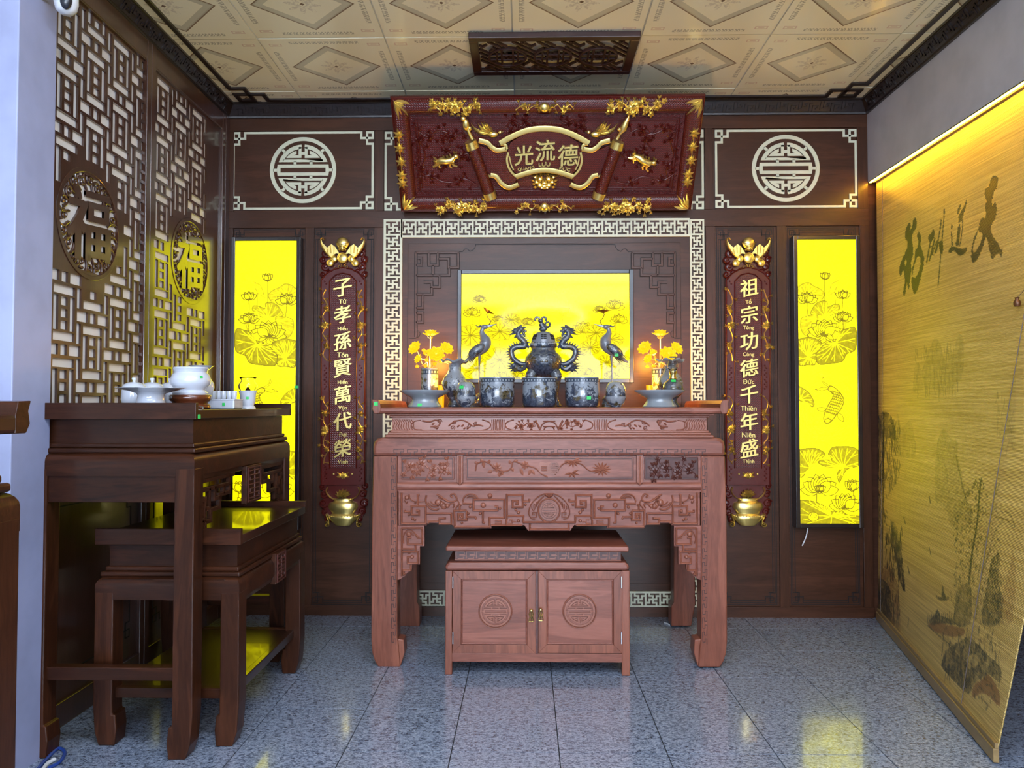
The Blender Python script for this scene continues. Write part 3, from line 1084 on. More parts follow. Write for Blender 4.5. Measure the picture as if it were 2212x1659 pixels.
def side_art():
    c = Canvas(1722, 1857, 518, 1131.5, 0.9)
    A = lambda x, y: (1700 + x / 5.182, 510 + y / 5.182)
    Bq = lambda x, y: (1700 + x / 4.606, 780 + y / 4.606)
    def L(f, pts, w=1.5, v=.70): c.line([f(*p) for p in pts], w, v)
    # rings of the pond
    for r, w, v in ((300, 3, -.12), (262, 2, -.1), (235, 3, -.12), (195, 1.6, .12)):
        c.line([Bq(405 + r * math.cos(a * .1309), 500 + r * math.sin(a * .1309) * 1.02) for a in range(49)], w, v)
    c.fill([Bq(405 + 190 * math.cos(a * .1309), 500 + 190 * math.sin(a * .1309)) for a in range(48)], -.06)
    pad_art(c, [A(*p) for p in [(112, 580), (180, 535), (250, 525), (300, 560), (380, 595), (435, 650), (400, 720), (330, 700), (240, 690), (112, 660)]], A(230, 680), .30, 13)
    pad_art(c, [A(*p) for p in [(258, 870), (300, 800), (350, 750), (420, 730), (465, 745), (470, 800), (540, 775), (600, 770), (615, 810), (590, 850), (520, 890), (440, 918), (360, 890), (300, 905)]], A(440, 915), .36, 11)
    pad_art(c, [A(*p) for p in [(150, 930), (200, 905), (340, 890), (345, 960), (290, 1000), (270, 1060), (240, 1125), (180, 1110), (140, 1020)]], A(330, 930), .30, 10)
    pad_art(c, [A(*p) for p in [(560, 930), (640, 940), (680, 990), (660, 1050), (600, 1030)]], A(570, 950), .24, 6)
    L(A, [(440, 490), (438, 740)], 1.3)
    L(A, [(558, 640), (562, 770)], 1.3)
    L(A, [(655, 700), (648, 815)], 1.3)
    L(A, [(222, 745), (232, 890)], 1.3)
    L(A, [(652, 955), (655, 1050)], 1.3)
    lotus_art(c, *A(445, 488), 19, 4, 70)
    lotus_art(c, *A(655, 700), 21, 5, 110)
    lotus_art(c, *A(225, 742), 26, 7, 150)
    lotus_art(c, *A(652, 950), 24, 7, 150)
    pad_art(c, [A(*p) for p in [(470, 680), (495, 610), (520, 545), (560, 520), (612, 498), (590, 545), (565, 620), (530, 650)]], A(545, 600), .22, 8)
    lotus_art(c, *A(428, 1112), 40, 9, 185, fill=-.02)
    for x in (-1, 1):
        petal(c, A(428, 1112), A(428 + x * 110, 1175), 14, .6)
    petal(c, A(428, 1112), A(400, 1210), 16, .6)
    pad_art(c, [A(*p) for p in [(112, 1165), (220, 1140), (300, 1150), (390, 1210), (340, 1290), (320, 1440), (230, 1450), (112, 1440)]], A(232, 1365), .42, 19)
    pad_art(c, [A(*p) for p in [(320, 1330), (400, 1240), (480, 1190), (560, 1180), (620, 1080), (700, 1045), (800, 1040), (800, 1270), (690, 1330), (640, 1410), (500, 1435), (350, 1440)]], A(560, 1205), .46, 15)
    # lower pond
    pad_art(c, [Bq(*p) for p in [(100, 255), (180, 300), (230, 350), (265, 430), (240, 465), (180, 410), (100, 395)]], Bq(120, 390), .40, 8)
    koi = [(380, 500), (420, 430), (460, 370), (460, 330), (410, 290), (440, 255), (500, 285), (555, 345), (580, 400), (550, 480), (500, 540), (450, 600), (390, 628), (360, 580)]
    K = sp([Bq(*p) for p in koi] + [Bq(*koi[0])], 4)
    c.fill(K, .24)
    c.line(K, 1.6, .70)
    for i in range(9):
        for j in range(5):
            q = i / 8
            x = 430 + (520 - 430) * (1 - abs(q - .35)) * .9 - 60 * q + j * 22 - 30 * (1 - q)
            y = 300 + i * 26 + j * 6
            p = Vector(Bq(x, y))
            if 365 < x < 575: c.line([p + Vector((2.2 * math.cos(a), 2.2 * math.sin(a))) for a in (0, .8, 1.6, 2.4, 3.1)], 1.1, .62)
    L(Bq, [(415, 285), (350, 305), (275, 292), (330, 275), (410, 265)], 1.2)
    L(Bq, [(415, 262), (365, 235), (345, 200), (360, 168), (372, 190), (365, 215), (430, 255)], 1.2)
    petal(c, Bq(390, 490), Bq(288, 485), 9, .65, 1.0, .25)
    petal(c, Bq(510, 525), Bq(572, 610), 11, .65, 1.0, .25)
    L(Bq, [(375, 590), (410, 575), (445, 600), (420, 630), (370, 625)], 1.0)
    L(Bq, [(355, 590), (345, 610)], .8); L(Bq, [(440, 610), (460, 605)], .8)
    pad_art(c, [Bq(*p) for p in [(100, 890), (200, 875), (290, 880), (370, 930), (300, 1000), (215, 1075), (100, 1160)]], Bq(215, 1070), .42, 14)
    pad_art(c, [Bq(*p) for p in [(405, 930), (450, 865), (540, 858), (640, 860), (725, 900), (725, 1040), (600, 1085), (520, 1210), (500, 1120), (540, 1060), (400, 1060), (300, 1020), (330, 990), (440, 985)]], Bq(565, 1060), .42, 15)
    L(Bq, [(280, 1310), (275, 1400)], 2.0)
    lotus_art(c, *Bq(310, 1300), 44, 8, 170, fill=0.0)
    lotus_art(c, *Bq(315, 1300), 18, 5, 90, fill=0.1)
    L(Bq, [(665, 1290), (668, 1560)], 1.6)
    lotus_art(c, *Bq(655, 1290), 28, 5, 70)
    lotus_art(c, *Bq(580, 1465), 38, 8, 160)
    pad_art(c, [Bq(*p) for p in [(100, 1385), (250, 1400), (370, 1450), (440, 1500), (540, 1490), (600, 1530), (740, 1550), (740, 1640), (100, 1640)]], Bq(435, 1545), .45, 17)
    cc = Bq(240, 1550)
    c.fill([(cc[0] + 12 * math.cos(a * .3), cc[1] + 10 * math.sin(a * .3)) for a in range(21)], .2)
    c.line([(cc[0] + 12 * math.cos(a * .3), cc[1] + 10 * math.sin(a * .3)) for a in range(22)], 1, .7)
    for a in range(7): c.line([(cc[0] + 6 * math.cos(a), cc[1] - 3 + 4 * math.sin(a)), (cc[0] + 6.5 * math.cos(a), cc[1] - 2.5 + 4 * math.sin(a))], 1.5, .7)
    return c


def centre_art():
    c = Canvas(997, 1360, 592, 818, 1.0)
    r = random.Random(5)
    g = lambda x, y: (985 + x / 5.672, 575 + y / 5.672)
    c.fill([g(1090 + 300 * math.cos(a * .1309), 500 + 300 * math.sin(a * .1309)) for a in range(48)], -.05)
    c.line([g(1090 + 300 * math.cos(a * .1309), 500 + 300 * math.sin(a * .1309)) for a in range(22, 52)], 1, .10)
    for x, y, q in ((290, 400, 15), (880, 680, 17), (1560, 760, 27), (1760, 530, 14), (1950, 480, 22), (520, 650, 16), (1600, 1290, 18), (560, 1340, 20), (2000, 650, 20), (1530, 1050, 15), (200, 560, 20), (1900, 1330, 18), (760, 1330, 18), (1280, 900, 12)):
        p = g(x, y)
        c.line([p, (p[0] + r.uniform(-3, 3), p[1] + 60)], .9, .38)
        lotus_art(c, p[0], p[1] + q * .3, q, 7, 170, -90, .50, 1.1, .03)
    for x, y, q in ((540, 800, 30), (540, 1150, 36), (1720, 820, 26), (180, 850, 32), (250, 1250, 30), (1650, 1000, 22), (1900, 900, 26), (2000, 1200, 28), (680, 660, 20), (1450, 1250, 26), (1850, 1180, 22)):
        h = Vector(g(x, y))
        P = [h + Vector((q * math.cos(a) * r.uniform(.85, 1.15), q * .72 * math.sin(a) * r.uniform(.85, 1.1))) for a in [k * .4488 for k in range(14)]]
        pad_art(c, P, h, .12, 12, 1.0, .50)
    p = g(1325, 560)
    c.line([(p[0], p[1]), (p[0] - 5, p[1] + 35)], 1, .4)
    c.line([g(1250, 520), g(1400, 520), g(1380, 580), g(1300, 610), g(1260, 570), g(1250, 520)], 1, .4)
    c.A[:70, :] += np.linspace(.16, 0, 70)[:, None] * .6
    return c


def light_box(name, label, u0, u1, v0, v1, yf, thick, frame_px, art, mat, mirror, frame_mat):
    """v, u are the lit area at depth yf; art is a Canvas drawn over a picture of the same proportions"""
    (x0, z1), (x1, z0) = xz(u0, v0, yf), xz(u1, v1, yf)
    fp = frame_px * yf / FPX
    t = thing(name, label, 'light panel', ((x0 + x1) / 2, yf, z0 - fp))
    f = MB()
    for a, b, c, d in ((x0 - fp, x0, z0 - fp, z1 + fp), (x1, x1 + fp, z0 - fp, z1 + fp)):
        f.box(a, b, yf - 0.008, yf + thick, c, d)
    for c, d in ((z0 - fp, z0), (z1, z1 + fp)):
        f.box(x0, x1, yf - 0.0075, yf + thick - .0005, c, d)
    f.build('frame', frame_mat, t, bevel=0.003)
    MB().box(x0 - fp * .5, x1 + fp * .5, yf + 0.012, yf + thick, z0 - fp * .5, z1 + fp * .5).build('case', frame_mat, t)
    A = art.A[:, ::-1] if mirror else art.A
    ny, nx = A.shape
    xs, zs = np.linspace(x0, x1, nx), np.linspace(z1, z0, ny)
    gx, gz = np.meshgrid(xs, zs)
    V = np.stack([gx, np.full_like(gx, yf), gz], -1).reshape(-1, 3) - np.array(ORG[t])
    idx = np.arange(nx * ny).reshape(ny, nx)
    F = np.stack([idx[:-1, :-1], idx[1:, :-1], idx[1:, 1:], idx[:-1, 1:]], -1).reshape(-1, 4)
    # close the pane to a thin slab
    k = nx * ny
    c4 = [idx[0, 0], idx[-1, 0], idx[-1, -1], idx[0, -1]]
    V = np.concatenate([V, V[c4] + np.array([0, 0.008, 0])])
    F = F.tolist() + [[k + 3, k + 2, k + 1, k]]
    me = bpy.data.meshes.new('lit_pane')
    me.from_pydata(V.tolist(), [], F)
    a = me.attributes.new('ink', 'FLOAT', 'POINT')
    a.data.foreach_set('value', np.concatenate([A.ravel(), np.zeros(4)]).astype(np.float32))
    me.materials.append(MATS[mat])
    o = bpy.data.objects.new('lit_pane', me)
    COL.objects.link(o)
    o.parent = t
    o['label'] = 'glowing yellow lotus print'
    return t


art = side_art()
light_box('light_panel', 'tall glowing yellow lotus panel behind the stacked dark tables', 509, 636, 521, 1135, D - 0.055, 0.053, 9, art, 'lit_yellow_print', True, 'panel_frame_wood')
light_box('light_panel', 'tall glowing yellow lotus and koi panel beside the bamboo blind', 1722, 1856, 518, 1131, D - 0.055, 0.053, 9, art, 'lit_yellow_print', False, 'panel_frame_wood')
light_box('light_panel', 'wide glowing yellow lotus panel behind the altar vessels', 997, 1360, 592, 818, D - 0.045, 0.047, 9, centre_art(), 'lit_yellow_glass', False, 'dark_lacquer')

# loose lead hanging below the koi panel
p0, p1, p2 = at(1745, 1141, D - .02), at(1741, 1160, D - .03), at(1733, 1179, D - .03)
plain('steel', (0.45, 0.45, 0.48), 0.3, 1.0)
plain('white_plastic', (0.75, 0.76, 0.80), 0.35)
tag(MB().tube(sp([p0 + Vector((0, 0, .012)), p0, p1, p2], 5), 0.0035, 6).build('power_lead', 'white_plastic', smooth=True), 'short white lead hanging under the koi light panel', 'cable')

# ---------------------------------------------------------------- gold and red lacquer
def gold():
    m, nt, b = newmat('gold_leaf')
    n = noise(nt, coords(nt, (1, 1, 1), True), 70.0, 3.0)
    nt.links.new(mixc(nt, n, (1.0, 0.80, 0.30), (0.93, 0.69, 0.20)), b.inputs['Base Color'])
    setp(b, None, 0.30, 0.92)


def red_lacquer(name, pattern):
    m, nt, b = newmat(name)
    so = coords(nt, (1, 1, 1))
    x, y, z = xyz(nt, so)
    n = noise(nt, so, 40.0, 3.0)
    if pattern:     # woven key relief of the ground
        k = 230.0
        a, c = (x + z) * k, (x - z) * k
        w = (a.m('SINE') * c.m('SINE')).gt(0.0)
        h = w * (a * 2.0).m('SINE') + (w * -1.0 + 1.0) * (c * 2.0).m('SINE')
        bump(nt, b, h * 0.5 + n * 0.3, 0.5, 0.003)
        col = mixc(nt, h.smooth(-0.4, 0.9), (0.058, 0.0055, 0.0035), (0.135, 0.012, 0.008))
    else:
        col = mixc(nt, n, (0.100, 0.009, 0.006), (0.075, 0.006, 0.004))
    nt.links.new(col, b.inputs['Base Color'])
    setp(b, None, 0.30, 0, 0.4, 0.25, 0.12)


gold()
red_lacquer('red_lacquer', False)
red_lacquer('red_ground', True)


def spray(mb, x0, z0, x1, z1, wid, y0, d, seed, fl=2, n=8, dense=1.0):
    """a flowering twig from (x0,z0) to (x1,z1)"""
    r = random.Random(seed)
    a, b = Vector((x0, z0)), Vector((x1, z1))
    t = b - a
    L = t.length
    nn = Vector((-t.y, t.x)).normalized()
    P = sp([a + t * (k / 5) + nn * (wid * .28 * math.sin(k * 2.1 + seed)) for k in range(6)], 4)
    mb.bar([(p.x, p.y) for p in P], wid * .13, d * .6, y0)
    for k in range(int(n * dense)):
        q = P[int((k + .5) / (n * dense) * len(P))]
        sg = 1 if k % 2 else -1
        e = q + nn * sg * wid * r.uniform(.25, .5) + t.normalized() * wid * r.uniform(-.35, .35)
        mb.bar([(q.x, q.y), (e.x, e.y)], wid * .08, d * .5, y0)
        kind = r.random()
        if kind < .45: mb.flower((e.x, e.y), wid * r.uniform(.20, .30), d * .8, y0, 5, r.random() * 6)
        else:
            for g in (-.6, .5):
                f = e + (nn * sg + t.normalized() * g).normalized() * wid * .32
                mb.leaf((e.x, e.y), (f.x, f.y), wid * .2, d * .9, y0, .15 * g)
    for k in range(fl):
        q = P[int((k + .6) / fl * (len(P) - 1) * .95)]
        mb.flower((q.x, q.y), wid * .42, d * 1.1, y0, 6, r.random() * 6)


# ---------------------------------------------------------------- couplet boards
def couplet(cu, label, chars, words, sgn):
    yb = D - 0.007
    def P(du, v): return xz(cu + du, v, yb - .02)
    px = (yb - .02) / FPX
    t = thing('couplet_board', label, 'couplet board', at(cu, 1140, yb), 'pair of red lacquer couplet boards')
    T = 0.022
    yf = yb - T
    arch = [(48, 1048), (48, 604), (41, 596), (30, 588), (16, 580), (0, 577), (-16, 580), (-30, 588), (-41, 596), (-48, 604), (-48, 1048)]
    MB().prism([P(*p) for p in arch], yf, yb).build('board', 'red_lacquer', t, bevel=0.003)
    MB().prism([P(*p) for p in [(27, 1010), (27, 607), (15, 596), (0, 592), (-15, 596), (-27, 607), (-27, 1010)]], yf - .0035, yf).build('text_ground', 'red_ground', t)
    b = MB()
    for k, v0, v1 in ((47, 604, 1046), (29, 608, 1012)):
        for s in (1, -1): b.bar([P(s * k, v1), P(s * k, v0)], 0.008, 0.008, yf)
    b.bar([P(*p) for p in [(29, 608), (16, 594), (0, 590), (-16, 594), (-29, 608)]], 0.008, 0.008, yf)
    b.bar([P(*p) for p in [(46, 604), (34, 590), (17, 581), (0, 578), (-17, 581), (-34, 590), (-46, 604)]], 0.009, 0.009, yf)
    for s in (1, -1):
        for v0, v1 in ((608, 622), (790, 845), (1008, 1046)):
            n = int((v1 - v0) / 5)
            for k in range(n):
                b.knob(P(s * 38 + (1.7 if k % 2 else -1.7), v0 + k * 5), 0.0055, 0.006, yf, 6)
    b.build('carved_border', 'red_lacquer', t, smooth=True)
    # red cloud scrolls at both ends
    for s, half in ((1, 0), (-1, 0), (1, 1), (-1, 1)):
        c = MB()
        for du, v, r in ((38, 546, 11), (45, 560, 8), (40, 575, 10), (30, 588, 8), (45, 592, 7), (42, 1068, 9), (44, 1088, 10), (40, 1106, 9), (34, 1122, 8), (46, 1052, 7)):
            if (v > 900) != bool(half): continue
            q = P(s * du, v)
            c.spiral(q, r * px, 1.4, 0.011, 0.014, yb, 0.5 * s, s)
            c.knob(q, r * px * .85, 0.008, yb, 8)
        c.build('cloud_scroll', 'red_lacquer', t, smooth=True)
    for q4, dd in (([(-44, 540), (44, 540), (46, 606), (-46, 606)], .006), ([(-46, 1040), (46, 1040), (42, 1118), (-42, 1118)], .008)):
        MB().prism([P(*p) for p in q4], yb - dd, yb).build('backing', 'red_lacquer', t)
    # bat with coins
    g = MB()
    for s in (1, -1):
        wing = [(6, 550), (16, 534), (24, 528), (33, 536), (43, 526), (47, 516), (45, 528), (36, 545), (24, 560), (20, 552), (14, 548)]
        q = [P(s * a, v) for a, v in wing]
        g.prism(q, yf - .012, yf - .002)
        g.bar(sp([P(s * a, v) for a, v in [(22, 560), (34, 549), (44, 534), (47, 520), (43, 515), (40, 520)]], 4), .009, .016, yf - .006)
        for a, v in ((18, 532), (26, 530), (33, 538)):
            g.bar([P(s * a, v), P(s * (a * .75 + 5), v + 18)], .006, .006, yf - .011)
        for a, v, r in ((19, 560, 7.0), (27, 569, 7.2)):
            q = P(s * a, v)
            g.knob(q, r * px, .010, yf - .006, 14)
            g.bar([(q[0] + r * px * math.cos(k * .5236), q[1] + r * px * math.sin(k * .5236)) for k in range(12)], .004, .012, yf - .005, close=True)
        e = P(s * 9, 528)
        g.leaf(P(s * 5, 538), P(s * 15, 524), .016, .012, yf - .010)
    hd = P(0, 526)
    g.ell((hd[0], yf - .010, hd[1]), (13 * px, .022, 13 * px), 16, 10)
    for k in range(4): g.bar([P(-10 + k, 528 + 4 * k), P(0, 530 + 4 * k), P(10 - k, 528 + 4 * k)], .005, .006, yf - .028)
    g.knob(P(0, 537), 7 * px, .022, yf - .012)
    for s in (1, -1): g.knob(P(s * 6, 540), 3 * px, .02, yf - .012, 8)
    q = P(0, 558)
    g.knob(q, 11 * px, .012, yf - .008, 18)
    g.bar([(q[0] + 11 * px * math.cos(k * .3927), q[1] + 11 * px * math.sin(k * .3927)) for k in range(16)], .006, .016, yf - .006, close=True)
    g.build('bat_ornament', 'gold_leaf', t, smooth=True, label='gilded bat with coins')
    g = MB()
    for s in (1, -1):
        g.spiral(P(s * 7, 576), 6 * px, 1.3, .006, .008, yf, 1.5, s)
        g.leaf(P(s * 12, 578), P(s * 20, 580), .008, .008, yf)
        g.leaf(P(s * 3, 1028), P(s * 13, 1020), .016, .010, yf); g.leaf(P(s * 3, 1029), P(s * 15, 1030), .014, .010, yf)
        g.knob(P(s * 20, 1024), 2.4 * px, .008, yf)
    g.flower(P(0, 1027), 8 * px, .010, yf, 7)
    for s in (1, -1):
        for k, (v0, v1) in enumerate(((626, 780), (855, 1002))):
            w = .054
            a, b_ = P(s * 38, v0), P(s * 38, v1)
            m = (a[1] + b_[1]) / 2
            spray(g, a[0], a[1], a[0], m + .01, w, yf, .015, int(cu) + k * 7 + s * 3, 1, 6)
            g.flower((a[0], m), w * .52, .014, yf, 8)
            spray(g, a[0], m - .01, b_[0], b_[1], w, yf, .015, int(cu) + k * 11 + s * 5 + 2, 1, 6)
    g.build('gilded_sprays', 'gold_leaf', t, smooth=True)
    # writing
    for i, (ch, wd) in enumerate(zip(chars, words)):
        v = 622 + i * 57.6
        q = P(0.5, v)
        m = MB()
        put_glyph(m, ch, q[0], q[1], 37 * px, 0.014, yf - .003, 0.020, 0.20)
        m.build('character', 'gold_leaf', t, bevel=0.0018)
        q = P(0, v + 29.5)
        m = MB()
        put_glyph(m, wd, q[0], q[1], (8.5 if wd.isascii() else 10.5) * px, 0.006, yf - .003, 0.012)
        m.build('lettering', 'gold_leaf', t)
    # lotus in a bowl, standing on a censer
    g = MB()
    for n_, r, dz in ((7, 18, 0), (7, 12, 3)):
        for k in range(n_):
            a = math.radians(10 + 160 * k / (n_ - 1))
            c0 = P(0, 1072)
            e = P(math.cos(a) * r, 1070 - math.sin(a) * r * .8 - dz)
            g.leaf(c0, e, .022, .018 + .006 * dz, yf + .002, 0.1)
    for k in range(5):
        a = math.radians(200 + 140 * k / 4)
        g.leaf(P(0, 1068), P(math.cos(a) * 14, 1068 - math.sin(a) * 9), .018, .016, yf + .002)
    for k in range(7): g.bar([P(-7 + k * 2.3, 1060), P(-5 + k * 1.7, 1068)], .004, .020, yf)
    for s in (1, -1): g.bar(sp([P(s * 33, 1052), P(s * 36, 1062), P(s * 27, 1074), P(s * 12, 1081)], 5), .008, .016, yf + .004)
    g.build('lotus_ornament', 'gold_leaf', t, smooth=True, label='gilded lotus in a bowl')
    g = MB()
    prof = [(0.0, 1137), (16, 1135), (30, 1122), (33, 1116), (30, 1113), (24, 1110), (25, 1107), (30, 1101), (33, 1095), (30, 1087), (22, 1084), (19, 1079), (20, 1077)]
    zb = P(0, 1137)[1]
    q = P(0, 1100)
    pr = [(a * px, (1137 - v) * px) for a, v in prof]
    g.lathe(pr, (q[0], yf + .006, zb), 28, None, 1.0, 0.42)
    for k in range(13):
        a = math.radians(200 + 140 * k / 12)
        for r, v in ((31.5, 1114), (25.5, 1087)):
            g.ell((q[0] + r * px * math.cos(a), yf + .006 + r * px * .42 * math.sin(a), P(0, v)[1]), 1.5 * px, 6, 4)
    for s in (1, -1):
        g.spiral(P(s * 35, 1133), 6 * px, 1.3, .010, .022, yf + .010, 2, s)
        g.bar(sp([P(s * 30, 1114), P(s * 36, 1112), P(s * 31, 1124), P(s * 30, 1131)], 4), .011, .02, yf + .008)
    for v_ in g.V: v_.y = min(v_.y, yb)
    g.build('censer_ornament', 'gold_leaf', t, smooth=True, label='gilded two-tier censer')
    return t


couplet(741, 'red couplet board with gilded writing nearest the lattice screens', '\u5b50\u5b5d\u5b6b\u8ce2\u842c\u4ee3\u69ae',
        ['T\u1eed', 'Hi\u1ebfu', 'T\u00f4n', 'Hi\u1ec1n', 'V\u1ea1n', '\u0110\u1ea1i', 'Vinh'], 1)
couplet(1616, 'red couplet board with gilded writing beside the koi light panel', '\u7956\u5b97\u529f\u5fb7\u5343\u5e74\u76db',
        ['T\u1ed5', 'T\u00f4ng', 'C\u00f4ng', '\u0110\u1ee9c', 'Thi\u00ean', 'Ni\u00ean', 'Th\u1ecbnh'], -1)

# ---------------------------------------------------------------- carved name board leaning out from the wall
SB, STOP = Vector((0.1225, 4.632, 2.482)), Vector((0.1225, 4.236, 3.030))
SL = (STOP - SB).length
SA = math.atan2(SB.y - STOP.y, STOP.z - SB.z)
sign = thing('name_board', 'red lacquer board with gilded scroll and three gilded characters', 'sign', SB, rot=(SA, 0, 0))
_sn = Vector((0, math.cos(SA), math.sin(SA)))
_sz = Vector((0, -math.sin(SA), math.cos(SA)))


def S(x, y):
    """point of the enlarged sign crop -> local (x, z)"""
    d = ray(820 + x / 3.072, 180 + y / 3.072)
    o = Vector((0, 0, EYE))
    k = (SB - o).dot(_sn) / d.dot(_sn)
    p = o + d * k - SB
    return (p.x, p.dot(_sz))


def SS(pts): return [S(*p) for p in pts]


kk = dict(local=True)
HW = 0.884
MB().box(-HW, HW, 0.0, 0.018, 0, SL).build('back_board', 'red_ground', sign, **kk)
fr = MB()
fw = 0.098
fr.bar([(-HW + fw / 2, fw / 2), (HW - fw / 2, fw / 2), (HW - fw / 2, SL - fw / 2), (-HW + fw / 2, SL - fw / 2)], fw, 0.042, 0.002, close=True)
fr.build('frame', 'red_ground', sign, smooth=True, **kk)
e = MB()
for q, w in ((0.006, .014), (fw - .004, .012), (fw + .030, .006), (fw + .044, .006)):
    e.bar([(-HW + q, q), (HW - q, q), (HW - q, SL - q), (-HW + q, SL - q)], w, .020 if q < fw else .008, 0.0, close=True)
def keyrow(a, b):
    a, b = Vector(a), Vector(b)
    n = int((b - a).length / .034)
    t_ = (b - a) / n
    nn = Vector((-t_.y, t_.x)).normalized()
    for k in range(n):
        p = a + t_ * (k + .1)
        e.bar([p + nn * .005, p + t_ * .45 + nn * .005, p + t_ * .45 - nn * .005, p + t_ * .8 - nn * .005], .004, .007, 0.0, flat=True)
q = fw + .019
keyrow((-HW + q, q), (HW - q, q)); keyrow((-HW + q, SL - q), (HW - q, SL - q)); keyrow((-HW + q, q), (-HW + q, SL - q)); keyrow((HW - q, q), (HW - q, SL - q))
e.build('key_border', 'red_lacquer', sign, **kk)
# red flower relief on the ground
r = MB()
for sgn in (1, -1):
    for k, (a, b) in enumerate((((260, 330), (560, 330)), ((250, 620), (640, 660)), ((270, 280), (300, 640)), ((380, 560), (620, 470)), ((430, 330), (470, 470)), ((840, 270), (1010, 250)))):
        a, b = S(*a), S(*b)
        if sgn < 0: a, b = (-a[0] + 2 * .0005, a[1]), (-b[0] + 2 * .0005, b[1])
        spray(r, a[0], a[1], b[0], b[1], .07, 0.0, .012, k * 3 + (9 if sgn > 0 else 40), 2, 9)
r.build('flower_relief', 'red_lacquer', sign, smooth=True, **kk)
# open scroll
def MX(pts): return [(2186 - a, b) for a, b in pts]
sc = MB()
sc.prism(SS([(850, 440), (870, 380), (960, 325), (1093, 300), (1226, 325), (1316, 380), (1336, 440), (1330, 520), (1270, 600), (1190, 572), (1093, 560), (996, 572), (916, 600), (856, 520)]), -.036, 0.0)
for f in (lambda p: p, MX):
    sc.prism(SS(f([(655, 400), (760, 445), (845, 445), (860, 530), (915, 620), (880, 670), (800, 640), (740, 600), (700, 590)])), -.022, 0.0)
sc.build('scroll_ground', 'red_ground', sign, **kk)
gold_mb = MB()
def vec3(p, y): return Vector((p[0], y, p[1]))
for f in (lambda p: p, MX):
    a, b = SS(f([(612, 395), (735, 735)]))
    MB().tube([vec3(a, -.03), vec3(b, -.03)], .035, 14).build('scroll_roller', 'red_ground', sign, smooth=True, **kk)
    d = (Vector(b) - Vector(a)).normalized()
    for o, s in ((a, -1), (b, 1)):
        for k in range(5):
            c = Vector(o) + d * s * (k * .0085 - .02)
            gold_mb.tube([vec3(c - d * .0045, -.03), vec3(c + d * .0045, -.03)], .0405 - .001 * k, 14)
def ribbon(pts, w, y=-.036):
    gold_mb.bar(sp(SS(pts), 5), w, .012, y + .004, flat=True)
ribbon([(800, 385), (880, 340), (980, 300), (1093, 287), (1206, 300), (1306, 340), (1386, 385)], .031)
ribbon([(905, 605), (1000, 575), (1093, 562), (1186, 575), (1281, 605)], .029)
for f in (lambda p: p, MX):
    ribbon(f([(660, 370), (715, 385), (745, 415), (785, 435), (845, 425)]), .027, -.024)
    ribbon(f([(845, 425), (835, 398), (805, 392)]), .018, -.03)
    ribbon(f([(738, 600), (775, 610), (810, 655), (860, 682), (922, 660)]), .027, -.024)
    ribbon(f([(682, 490), (682, 535), (700, 580), (735, 610)]), .012, -.024)
    ribbon(f([(855, 445), (846, 500), (865, 560), (905, 605)]), .013, -.03)
    ribbon(f([(862, 470), (872, 520), (890, 560)]), .008, -.034)
gold_mb.build('scroll_edging', 'gold_leaf', sign, smooth=True, label='gilded edge of the scroll', **kk)
for ch, x, y, sz in (('\u5149', 958, 462, 140), ('\u6d41', 1098, 430, 148), ('\u5fb7', 1248, 462, 150)):
    m = MB()
    c = S(x, y)
    s_ = (S(x, y - sz / 2)[1] - S(x, y + sz / 2)[1])
    put_glyph(m, ch, c[0], c[1], s_ * .92, .014, -.036, .016, .06, S(x + sz * .43, y)[0] - S(x - sz * .43, y)[0])
    m.build('character', 'gold_leaf', sign, bevel=.002, **kk)
for wd, x, y, rot in (('QUANG', 972, 551, .14), ('L\u01afU', 1093, 521, 0), ('\u0110\u1ee8C', 1226, 551, -.14)):
    m = MB()
    c = S(x, y)
    put_glyph(m, wd, c[0], c[1], .020 if wd == 'QUANG' else .026, .008, -.036, .02, 0, .098 if wd == 'QUANG' else .066, rot)
    m.build('lettering', 'gold_leaf', sign, **kk)
# writing brush and flame-tipped brush above the rollers
g = MB()
P = SS([(618, 360), (598, 320), (585, 285)])
g.tube([vec3(p, -.03) for p in P], [.010, .008, .010], 8)
g.ell(vec3(S(575, 265), -.03), (.020, .018, .034), 10, 8); g.ell(vec3(S(558, 225), -.03), .016, 10, 6); g.ell(vec3(S(600, 290), -.028), .013, 8, 6)
g.build('brush', 'gold_leaf', sign, smooth=True, label='gilded writing brush', **kk)
g = MB()
P = SS([(1572, 360), (1592, 325), (1608, 300), (1622, 270), (1640, 230), (1654, 203)])
g.tube([vec3(p, -.03) for p in P], [.010, .008, .018, .020, .012, .001], 10)
for s in (-1, 1): g.ell(vec3(S(1606 + s * 18, 296), -.03), .012, 8, 6)
g.build('brush', 'gold_leaf', sign, smooth=True, label='gilded flame-tipped brush', **kk)
# dragon mask
def mask_parts():
    g = MB()
    c = S(1093, 640)
    def o(x, y): return S(1093 + x, 640 + y)
    for s in (1, -1):
        for x, y, r_ in ((28, -12, .020), (52, 8, .017), (30, 30, .020), (60, -25, .014), (18, 45, .014)): g.knob(o(s * x, y), r_, .030, 0, 10)
        for a, b in (((60, 10), (92, -5)), ((58, -20), (92, -38)), ((60, 30), (85, 22)), ((40, -30), (62, -52)), ((20, -34), (30, -58)), ((45, 45), (78, 48))):
            g.leaf(o(s * a[0], a[1]), o(s * b[0], b[1]), .018, .020, -.004)
        g.spiral(o(s * 42, -20), .017, 1.2, .007, .03, 0, 1, s)
        g.leaf(o(s * 10, 40), o(s * 26, 55), .014, .03, 0)
    g.knob(o(0, 10), .018, .042, 0); g.knob(o(0, 38), .024, .034, 0)
    for k in range(5): g.leaf(o(-24 + k * 12, -30), o(-34 + k * 17, -54), .013, .024, -.004)
    return g
mask_parts().build('dragon_mask', 'gold_leaf', sign, smooth=True, label='gilded dragon mask', **kk)
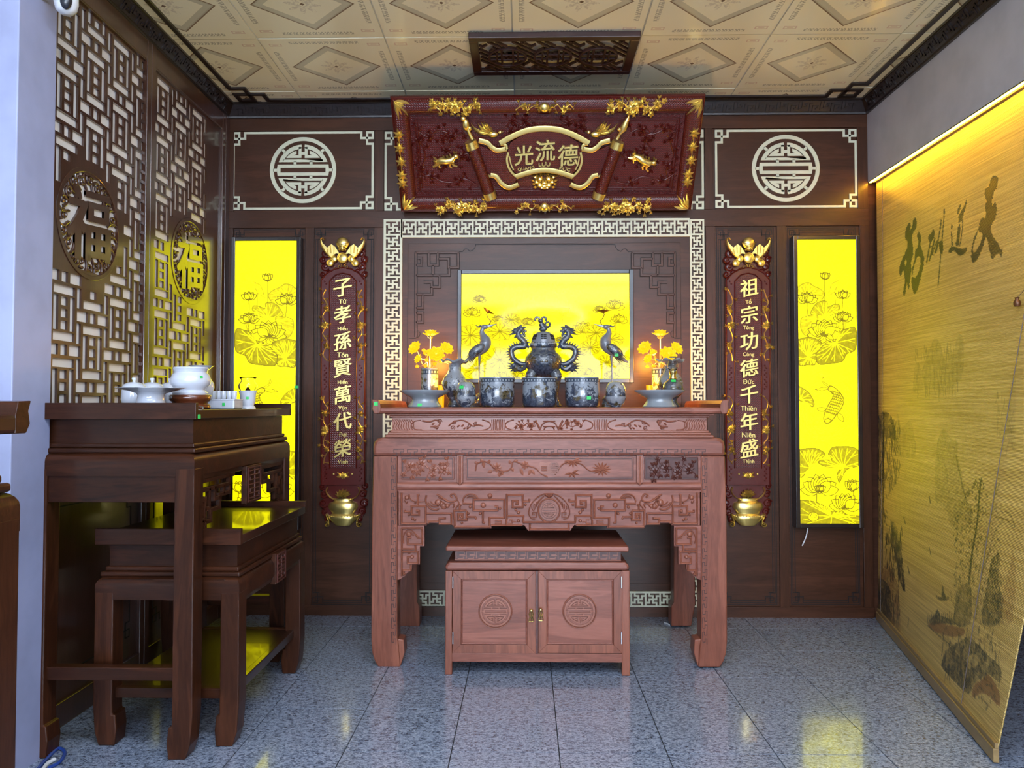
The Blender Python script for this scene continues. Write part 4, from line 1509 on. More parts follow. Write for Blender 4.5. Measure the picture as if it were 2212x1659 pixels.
# phoenixes, cranes
for f, nm in ((lambda p: p, 0), (MX, 1)):
    g = MB()
    def q(x, y): return S(*f([(x, y)])[0])
    c = q(755, 335)
    g.ell(vec3(c, -.014), (.030, .016, .017), 12, 8)
    g.ell(vec3(q(800, 318), -.018), (.012, .011, .010), 10, 6)
    g.leaf(q(806, 318), q(826, 316), .008, .016, -.010)
    for a, b, w, bd in (((740, 325), (605, 262), .026, .22), ((735, 318), (650, 262), .019, .15), ((740, 320), (672, 250), .018, .1), ((748, 318), (690, 245), .017, .08), ((755, 318), (710, 262), .017, .05), ((735, 335), (630, 318), .021, -.1), ((740, 345), (660, 338), .018, -.1), ((745, 350), (730, 358), .012, 0)):
        g.leaf(q(*a), q(*b), w, .016, -.004, bd if nm == 0 else -bd)
    g.build('phoenix_ornament', 'gold_leaf', sign, smooth=True, label='gilded phoenix', **kk)
for cx, cy, sg, tilt in ((440, 508, 1, .0), (1742, 505, 1, .62)):
    g = MB()
    def q(x, y):
        a, b = x * math.cos(tilt) - y * math.sin(tilt), x * math.sin(tilt) + y * math.cos(tilt)
        return S(cx + a, cy + b)
    g.tube([vec3(q(-62, 6), -.012), vec3(q(-30, -2), -.020), vec3(q(5, 2), -.022), vec3(q(40, -6), -.022), vec3(q(58, -22), -.022)], [.010, .022, .020, .021, .014], 10)
    g.ell(vec3(q(68, -30), -.024), (.018, .015, .015), 10, 8)
    g.leaf(q(76, -28), q(92, -14), .018, .022, -.012)
    for a, b in (((60, -42), (50, -66)), ((68, -44), (74, -64)), ((40, -22), (22, -46)), ((20, -18), (0, -36)), ((-5, -16), (-22, -34)), ((-55, 0), (-86, -26)), ((-58, 6), (-88, 2)), ((-55, 10), (-80, 26))): g.leaf(q(*a), q(*b), .016, .018, -.010)
    for a, b, c in (((44, 8), (54, 32), (76, 40)), ((30, 12), (26, 38), (40, 50)), ((-34, 12), (-48, 36), (-34, 50)), ((-46, 10), (-66, 34), (-84, 44))): g.tube([vec3(q(*a), -.014), vec3(q(*b), -.012), vec3(q(*c), -.010)], [.012, .008, .006], 7)
    for k in range(6): g.knob(q(-30 + 16 * k, -6 + (k % 2) * 8), .009, .014, -.026, 6)
    g.build('beast_ornament', 'gold_leaf', sign, smooth=True, label='gilded running beast', **kk)
# gilded sprays on the frame, bamboo at the corners
yfz = -.036
for a, b, sd, w in (((335, 140), (670, 150), 1, .066), ((1505, 140), (1860, 145), 2, .066), ((385, 805), (715, 810), 3, .066), ((1475, 805), (1795, 805), 4, .066)):
    g = MB()
    a, b = S(*a), S(*b)
    spray(g, a[0], a[1], (a[0] + b[0]) / 2, a[1], w, yfz, .015, sd, 3, 14)
    spray(g, b[0], b[1], (a[0] + b[0]) / 2, b[1], w, yfz, .015, sd + 20, 3, 14)
    g.flower(((a[0] + b[0]) / 2, (a[1] + b[1]) / 2), .040, .016, yfz, 8)
    g.build('gilded_spray', 'gold_leaf', sign, smooth=True, **kk)
for y, sd in ((148, 5), (805, 6)):
    g = MB()
    c = S(1093, y)
    for s in (1, -1):
        spray(g, c[0] + s * .05, c[1], c[0] + s * .165, c[1], .055, yfz, .013, sd + s, 1, 6)
        for k in range(4): g.leaf((c[0] + s * .02, c[1] - .012), (c[0] + s * (.03 + .014 * k), c[1] - .034 + .016 * k), .014, .018, yfz, .2 * s)
    g.ell(vec3(c, yfz - .006), (.028, .020, .028), 14, 8)
    g.build('gilded_spray', 'gold_leaf', sign, smooth=True, **kk)
for s, pts in ((1, [(135, 330), (140, 420), (150, 510), (155, 600), (158, 650)]), (-1, [(2080, 320), (2068, 410), (2058, 500), (2040, 590), (2035, 640)])):
    g = MB()
    for k, p in enumerate(pts):
        c = S(*p)
        for j in range(7):
            a = j * .9 + k
            g.leaf(c, (c[0] + .036 * math.cos(a), c[1] + .040 * math.sin(a)), .016, .016, yfz)
    g.bar(sp(SS(pts), 4), .007, .012, yfz)
    g.build('gilded_spray', 'gold_leaf', sign, smooth=True, **kk)
for cx, cz, dx, dz in ((-HW, SL, 1, -1), (HW, SL, -1, -1), (-HW, 0, 1, 1), (HW, 0, -1, 1)):
    g = MB()
    b = (cx + dx * .022, cz + dz * .018)
    for a, L in ((12, .105), (30, .085), (48, .115), (64, .095), (80, .125), (40, .06), (70, .06)):
        ra = math.radians(a)
        g.leaf(b, (b[0] + dx * L * math.cos(ra), b[1] + dz * L * math.sin(ra)), .024, .018, -.030, .05)
    g.build('corner_leaves', 'gold_leaf', sign, smooth=True, label='gilded bamboo leaves', **kk)

# pegs and hanging rods that hold the board to the wall
for u, v in ((988, 455), (1178, 456), (1383, 455)):
    a = at(u, v, 4.66)
    g = MB().tube([a + Vector((0, -.035, .0)), Vector((a.x, D + .012, a.z))], .007, 8)
    g.xform(Matrix.Rotation(-SA, 4, 'X') @ Matrix.Translation(-SB))
    g.build('wall_peg', 'steel', sign, smooth=True, **kk)
for x in (-.55, .75):
    g = MB().tube([Vector((x, 4.262, 3.02)), Vector((x, D + .012, 3.06))], .004, 6)
    g.xform(Matrix.Rotation(-SA, 4, 'X') @ Matrix.Translation(-SB))
    g.build('hanging_rod', 'steel', sign, smooth=True, **kk)

# ---------------------------------------------------------------- rosewood altar table
wood('rosewood', (0.135, 0.036, 0.021), (0.300, 0.105, 0.070), 0.36, 'x', 0.32, 0.12, 0.18, 1.9)
wood('rosewood_upright', (0.120, 0.030, 0.015), (0.275, 0.090, 0.052), 0.36, 'z', 0.32, 0.12, 0.18, 1.9)
wood('rosewood_carved', (0.210, 0.062, 0.034), (0.330, 0.120, 0.075), 0.33, 'x', 0.35, 0.15, 0.15)
wood('rosewood_deep', (0.050, 0.012, 0.009), (0.095, 0.026, 0.018), 0.36, 'x', 0.32, 0.12, 0.18, 1.9)
wood('dark_wood', (0.013, 0.004, 0.0016), (0.060, 0.018, 0.0075), 0.36, 'x', 0.16, 0.10, 0.10, 1.6)
wood('dark_wood_upright', (0.015, 0.004, 0.0016), (0.070, 0.022, 0.009), 0.36, 'z', 0.16, 0.10, 0.10, 1.6)
wood('dark_wood_long', (0.014, 0.005, 0.002), (0.042, 0.013, 0.006), 0.30, 'y', 0.3, 0.6, 0.05)
plain('carve_shade', (0.055, 0.016, 0.011), 0.5)  # shade of the carved lines, laid on as dark strips
plain('tag_green', (0.03, 0.62, 0.12), 0.5)
plain('brass', (0.80, 0.62, 0.25), 0.25, 1.0)
YA, UC = 3.79, 1186.5


def A(u, v): return xz(u, v, YA)


def key_run(mb, a, b, w, y0, unit=0.030, lw=0.0034):
    """running key line from a to b in a band of width w"""
    a, b = Vector(a), Vector(b)
    n = max(1, round((b - a).length / unit))
    t = (b - a) / n
    nn = Vector((-t.y, t.x)).normalized() * w * .5
    pts = []
    for k in range(n):
        p = a + t * k
        f = 1 if k % 2 else -1
        mb.bar([p + nn * f, p + t * .78 + nn * f, p + t * .78 + nn * f * .15, p + t * .32 + nn * f * .15, p + t * .32 - nn * f * .9, p + t * 1.0 - nn * f * .9], lw, .0016, y0, flat=True)


def altar(dx, dy, label, m, mu, mc, carved):
    o = Vector((dx, dy, 0))
    cx = A(UC, 900)[0]
    t = thing('altar_table', label, 'altar table', Vector((cx, YA, 0)) + o)
    def bl(mb, name, mat, parent=None, **k):
        mb.V = [v + o for v in mb.V]
        return mb.build(name, mat, parent or t, **k)
    x0, x1 = A(807, 950)[0], A(1566, 950)[0]
    YBK = 4.60
    def half(pts, mir): return [A(2 * UC - u if mir else u, v) for u, v in pts]
    # top with turned-up ends
    sx0, sx1 = A(813, 880)[0], A(1564, 880)[0]
    bl(MB().box(sx0, sx1, YA - .035, YBK, 1.247, 1.279), 'tabletop', m, bevel=.013)
    for s, e in ((1, sx0), (-1, sx1)):
        pf = [(e + s * .030, 1.262), (e + s * .026, 1.296), (e + s * .016, 1.314), (e - s * .018, 1.318), (e - s * .012, 1.296), (e - s * .014, 1.270), (e - s * .004, 1.2475), (e + s * .02, 1.2465)]
        bl(MB().prism(pf, YA - .036, YBK + .001), 'end_lip', 'rosewood_upright' if carved else mu, bevel=.004)
    wx0, wx1 = A(845, 915)[0], A(1529, 915)[0]
    for g, z0, z1 in ((.030, 1.238, 1.2475), (.012, 1.228, 1.238), (0.0, 1.164, 1.228), (.008, 1.154, 1.164), (.018, 1.142, 1.154), (.028, 1.1295, 1.142)):
        bl(MB().box(wx0 - g, wx1 + g, YA + .022 - g, YBK - .04 + g, z0, z1), 'waist' if g == 0 else 'waist_moulding', mc, bevel=.0035 if g else .001)
    # shouldered top rail
    sh = [(806, 986), (805.5, 966), (808, 954), (814, 948), (824, 945), (1549, 945), (1559, 948), (1565, 954), (1567.5, 966), (1567, 986)]
    bl(MB().prism([A(*p) for p in sh], YA, YBK - .01), 'top_rail', m, bevel=.016)
    # legs
    for mir in (False, True):
        L = [(806.3, 985.5), (803, 1120), (801.5, 1385), (804, 1412), (810, 1430), (817, 1441.5), (864, 1441.5), (861, 1400), (858, 1380), (858, 985.5)]
        p = half(L, mir)
        bl(MB().prism(p, YA + .001, YA + .105), 'leg', mu, bevel=.006)
        f = half([(858, 1382), (871, 1384), (873, 1412), (864, 1441.5), (856, 1441.5), (856, 1382)], mir)
        bl(MB().prism(f, YA + .012, YA + .100), 'foot', mu, bevel=.004)
        if dy == 0 or not mir:
            bx = half([(806.3, 985.5), (803, 1385), (813, 1441.5), (864, 1441.5), (864, 1390), (858, 1380), (858, 985.5)], mir)
            bl(MB().prism(bx, YBK - .115, YBK - .012), 'leg', mu, bevel=.006)
        # end apron between the legs
        xx = sorted(half([(812, 1000), (824, 1000)], mir))
        bl(MB().box(xx[0][0], xx[1][0], YA + .104, YBK - .114, .60 if carved else .86, 1.04), 'end_board', mu, bevel=.002)
    if not carved:
        bl(MB().box(x0 + .1, x1 - .1, YA + .02, YA + .05, .66, 1.04), 'apron', m, bevel=.003)
        return t
    # key fret lines on rail and legs
    k = MB()
    key_run(k, A(846, 977), A(1527, 977), .030, YA, .034, .0030)
    for u in (850.5, 2 * UC - 850.5): key_run(k, A(u, 1392), A(u, 988), .022, YA + .001, .034, .0030)
    bl(k, 'key_fret', 'carve_shade')
    # three carved panels with dividers
    yr = YA + .012
    fld = MB()
    a, b = A(858, 1041), A(1515, 984)
    bl(MB().box(a[0], b[0], YA + .014, YA + .035, a[1], b[1]), 'panel_frame', m)
    for i, (u0, u1) in enumerate(((866, 981), (1006, 1369), (1393, 1509))):
        a, b = A(u0, 1036), A(u1, 988)
        mm = 'rosewood_deep' if i == 2 else 'rosewood'
        pn = bl(MB().box(a[0], b[0], YA + .006, YA + .030, a[1], b[1]), 'drawer_panel', mm, bevel=.003, label='darker carved flower panel' if i == 2 else None)
        g = MB()
        g.bar([(a[0] + .008, a[1] + .008), (b[0] - .008, a[1] + .008), (b[0] - .008, b[1] - .008), (a[0] + .008, b[1] - .008)], .004, .0012, YA + .006, flat=True, close=True)
        bl(g, 'incised_line', 'carve_shade', pn)
        g = MB()
        if i != 1:
            zc = (a[1] + b[1]) / 2
            spray(g, a[0] + .022, zc - .01, (a[0] + b[0]) / 2, zc + .012, .070, YA + .006, .0055, 31 + i, 2, 10)
            spray(g, b[0] - .022, zc + .008, (a[0] + b[0]) / 2, zc - .012, .066, YA + .006, .0055, 61 + i, 2, 10)
        else:
            C = lambda x, y: A(780 + x / 4.367, 820 + y / 4.367)
            E2 = lambda x, y: A(1160 + x / 4.366, 820 + y / 4.366)
            yy = YA + .006
            V1 = [(1078, 862), (1092, 800), (1150, 775), (1205, 790), (1262, 838), (1350, 868), (1412, 840), (1440, 775), (1545, 810), (1640, 835), (1700, 890), (1760, 920)]
            g.bar(sp([C(*p) for p in V1], 4), .007, .007, yy)
            for x, y, r in ((1280, 830, .022), (1545, 808, .019), (1320, 880, .014)): g.flower(C(x, y), r * 1.15, .006, yy, 8)
            for x, y, e in ((1092, 800, (1075, 770)), (1150, 775, (1160, 835)), (1150, 775, (1120, 750)), (1205, 790, (1210, 755)), (1240, 860, (1190, 880)), (1300, 880, (1305, 920)), (1412, 800, (1395, 760)), (1412, 830, (1440, 870)), (1500, 840, (1530, 910)), (1600, 850, (1580, 905)), (1600, 850, (1640, 900)), (1440, 775, (1480, 760))):
                g.leaf(C(x, y), C(*e), .018, .005, yy)
            V2 = [(170, 900), (215, 830), (260, 790), (330, 770), (420, 800), (480, 850), (540, 870), (640, 850)]
            g.bar(sp([E2(*p) for p in V2], 4), .006, .007, yy)
            for hx, hy, n_, L_ in ((340, 770, 8, 85), (610, 845, 13, 95), (330, 880, 5, 75)):
                for j in range(n_):
                    an = math.radians(-30 + 240 * j / n_) if n_ != 13 else 2 * math.pi * j / 13
                    g.leaf(E2(hx, hy), E2(hx + L_ * math.cos(an), hy + L_ * .75 * math.sin(an)), .011, .005, yy)
            g.prism([C(*p) for p in [(1675, 800), (1690, 775), (1740, 785), (1790, 775), (1800, 895), (1740, 885), (1690, 895), (1675, 870)]], yy - .005, yy)
            c = C(1820, 835)
            medallion(g, c[0], c[1], .030, yy - .001, .008)
            for s in (-.2, .1, .4): g.bar([C(1700, 835 + s * 60), C(1755, 835 + s * 60)], .005, .008, yy - .003)
        bl(g, 'flower_relief', 'rosewood_deep' if i == 2 else 'rosewood_carved', pn, smooth=True)
    for u in (993.5, 1382):
        w = 6.5
        pts = [A(u - w, 984), A(u + w, 984), A(u + w, 1041), A(u, 1049), A(u - w, 1041)]
        d = MB().prism(pts, YA - .004, YA + .03)
        d.bar([A(u, 985), A(u, 1047)], .012, .006, YA - .004)
        bl(d, 'divider', mc, bevel=.002)
    a, b = A(858, 1062), A(1515, 1041)
    bl(MB().box(a[0], b[0], YA + .012, YA + .05, a[1], b[1]), 'cross_rail', m)
    g = MB().bar([A(858, 1051), A(1515, 1051)], .040, .014, YA + .013)
    bl(g, 'rail_moulding', m, smooth=True)
    # frieze carving on the waist
    yw = YA + .022
    g = MB()
    C = lambda x, y, mir: A((lambda u: 2 * UC - u if mir else u)(780 + x / 4.367), 820 + y / 4.367)
    for mir in (False, True):
        for j in range(9): g.bar(sp([C(290 + 22 * j, 378, mir), C(300 + 22 * j + 12, 410, mir), C(296 + 24 * j, 445, mir), C(315 + 24 * j, 482, mir)], 4), .0045, .004, yw)
        g.bar(sp([C(560, 385, mir), (C(500, 395, mir)), C(468, 430, mir), C(505, 470, mir), C(570, 475, mir)], 4), .005, .006, yw)
        V = [(570, 390), (640, 400), (690, 385), (740, 400), (720, 440), (650, 445)]
        g.bar(sp([C(x, y, mir) for x, y in V], 4), .008, .007, yw)
        V = [(820, 440), (870, 400), (950, 385), (1010, 410), (1050, 440), (1100, 430), (1150, 440)]
        g.bar(sp([C(x, y, mir) for x, y in V], 4), .007, .007, yw)
        for x, y, r in ((735, 395, .012), (860, 455, .012), (1015, 435, .011), (1075, 420, .010), (880, 405, .010), (690, 450, .009)):
            g.spiral(C(x, y, mir), r, 1.4, .005, .007, yw, x, -1 if mir else 1)
        for x, y in ((900, 450), (940, 445), (960, 470), (990, 470), (850, 420), (700, 470), (660, 430)): g.leaf(C(x, y, mir), C(x + 30, y - 20, mir), .010, .008, yw)
        for s in (-1, 1):
            for j in range(4): g.bar(sp([C(1290 + s * (8 + 17 * j), 378, mir), C(1290 + s * (3 + 14 * j + 10), 430, mir), C(1290 + s * (8 + 17 * j), 484, mir)], 4), .0045, .005, yw)
            g.bar(sp([C(1290 + s * 150, 380, mir), C(1290 + s * 90, 400, mir), C(1290 + s * 70, 430, mir), C(1290 + s * 90, 462, mir), C(1290 + s * 150, 482, mir)], 4), .006, .006, yw)
        p, q = C(1460, 430, mir), C(1650, 430, mir)
        spray(g, p[0], p[1], q[0], q[1], .040, yw, .007, 77 + mir, 2, 8)
        g.bar([C(1645, 385, mir), C(1690, 475, mir)], .010, .010, yw)
        g.bar(sp([C(1690, 470, mir), C(1715, 420, mir), C(1770, 395, mir), C(1834, 395, mir)], 4), .006, .008, yw)
        g.bar(sp([C(1725, 475, mir), C(1750, 445, mir), C(1834, 445, mir)], 4), .006, .008, yw)
    bl(g, 'frieze_carving', 'rosewood_carved', smooth=True)
    # carved apron
    ya = YA + .008
    half_ol = [(860, 1061), (860, 1135.5), (922, 1135.5), (922, 1131), (946, 1131), (946, 1135), (978, 1135), (981, 1142.5), (1061.5, 1142.5), (1061.5, 1137), (1126, 1137), (1132, 1135), (1141, 1147.5)]
    ol = [A(*p) for p in half_ol] + [A(2 * UC - u, v) for u, v in half_ol[::-1]]
    ap = bl(MB().prism(ol, ya, ya + .026), 'apron', 'rosewood', bevel=.002)
    K = lambda x, y, mir: A((lambda u: 2 * UC - u if mir else u)(860 + x / 6.506), 1050 + y / 6.506)
    RB = [[(45, 95), (45, 530), (385, 532), (385, 285), (185, 285), (185, 408), (292, 408), (292, 352), (250, 352)],
          [(275, 280), (275, 130), (298, 122)], [(88, 335), (92, 365), (180, 365)], [(400, 388), (745, 388), (745, 535), (578, 535), (578, 460), (655, 460), (655, 440)],
          [(425, 525), (425, 502), (570, 500)], [(960, 348), (960, 480), (842, 480), (842, 395), (905, 395), (905, 445), (880, 445)], [(960, 348), (785, 348), (795, 575), (1285, 575), (1280, 448), (1490, 448), (1490, 192), (1058, 192), (1058, 345), (1395, 345), (1395, 290), (1355, 288)],
          [(905, 252), (1045, 252)], [(862, 340), (865, 272), (890, 262)], [(1190, 350), (1190, 515), (1222, 520)], [(965, 438), (1085, 438), (1098, 470)],
          [(1528, 110), (1528, 470)], [(1528, 130), (1750, 130), (1750, 300), (1608, 300), (1608, 212), (1682, 212), (1682, 252), (1645, 252)], [(1528, 422), (1758, 422), (1758, 500)],
          [(1755, 218), (1840, 218), (1845, 182)], [(1305, 553), (1740, 553)], [(1360, 492), (1450, 492), (1450, 526), (1360, 526)], [(1520, 470), (1520, 553)], [(1750, 512), (2130, 512)], [(1852, 530), (1852, 610), (2130, 610)],
          [(1560, 480), (1600, 480), (1600, 530), (1545, 530)], [(1600, 505), (1660, 505)]]
    for mir in (False, True):
        g = MB()
        for j, l in enumerate(RB): g.bar([K(x, y, mir) for x, y in l], .0105 if j not in (16, 20, 21) else .006, .012 if j not in (16, 20, 21) else .006, ya)
        for x, y, r in ((1290, 138, 36), (1195, 272, 38), (1010, 297, 22), (1430, 317, 20), (985, 387, 18), (895, 520, 18), (1155, 387, 22), (200, 462, 22), (150, 407, 18), (235, 242, 15), (1790, 265, 20), (1690, 372, 26), (1655, 337, 20), (265, 352, 24), (235, 478, 18), (880, 425, 20), (1690, 490, 24)):
            g.knob(K(x, y, mir), r * YA / FPX / 6.506, .014, ya, 10)
        for l, w in (([(395, 130), (385, 220), (440, 310), (520, 338), (575, 318)], .009), ([(540, 120), (600, 150), (680, 212), (780, 222), (822, 180), (780, 112), (735, 135), (760, 165)], .009), ([(415, 235), (480, 290), (560, 290)], .006), ([(450, 220), (500, 260), (560, 260)], .006),
                     ([(150, 118), (170, 185), (240, 222), (365, 222)], .005), ([(85, 200), (115, 245), (125, 215)], .005), ([(905, 228), (930, 155), (1000, 116), (1080, 130), (1122, 180)], .008), ([(965, 165), (1025, 138), (1092, 172)], .006), ([(1000, 160), (1060, 165)], .005), ([(690, 310), (740, 250), (790, 260), (770, 310)], .007), ([(800, 320), (850, 250), (830, 200)], .007)):
            g.bar(sp([K(x, y, mir) for x, y in l], 4), w, .010, ya)
        for x, y, r in ((560, 235, 50), (640, 285, 46), (610, 255, 40), (690, 280, 30), (120, 165, 34)): g.knob(K(x, y, mir), r * YA / FPX / 6.506, .011, ya, 10)
        for x, y in ((640, 270), (600, 230)): g.spiral(K(x, y, mir), .012, 1.5, .004, .013, ya, x, -1 if mir else 1)
        for j in range(5): g.leaf(K(600 + 30 * j, 185 + 12 * j, mir), K(560 + 18 * j, 140 + 6 * j, mir), .010, .008, ya)
        # wing beside the centre emblem
        g.bar(sp([K(x, y, mir) for x, y in [(2125, 108), (2050, 115), (1960, 160), (1875, 250), (1835, 370), (1865, 450), (1925, 470)]], 4), .006, .010, ya)
        for j in range(6): g.bar(sp([K(2060 - 36 * j, 130 + 30 * j, mir), K(2010 - 26 * j, 190 + 26 * j, mir), K(1960 - 10 * j, 250 + 22 * j, mir)], 3), .0045, .007, ya)
        g.bar([K(x, y, mir) for x, y in [(1880, 440), (1945, 440), (1945, 375), (1890, 375), (1890, 405), (1920, 405)]], .005, .008, ya)
        bl(g, 'dragon_scroll_carving', 'rosewood_carved', ap, smooth=True)
    g = MB()
    c = A(UC - .5, 1103)
    medallion(g, c[0], c[1], .046, ya, .010)
    g.bar([(c[0] + .054 * math.cos(j * .2618), c[1] + .058 * math.sin(j * .2618)) for j in range(24)], .008, .009, ya, close=True)
    for s in (1, -1):
        g.leaf((c[0], c[1] + .066), (c[0] + s * .026, c[1] + .086), .016, .012, ya)
        g.leaf((c[0], c[1] + .060), (c[0] + s * .010, c[1] + .084), .012, .012, ya)
    bl(g, 'longevity_emblem', 'rosewood_carved', ap)
    # corner brackets
    for mir in (False, True):
        Q = lambda x, y: A((lambda u: 2 * UC - u if mir else u)(780 + x / 4.148), 1100 + y / 4.148)
        bk = bl(MB().prism([Q(*p) for p in [(322, 148), (565, 148), (565, 335), (525, 338), (525, 500), (456, 502), (452, 556), (412, 572), (388, 604), (345, 634), (322, 640)]], ya + .002, ya + .026), 'corner_bracket', 'rosewood', bevel=.002)
        g = MB()
        for l in ([(362, 172), (545, 172), (545, 318), (415, 318), (415, 258), (448, 258)], [(362, 600), (362, 172)], [(362, 385), (505, 385), (505, 488), (415, 488), (415, 432), (462, 432)], [(440, 500), (440, 550), (378, 550), (378, 590), (395, 580)], [(485, 320), (485, 380)], [(362, 360), (470, 360)]):
            g.bar([Q(*p) for p in l], .0098, .011, ya + .002)
        for l in ([(380, 310), (372, 260), (400, 200), (440, 190), (480, 220), (500, 260), (535, 265)], [(400, 230), (440, 210), (470, 240)], [(460, 200), (500, 240), (520, 255)]):
            g.bar(sp([Q(*p) for p in l], 4), .006, .008, ya + .002)
        g.knob(Q(455, 430), .010, .014, ya + .002); g.knob(Q(425, 225), .014, .009, ya + .002); g.knob(Q(430, 395), .006, .011, ya + .002)
        bl(g, 'bracket_carving', 'rosewood_carved', bk, smooth=True)
    # inner carcass and green price tag
    bl(MB().box(x0 + .06, x1 - .06, YBK - .06, YBK - .03, .86, 1.13), 'back_board', m)
    p = at(812, 872, YA - .040)
    bl(MB().box(p.x - .010, p.x + .009, YA - .0385, YA - .0365, p.z - .009, p.z + .008), 'price_tag', 'tag_green', label='small green price sticker')
    return t


altar(0, 0, 'large carved rosewood altar table in front of the panelled wall', 'rosewood', 'rosewood_upright', 'rosewood_carved', True)

# ---------------------------------------------------------------- low cabinet under the altar
YC = 3.68


def low_cabinet():
    def C(u, v): return xz(u, v, YC)
    x0, x1 = C(962, 1300)[0], C(1359, 1300)[0]
    z = lambda v: C(1160, v)[1]
    YBK = 4.16
    t = thing('low_cabinet', 'low two-door rosewood cabinet tucked under the altar', 'cabinet', ((x0 + x1) / 2, YC, 0))
    MB().box(C(963, 1185)[0], C(1358, 1185)[0], YC - .012, YBK + .012, z(1191), z(1179.5)).build('top', 'rosewood', t, bevel=.008)
    a, b = C(981, 1214), C(1343, 1191)
    MB().box(a[0], b[0], YC + .022, YBK - .02, a[1], b[1]).build('waist', 'rosewood_deep', t, bevel=.002)
    g = MB()
    n = 16
    for k in range(n):
        p = a[0] + .008 + (b[0] - a[0] - .016) * k / n
        w = (b[0] - a[0] - .016) / n
        zc, h = (a[1] + b[1]) / 2 + .003, .017
        f = 1
        g.bar([(p, zc - h), (p, zc + h), (p + w * .80, zc + h), (p + w * .80, zc + h * .1), (p + w * .35, zc + h * .1), (p + w * .35, zc - h * .1), (p + w * .9, zc - h * .1)], .0034, .002, YC + .022, flat=True)
        g.bar([(p + w * .15, zc - h), (p + w * .72, zc - h), (p + w * .72, zc - h * .5)], .0034, .002, YC + .022, flat=True)
    g.bar([(a[0], a[1] + .006), (b[0], a[1] + .006)], .006, .003, YC + .022)
    g.build('key_fret', 'rosewood_carved', t)
    sh = [(962, 1233), (961.5, 1224), (964, 1218), (971, 1214.5), (1350, 1214.5), (1357, 1218), (1359.5, 1224), (1359, 1233)]
    MB().prism([C(*p) for p in sh], YC, YBK).build('shoulder', 'rosewood', t, bevel=.012)
    for u0, u1 in ((961.5, 977), (1344, 1360)):
        a, b = C(u0, 1458.5), C(u1, 1233)
        for y0 in (YC + .001, YBK - .04):
            MB().box(a[0], b[0], y0, y0 + .038, 0.0, b[1]).build('leg', 'rosewood_upright', t, bevel=.003)
        MB().box(a[0] + .006, b[0] - .006, YC + .038, YBK - .04, z(1430), z(1232)).build('side_panel', 'rosewood_upright', t)
    MB().box(x0 + .03, x1 - .03, YC + .004, YBK - .01, z(1431), z(1412)).build('bottom_rail', 'rosewood', t, bevel=.002)
    MB().box(x0 + .03, x1 - .03, YBK - .03, YBK - .015, z(1412), z(1232)).build('back_panel', 'rosewood', t)
    MB().box(C(1157.5, 1300)[0], C(1162.5, 1300)[0], YC - .003, YC + .03, z(1412), z(1233)).build('meeting_strip', 'rosewood_deep', t, bevel=.001)
    for i, (u0, u1) in enumerate(((977.5, 1157), (1163, 1343.5))):
        a, b = C(u0, 1411), C(u1, 1234)
        fw = .040
        d = MB()
        for pl in ([(a[0], a[1]), (b[0], a[1]), (b[0] - fw, a[1] + fw), (a[0] + fw, a[1] + fw)], [(a[0], b[1]), (b[0], b[1]), (b[0] - fw, b[1] - fw), (a[0] + fw, b[1] - fw)],
                   [(a[0], a[1]), (a[0] + fw, a[1] + fw), (a[0] + fw, b[1] - fw), (a[0], b[1])], [(b[0], a[1]), (b[0] - fw, a[1] + fw), (b[0] - fw, b[1] - fw), (b[0], b[1])]):
            d.prism(pl, YC + .002, YC + .024)
        dr = d.build('door', 'rosewood_upright', t, bevel=.0012)
        pn = MB().box(a[0] + fw - .003, b[0] - fw + .003, YC + .008, YC + .022, a[1] + fw - .003, b[1] - fw + .003).build('door_panel', 'rosewood', dr)
        g = MB().bar([(a[0] + fw + .004, a[1] + fw + .004), (b[0] - fw - .004, a[1] + fw + .004), (b[0] - fw - .004, b[1] - fw - .004), (a[0] + fw + .004, b[1] - fw - .004)], .008, .005, YC + .008, close=True)
        g.build('panel_moulding', 'rosewood', dr)
        c = C(1070 if i == 0 else 1252, 1321)
        g = medallion(MB(), c[0], c[1], 33 * YC / FPX, YC + .008, .006)
        g.bar([(c[0] + 35.5 * YC / FPX * math.cos(j * .1309), c[1] + 35.5 * YC / FPX * math.sin(j * .1309)) for j in range(48)], .006, .008, YC + .008, close=True)
        g.build('medallion', 'rosewood_carved', dr, bevel=.0015, label='carved round longevity emblem')
        c = C(1147.5 if i == 0 else 1168, 1318 if i == 0 else 1316)
        g = MB()
        g.ell((c[0], YC - .008, c[1]), (.0095, .010, .008), 10, 6)
        g.bar(sp([(c[0] - .004, c[1] - .004), (c[0] - .010, c[1] - .020), (c[0] - .006, c[1] - .032), (c[0] - .011, c[1] - .052), (c[0] + .011, c[1] - .052), (c[0] + .006, c[1] - .032), (c[0] + .010, c[1] - .020), (c[0] + .004, c[1] - .004)], 4), .005, .004, YC - .002)
        g.bar([(c[0], c[1] - .01), (c[0], c[1] - .05)], .005, .004, YC - .002)
        g.build('handle', 'brass', dr, smooth=True, label='brass gourd-shaped drop handle')
        for v in (1258, 1378):
            q = C(u0 + 1 if i == 0 else u1 - 1, v)
            MB().tube([(q[0], YC - .001, q[1] - .028), (q[0], YC - .001, q[1] + .028)], .0035, 8).build('hinge', 'steel', dr, smooth=True)
    return t


low_cabinet()

# ---------------------------------------------------------------- dark lacquered tables along the screens (fronts face +x)
MYZ = lambda x: Matrix(((0, 1, 0, x), (1, 0, 0, 0), (0, 0, 1, 0), (0, 0, 0, 1)))     # carving plane (s, depth, z) -> (x + depth, s, z), relief towards -x
MFX = lambda x: Matrix(((0, -1, 0, x), (1, 0, 0, 0), (0, 0, 1, 0), (0, 0, 0, 1)))    # relief towards +x


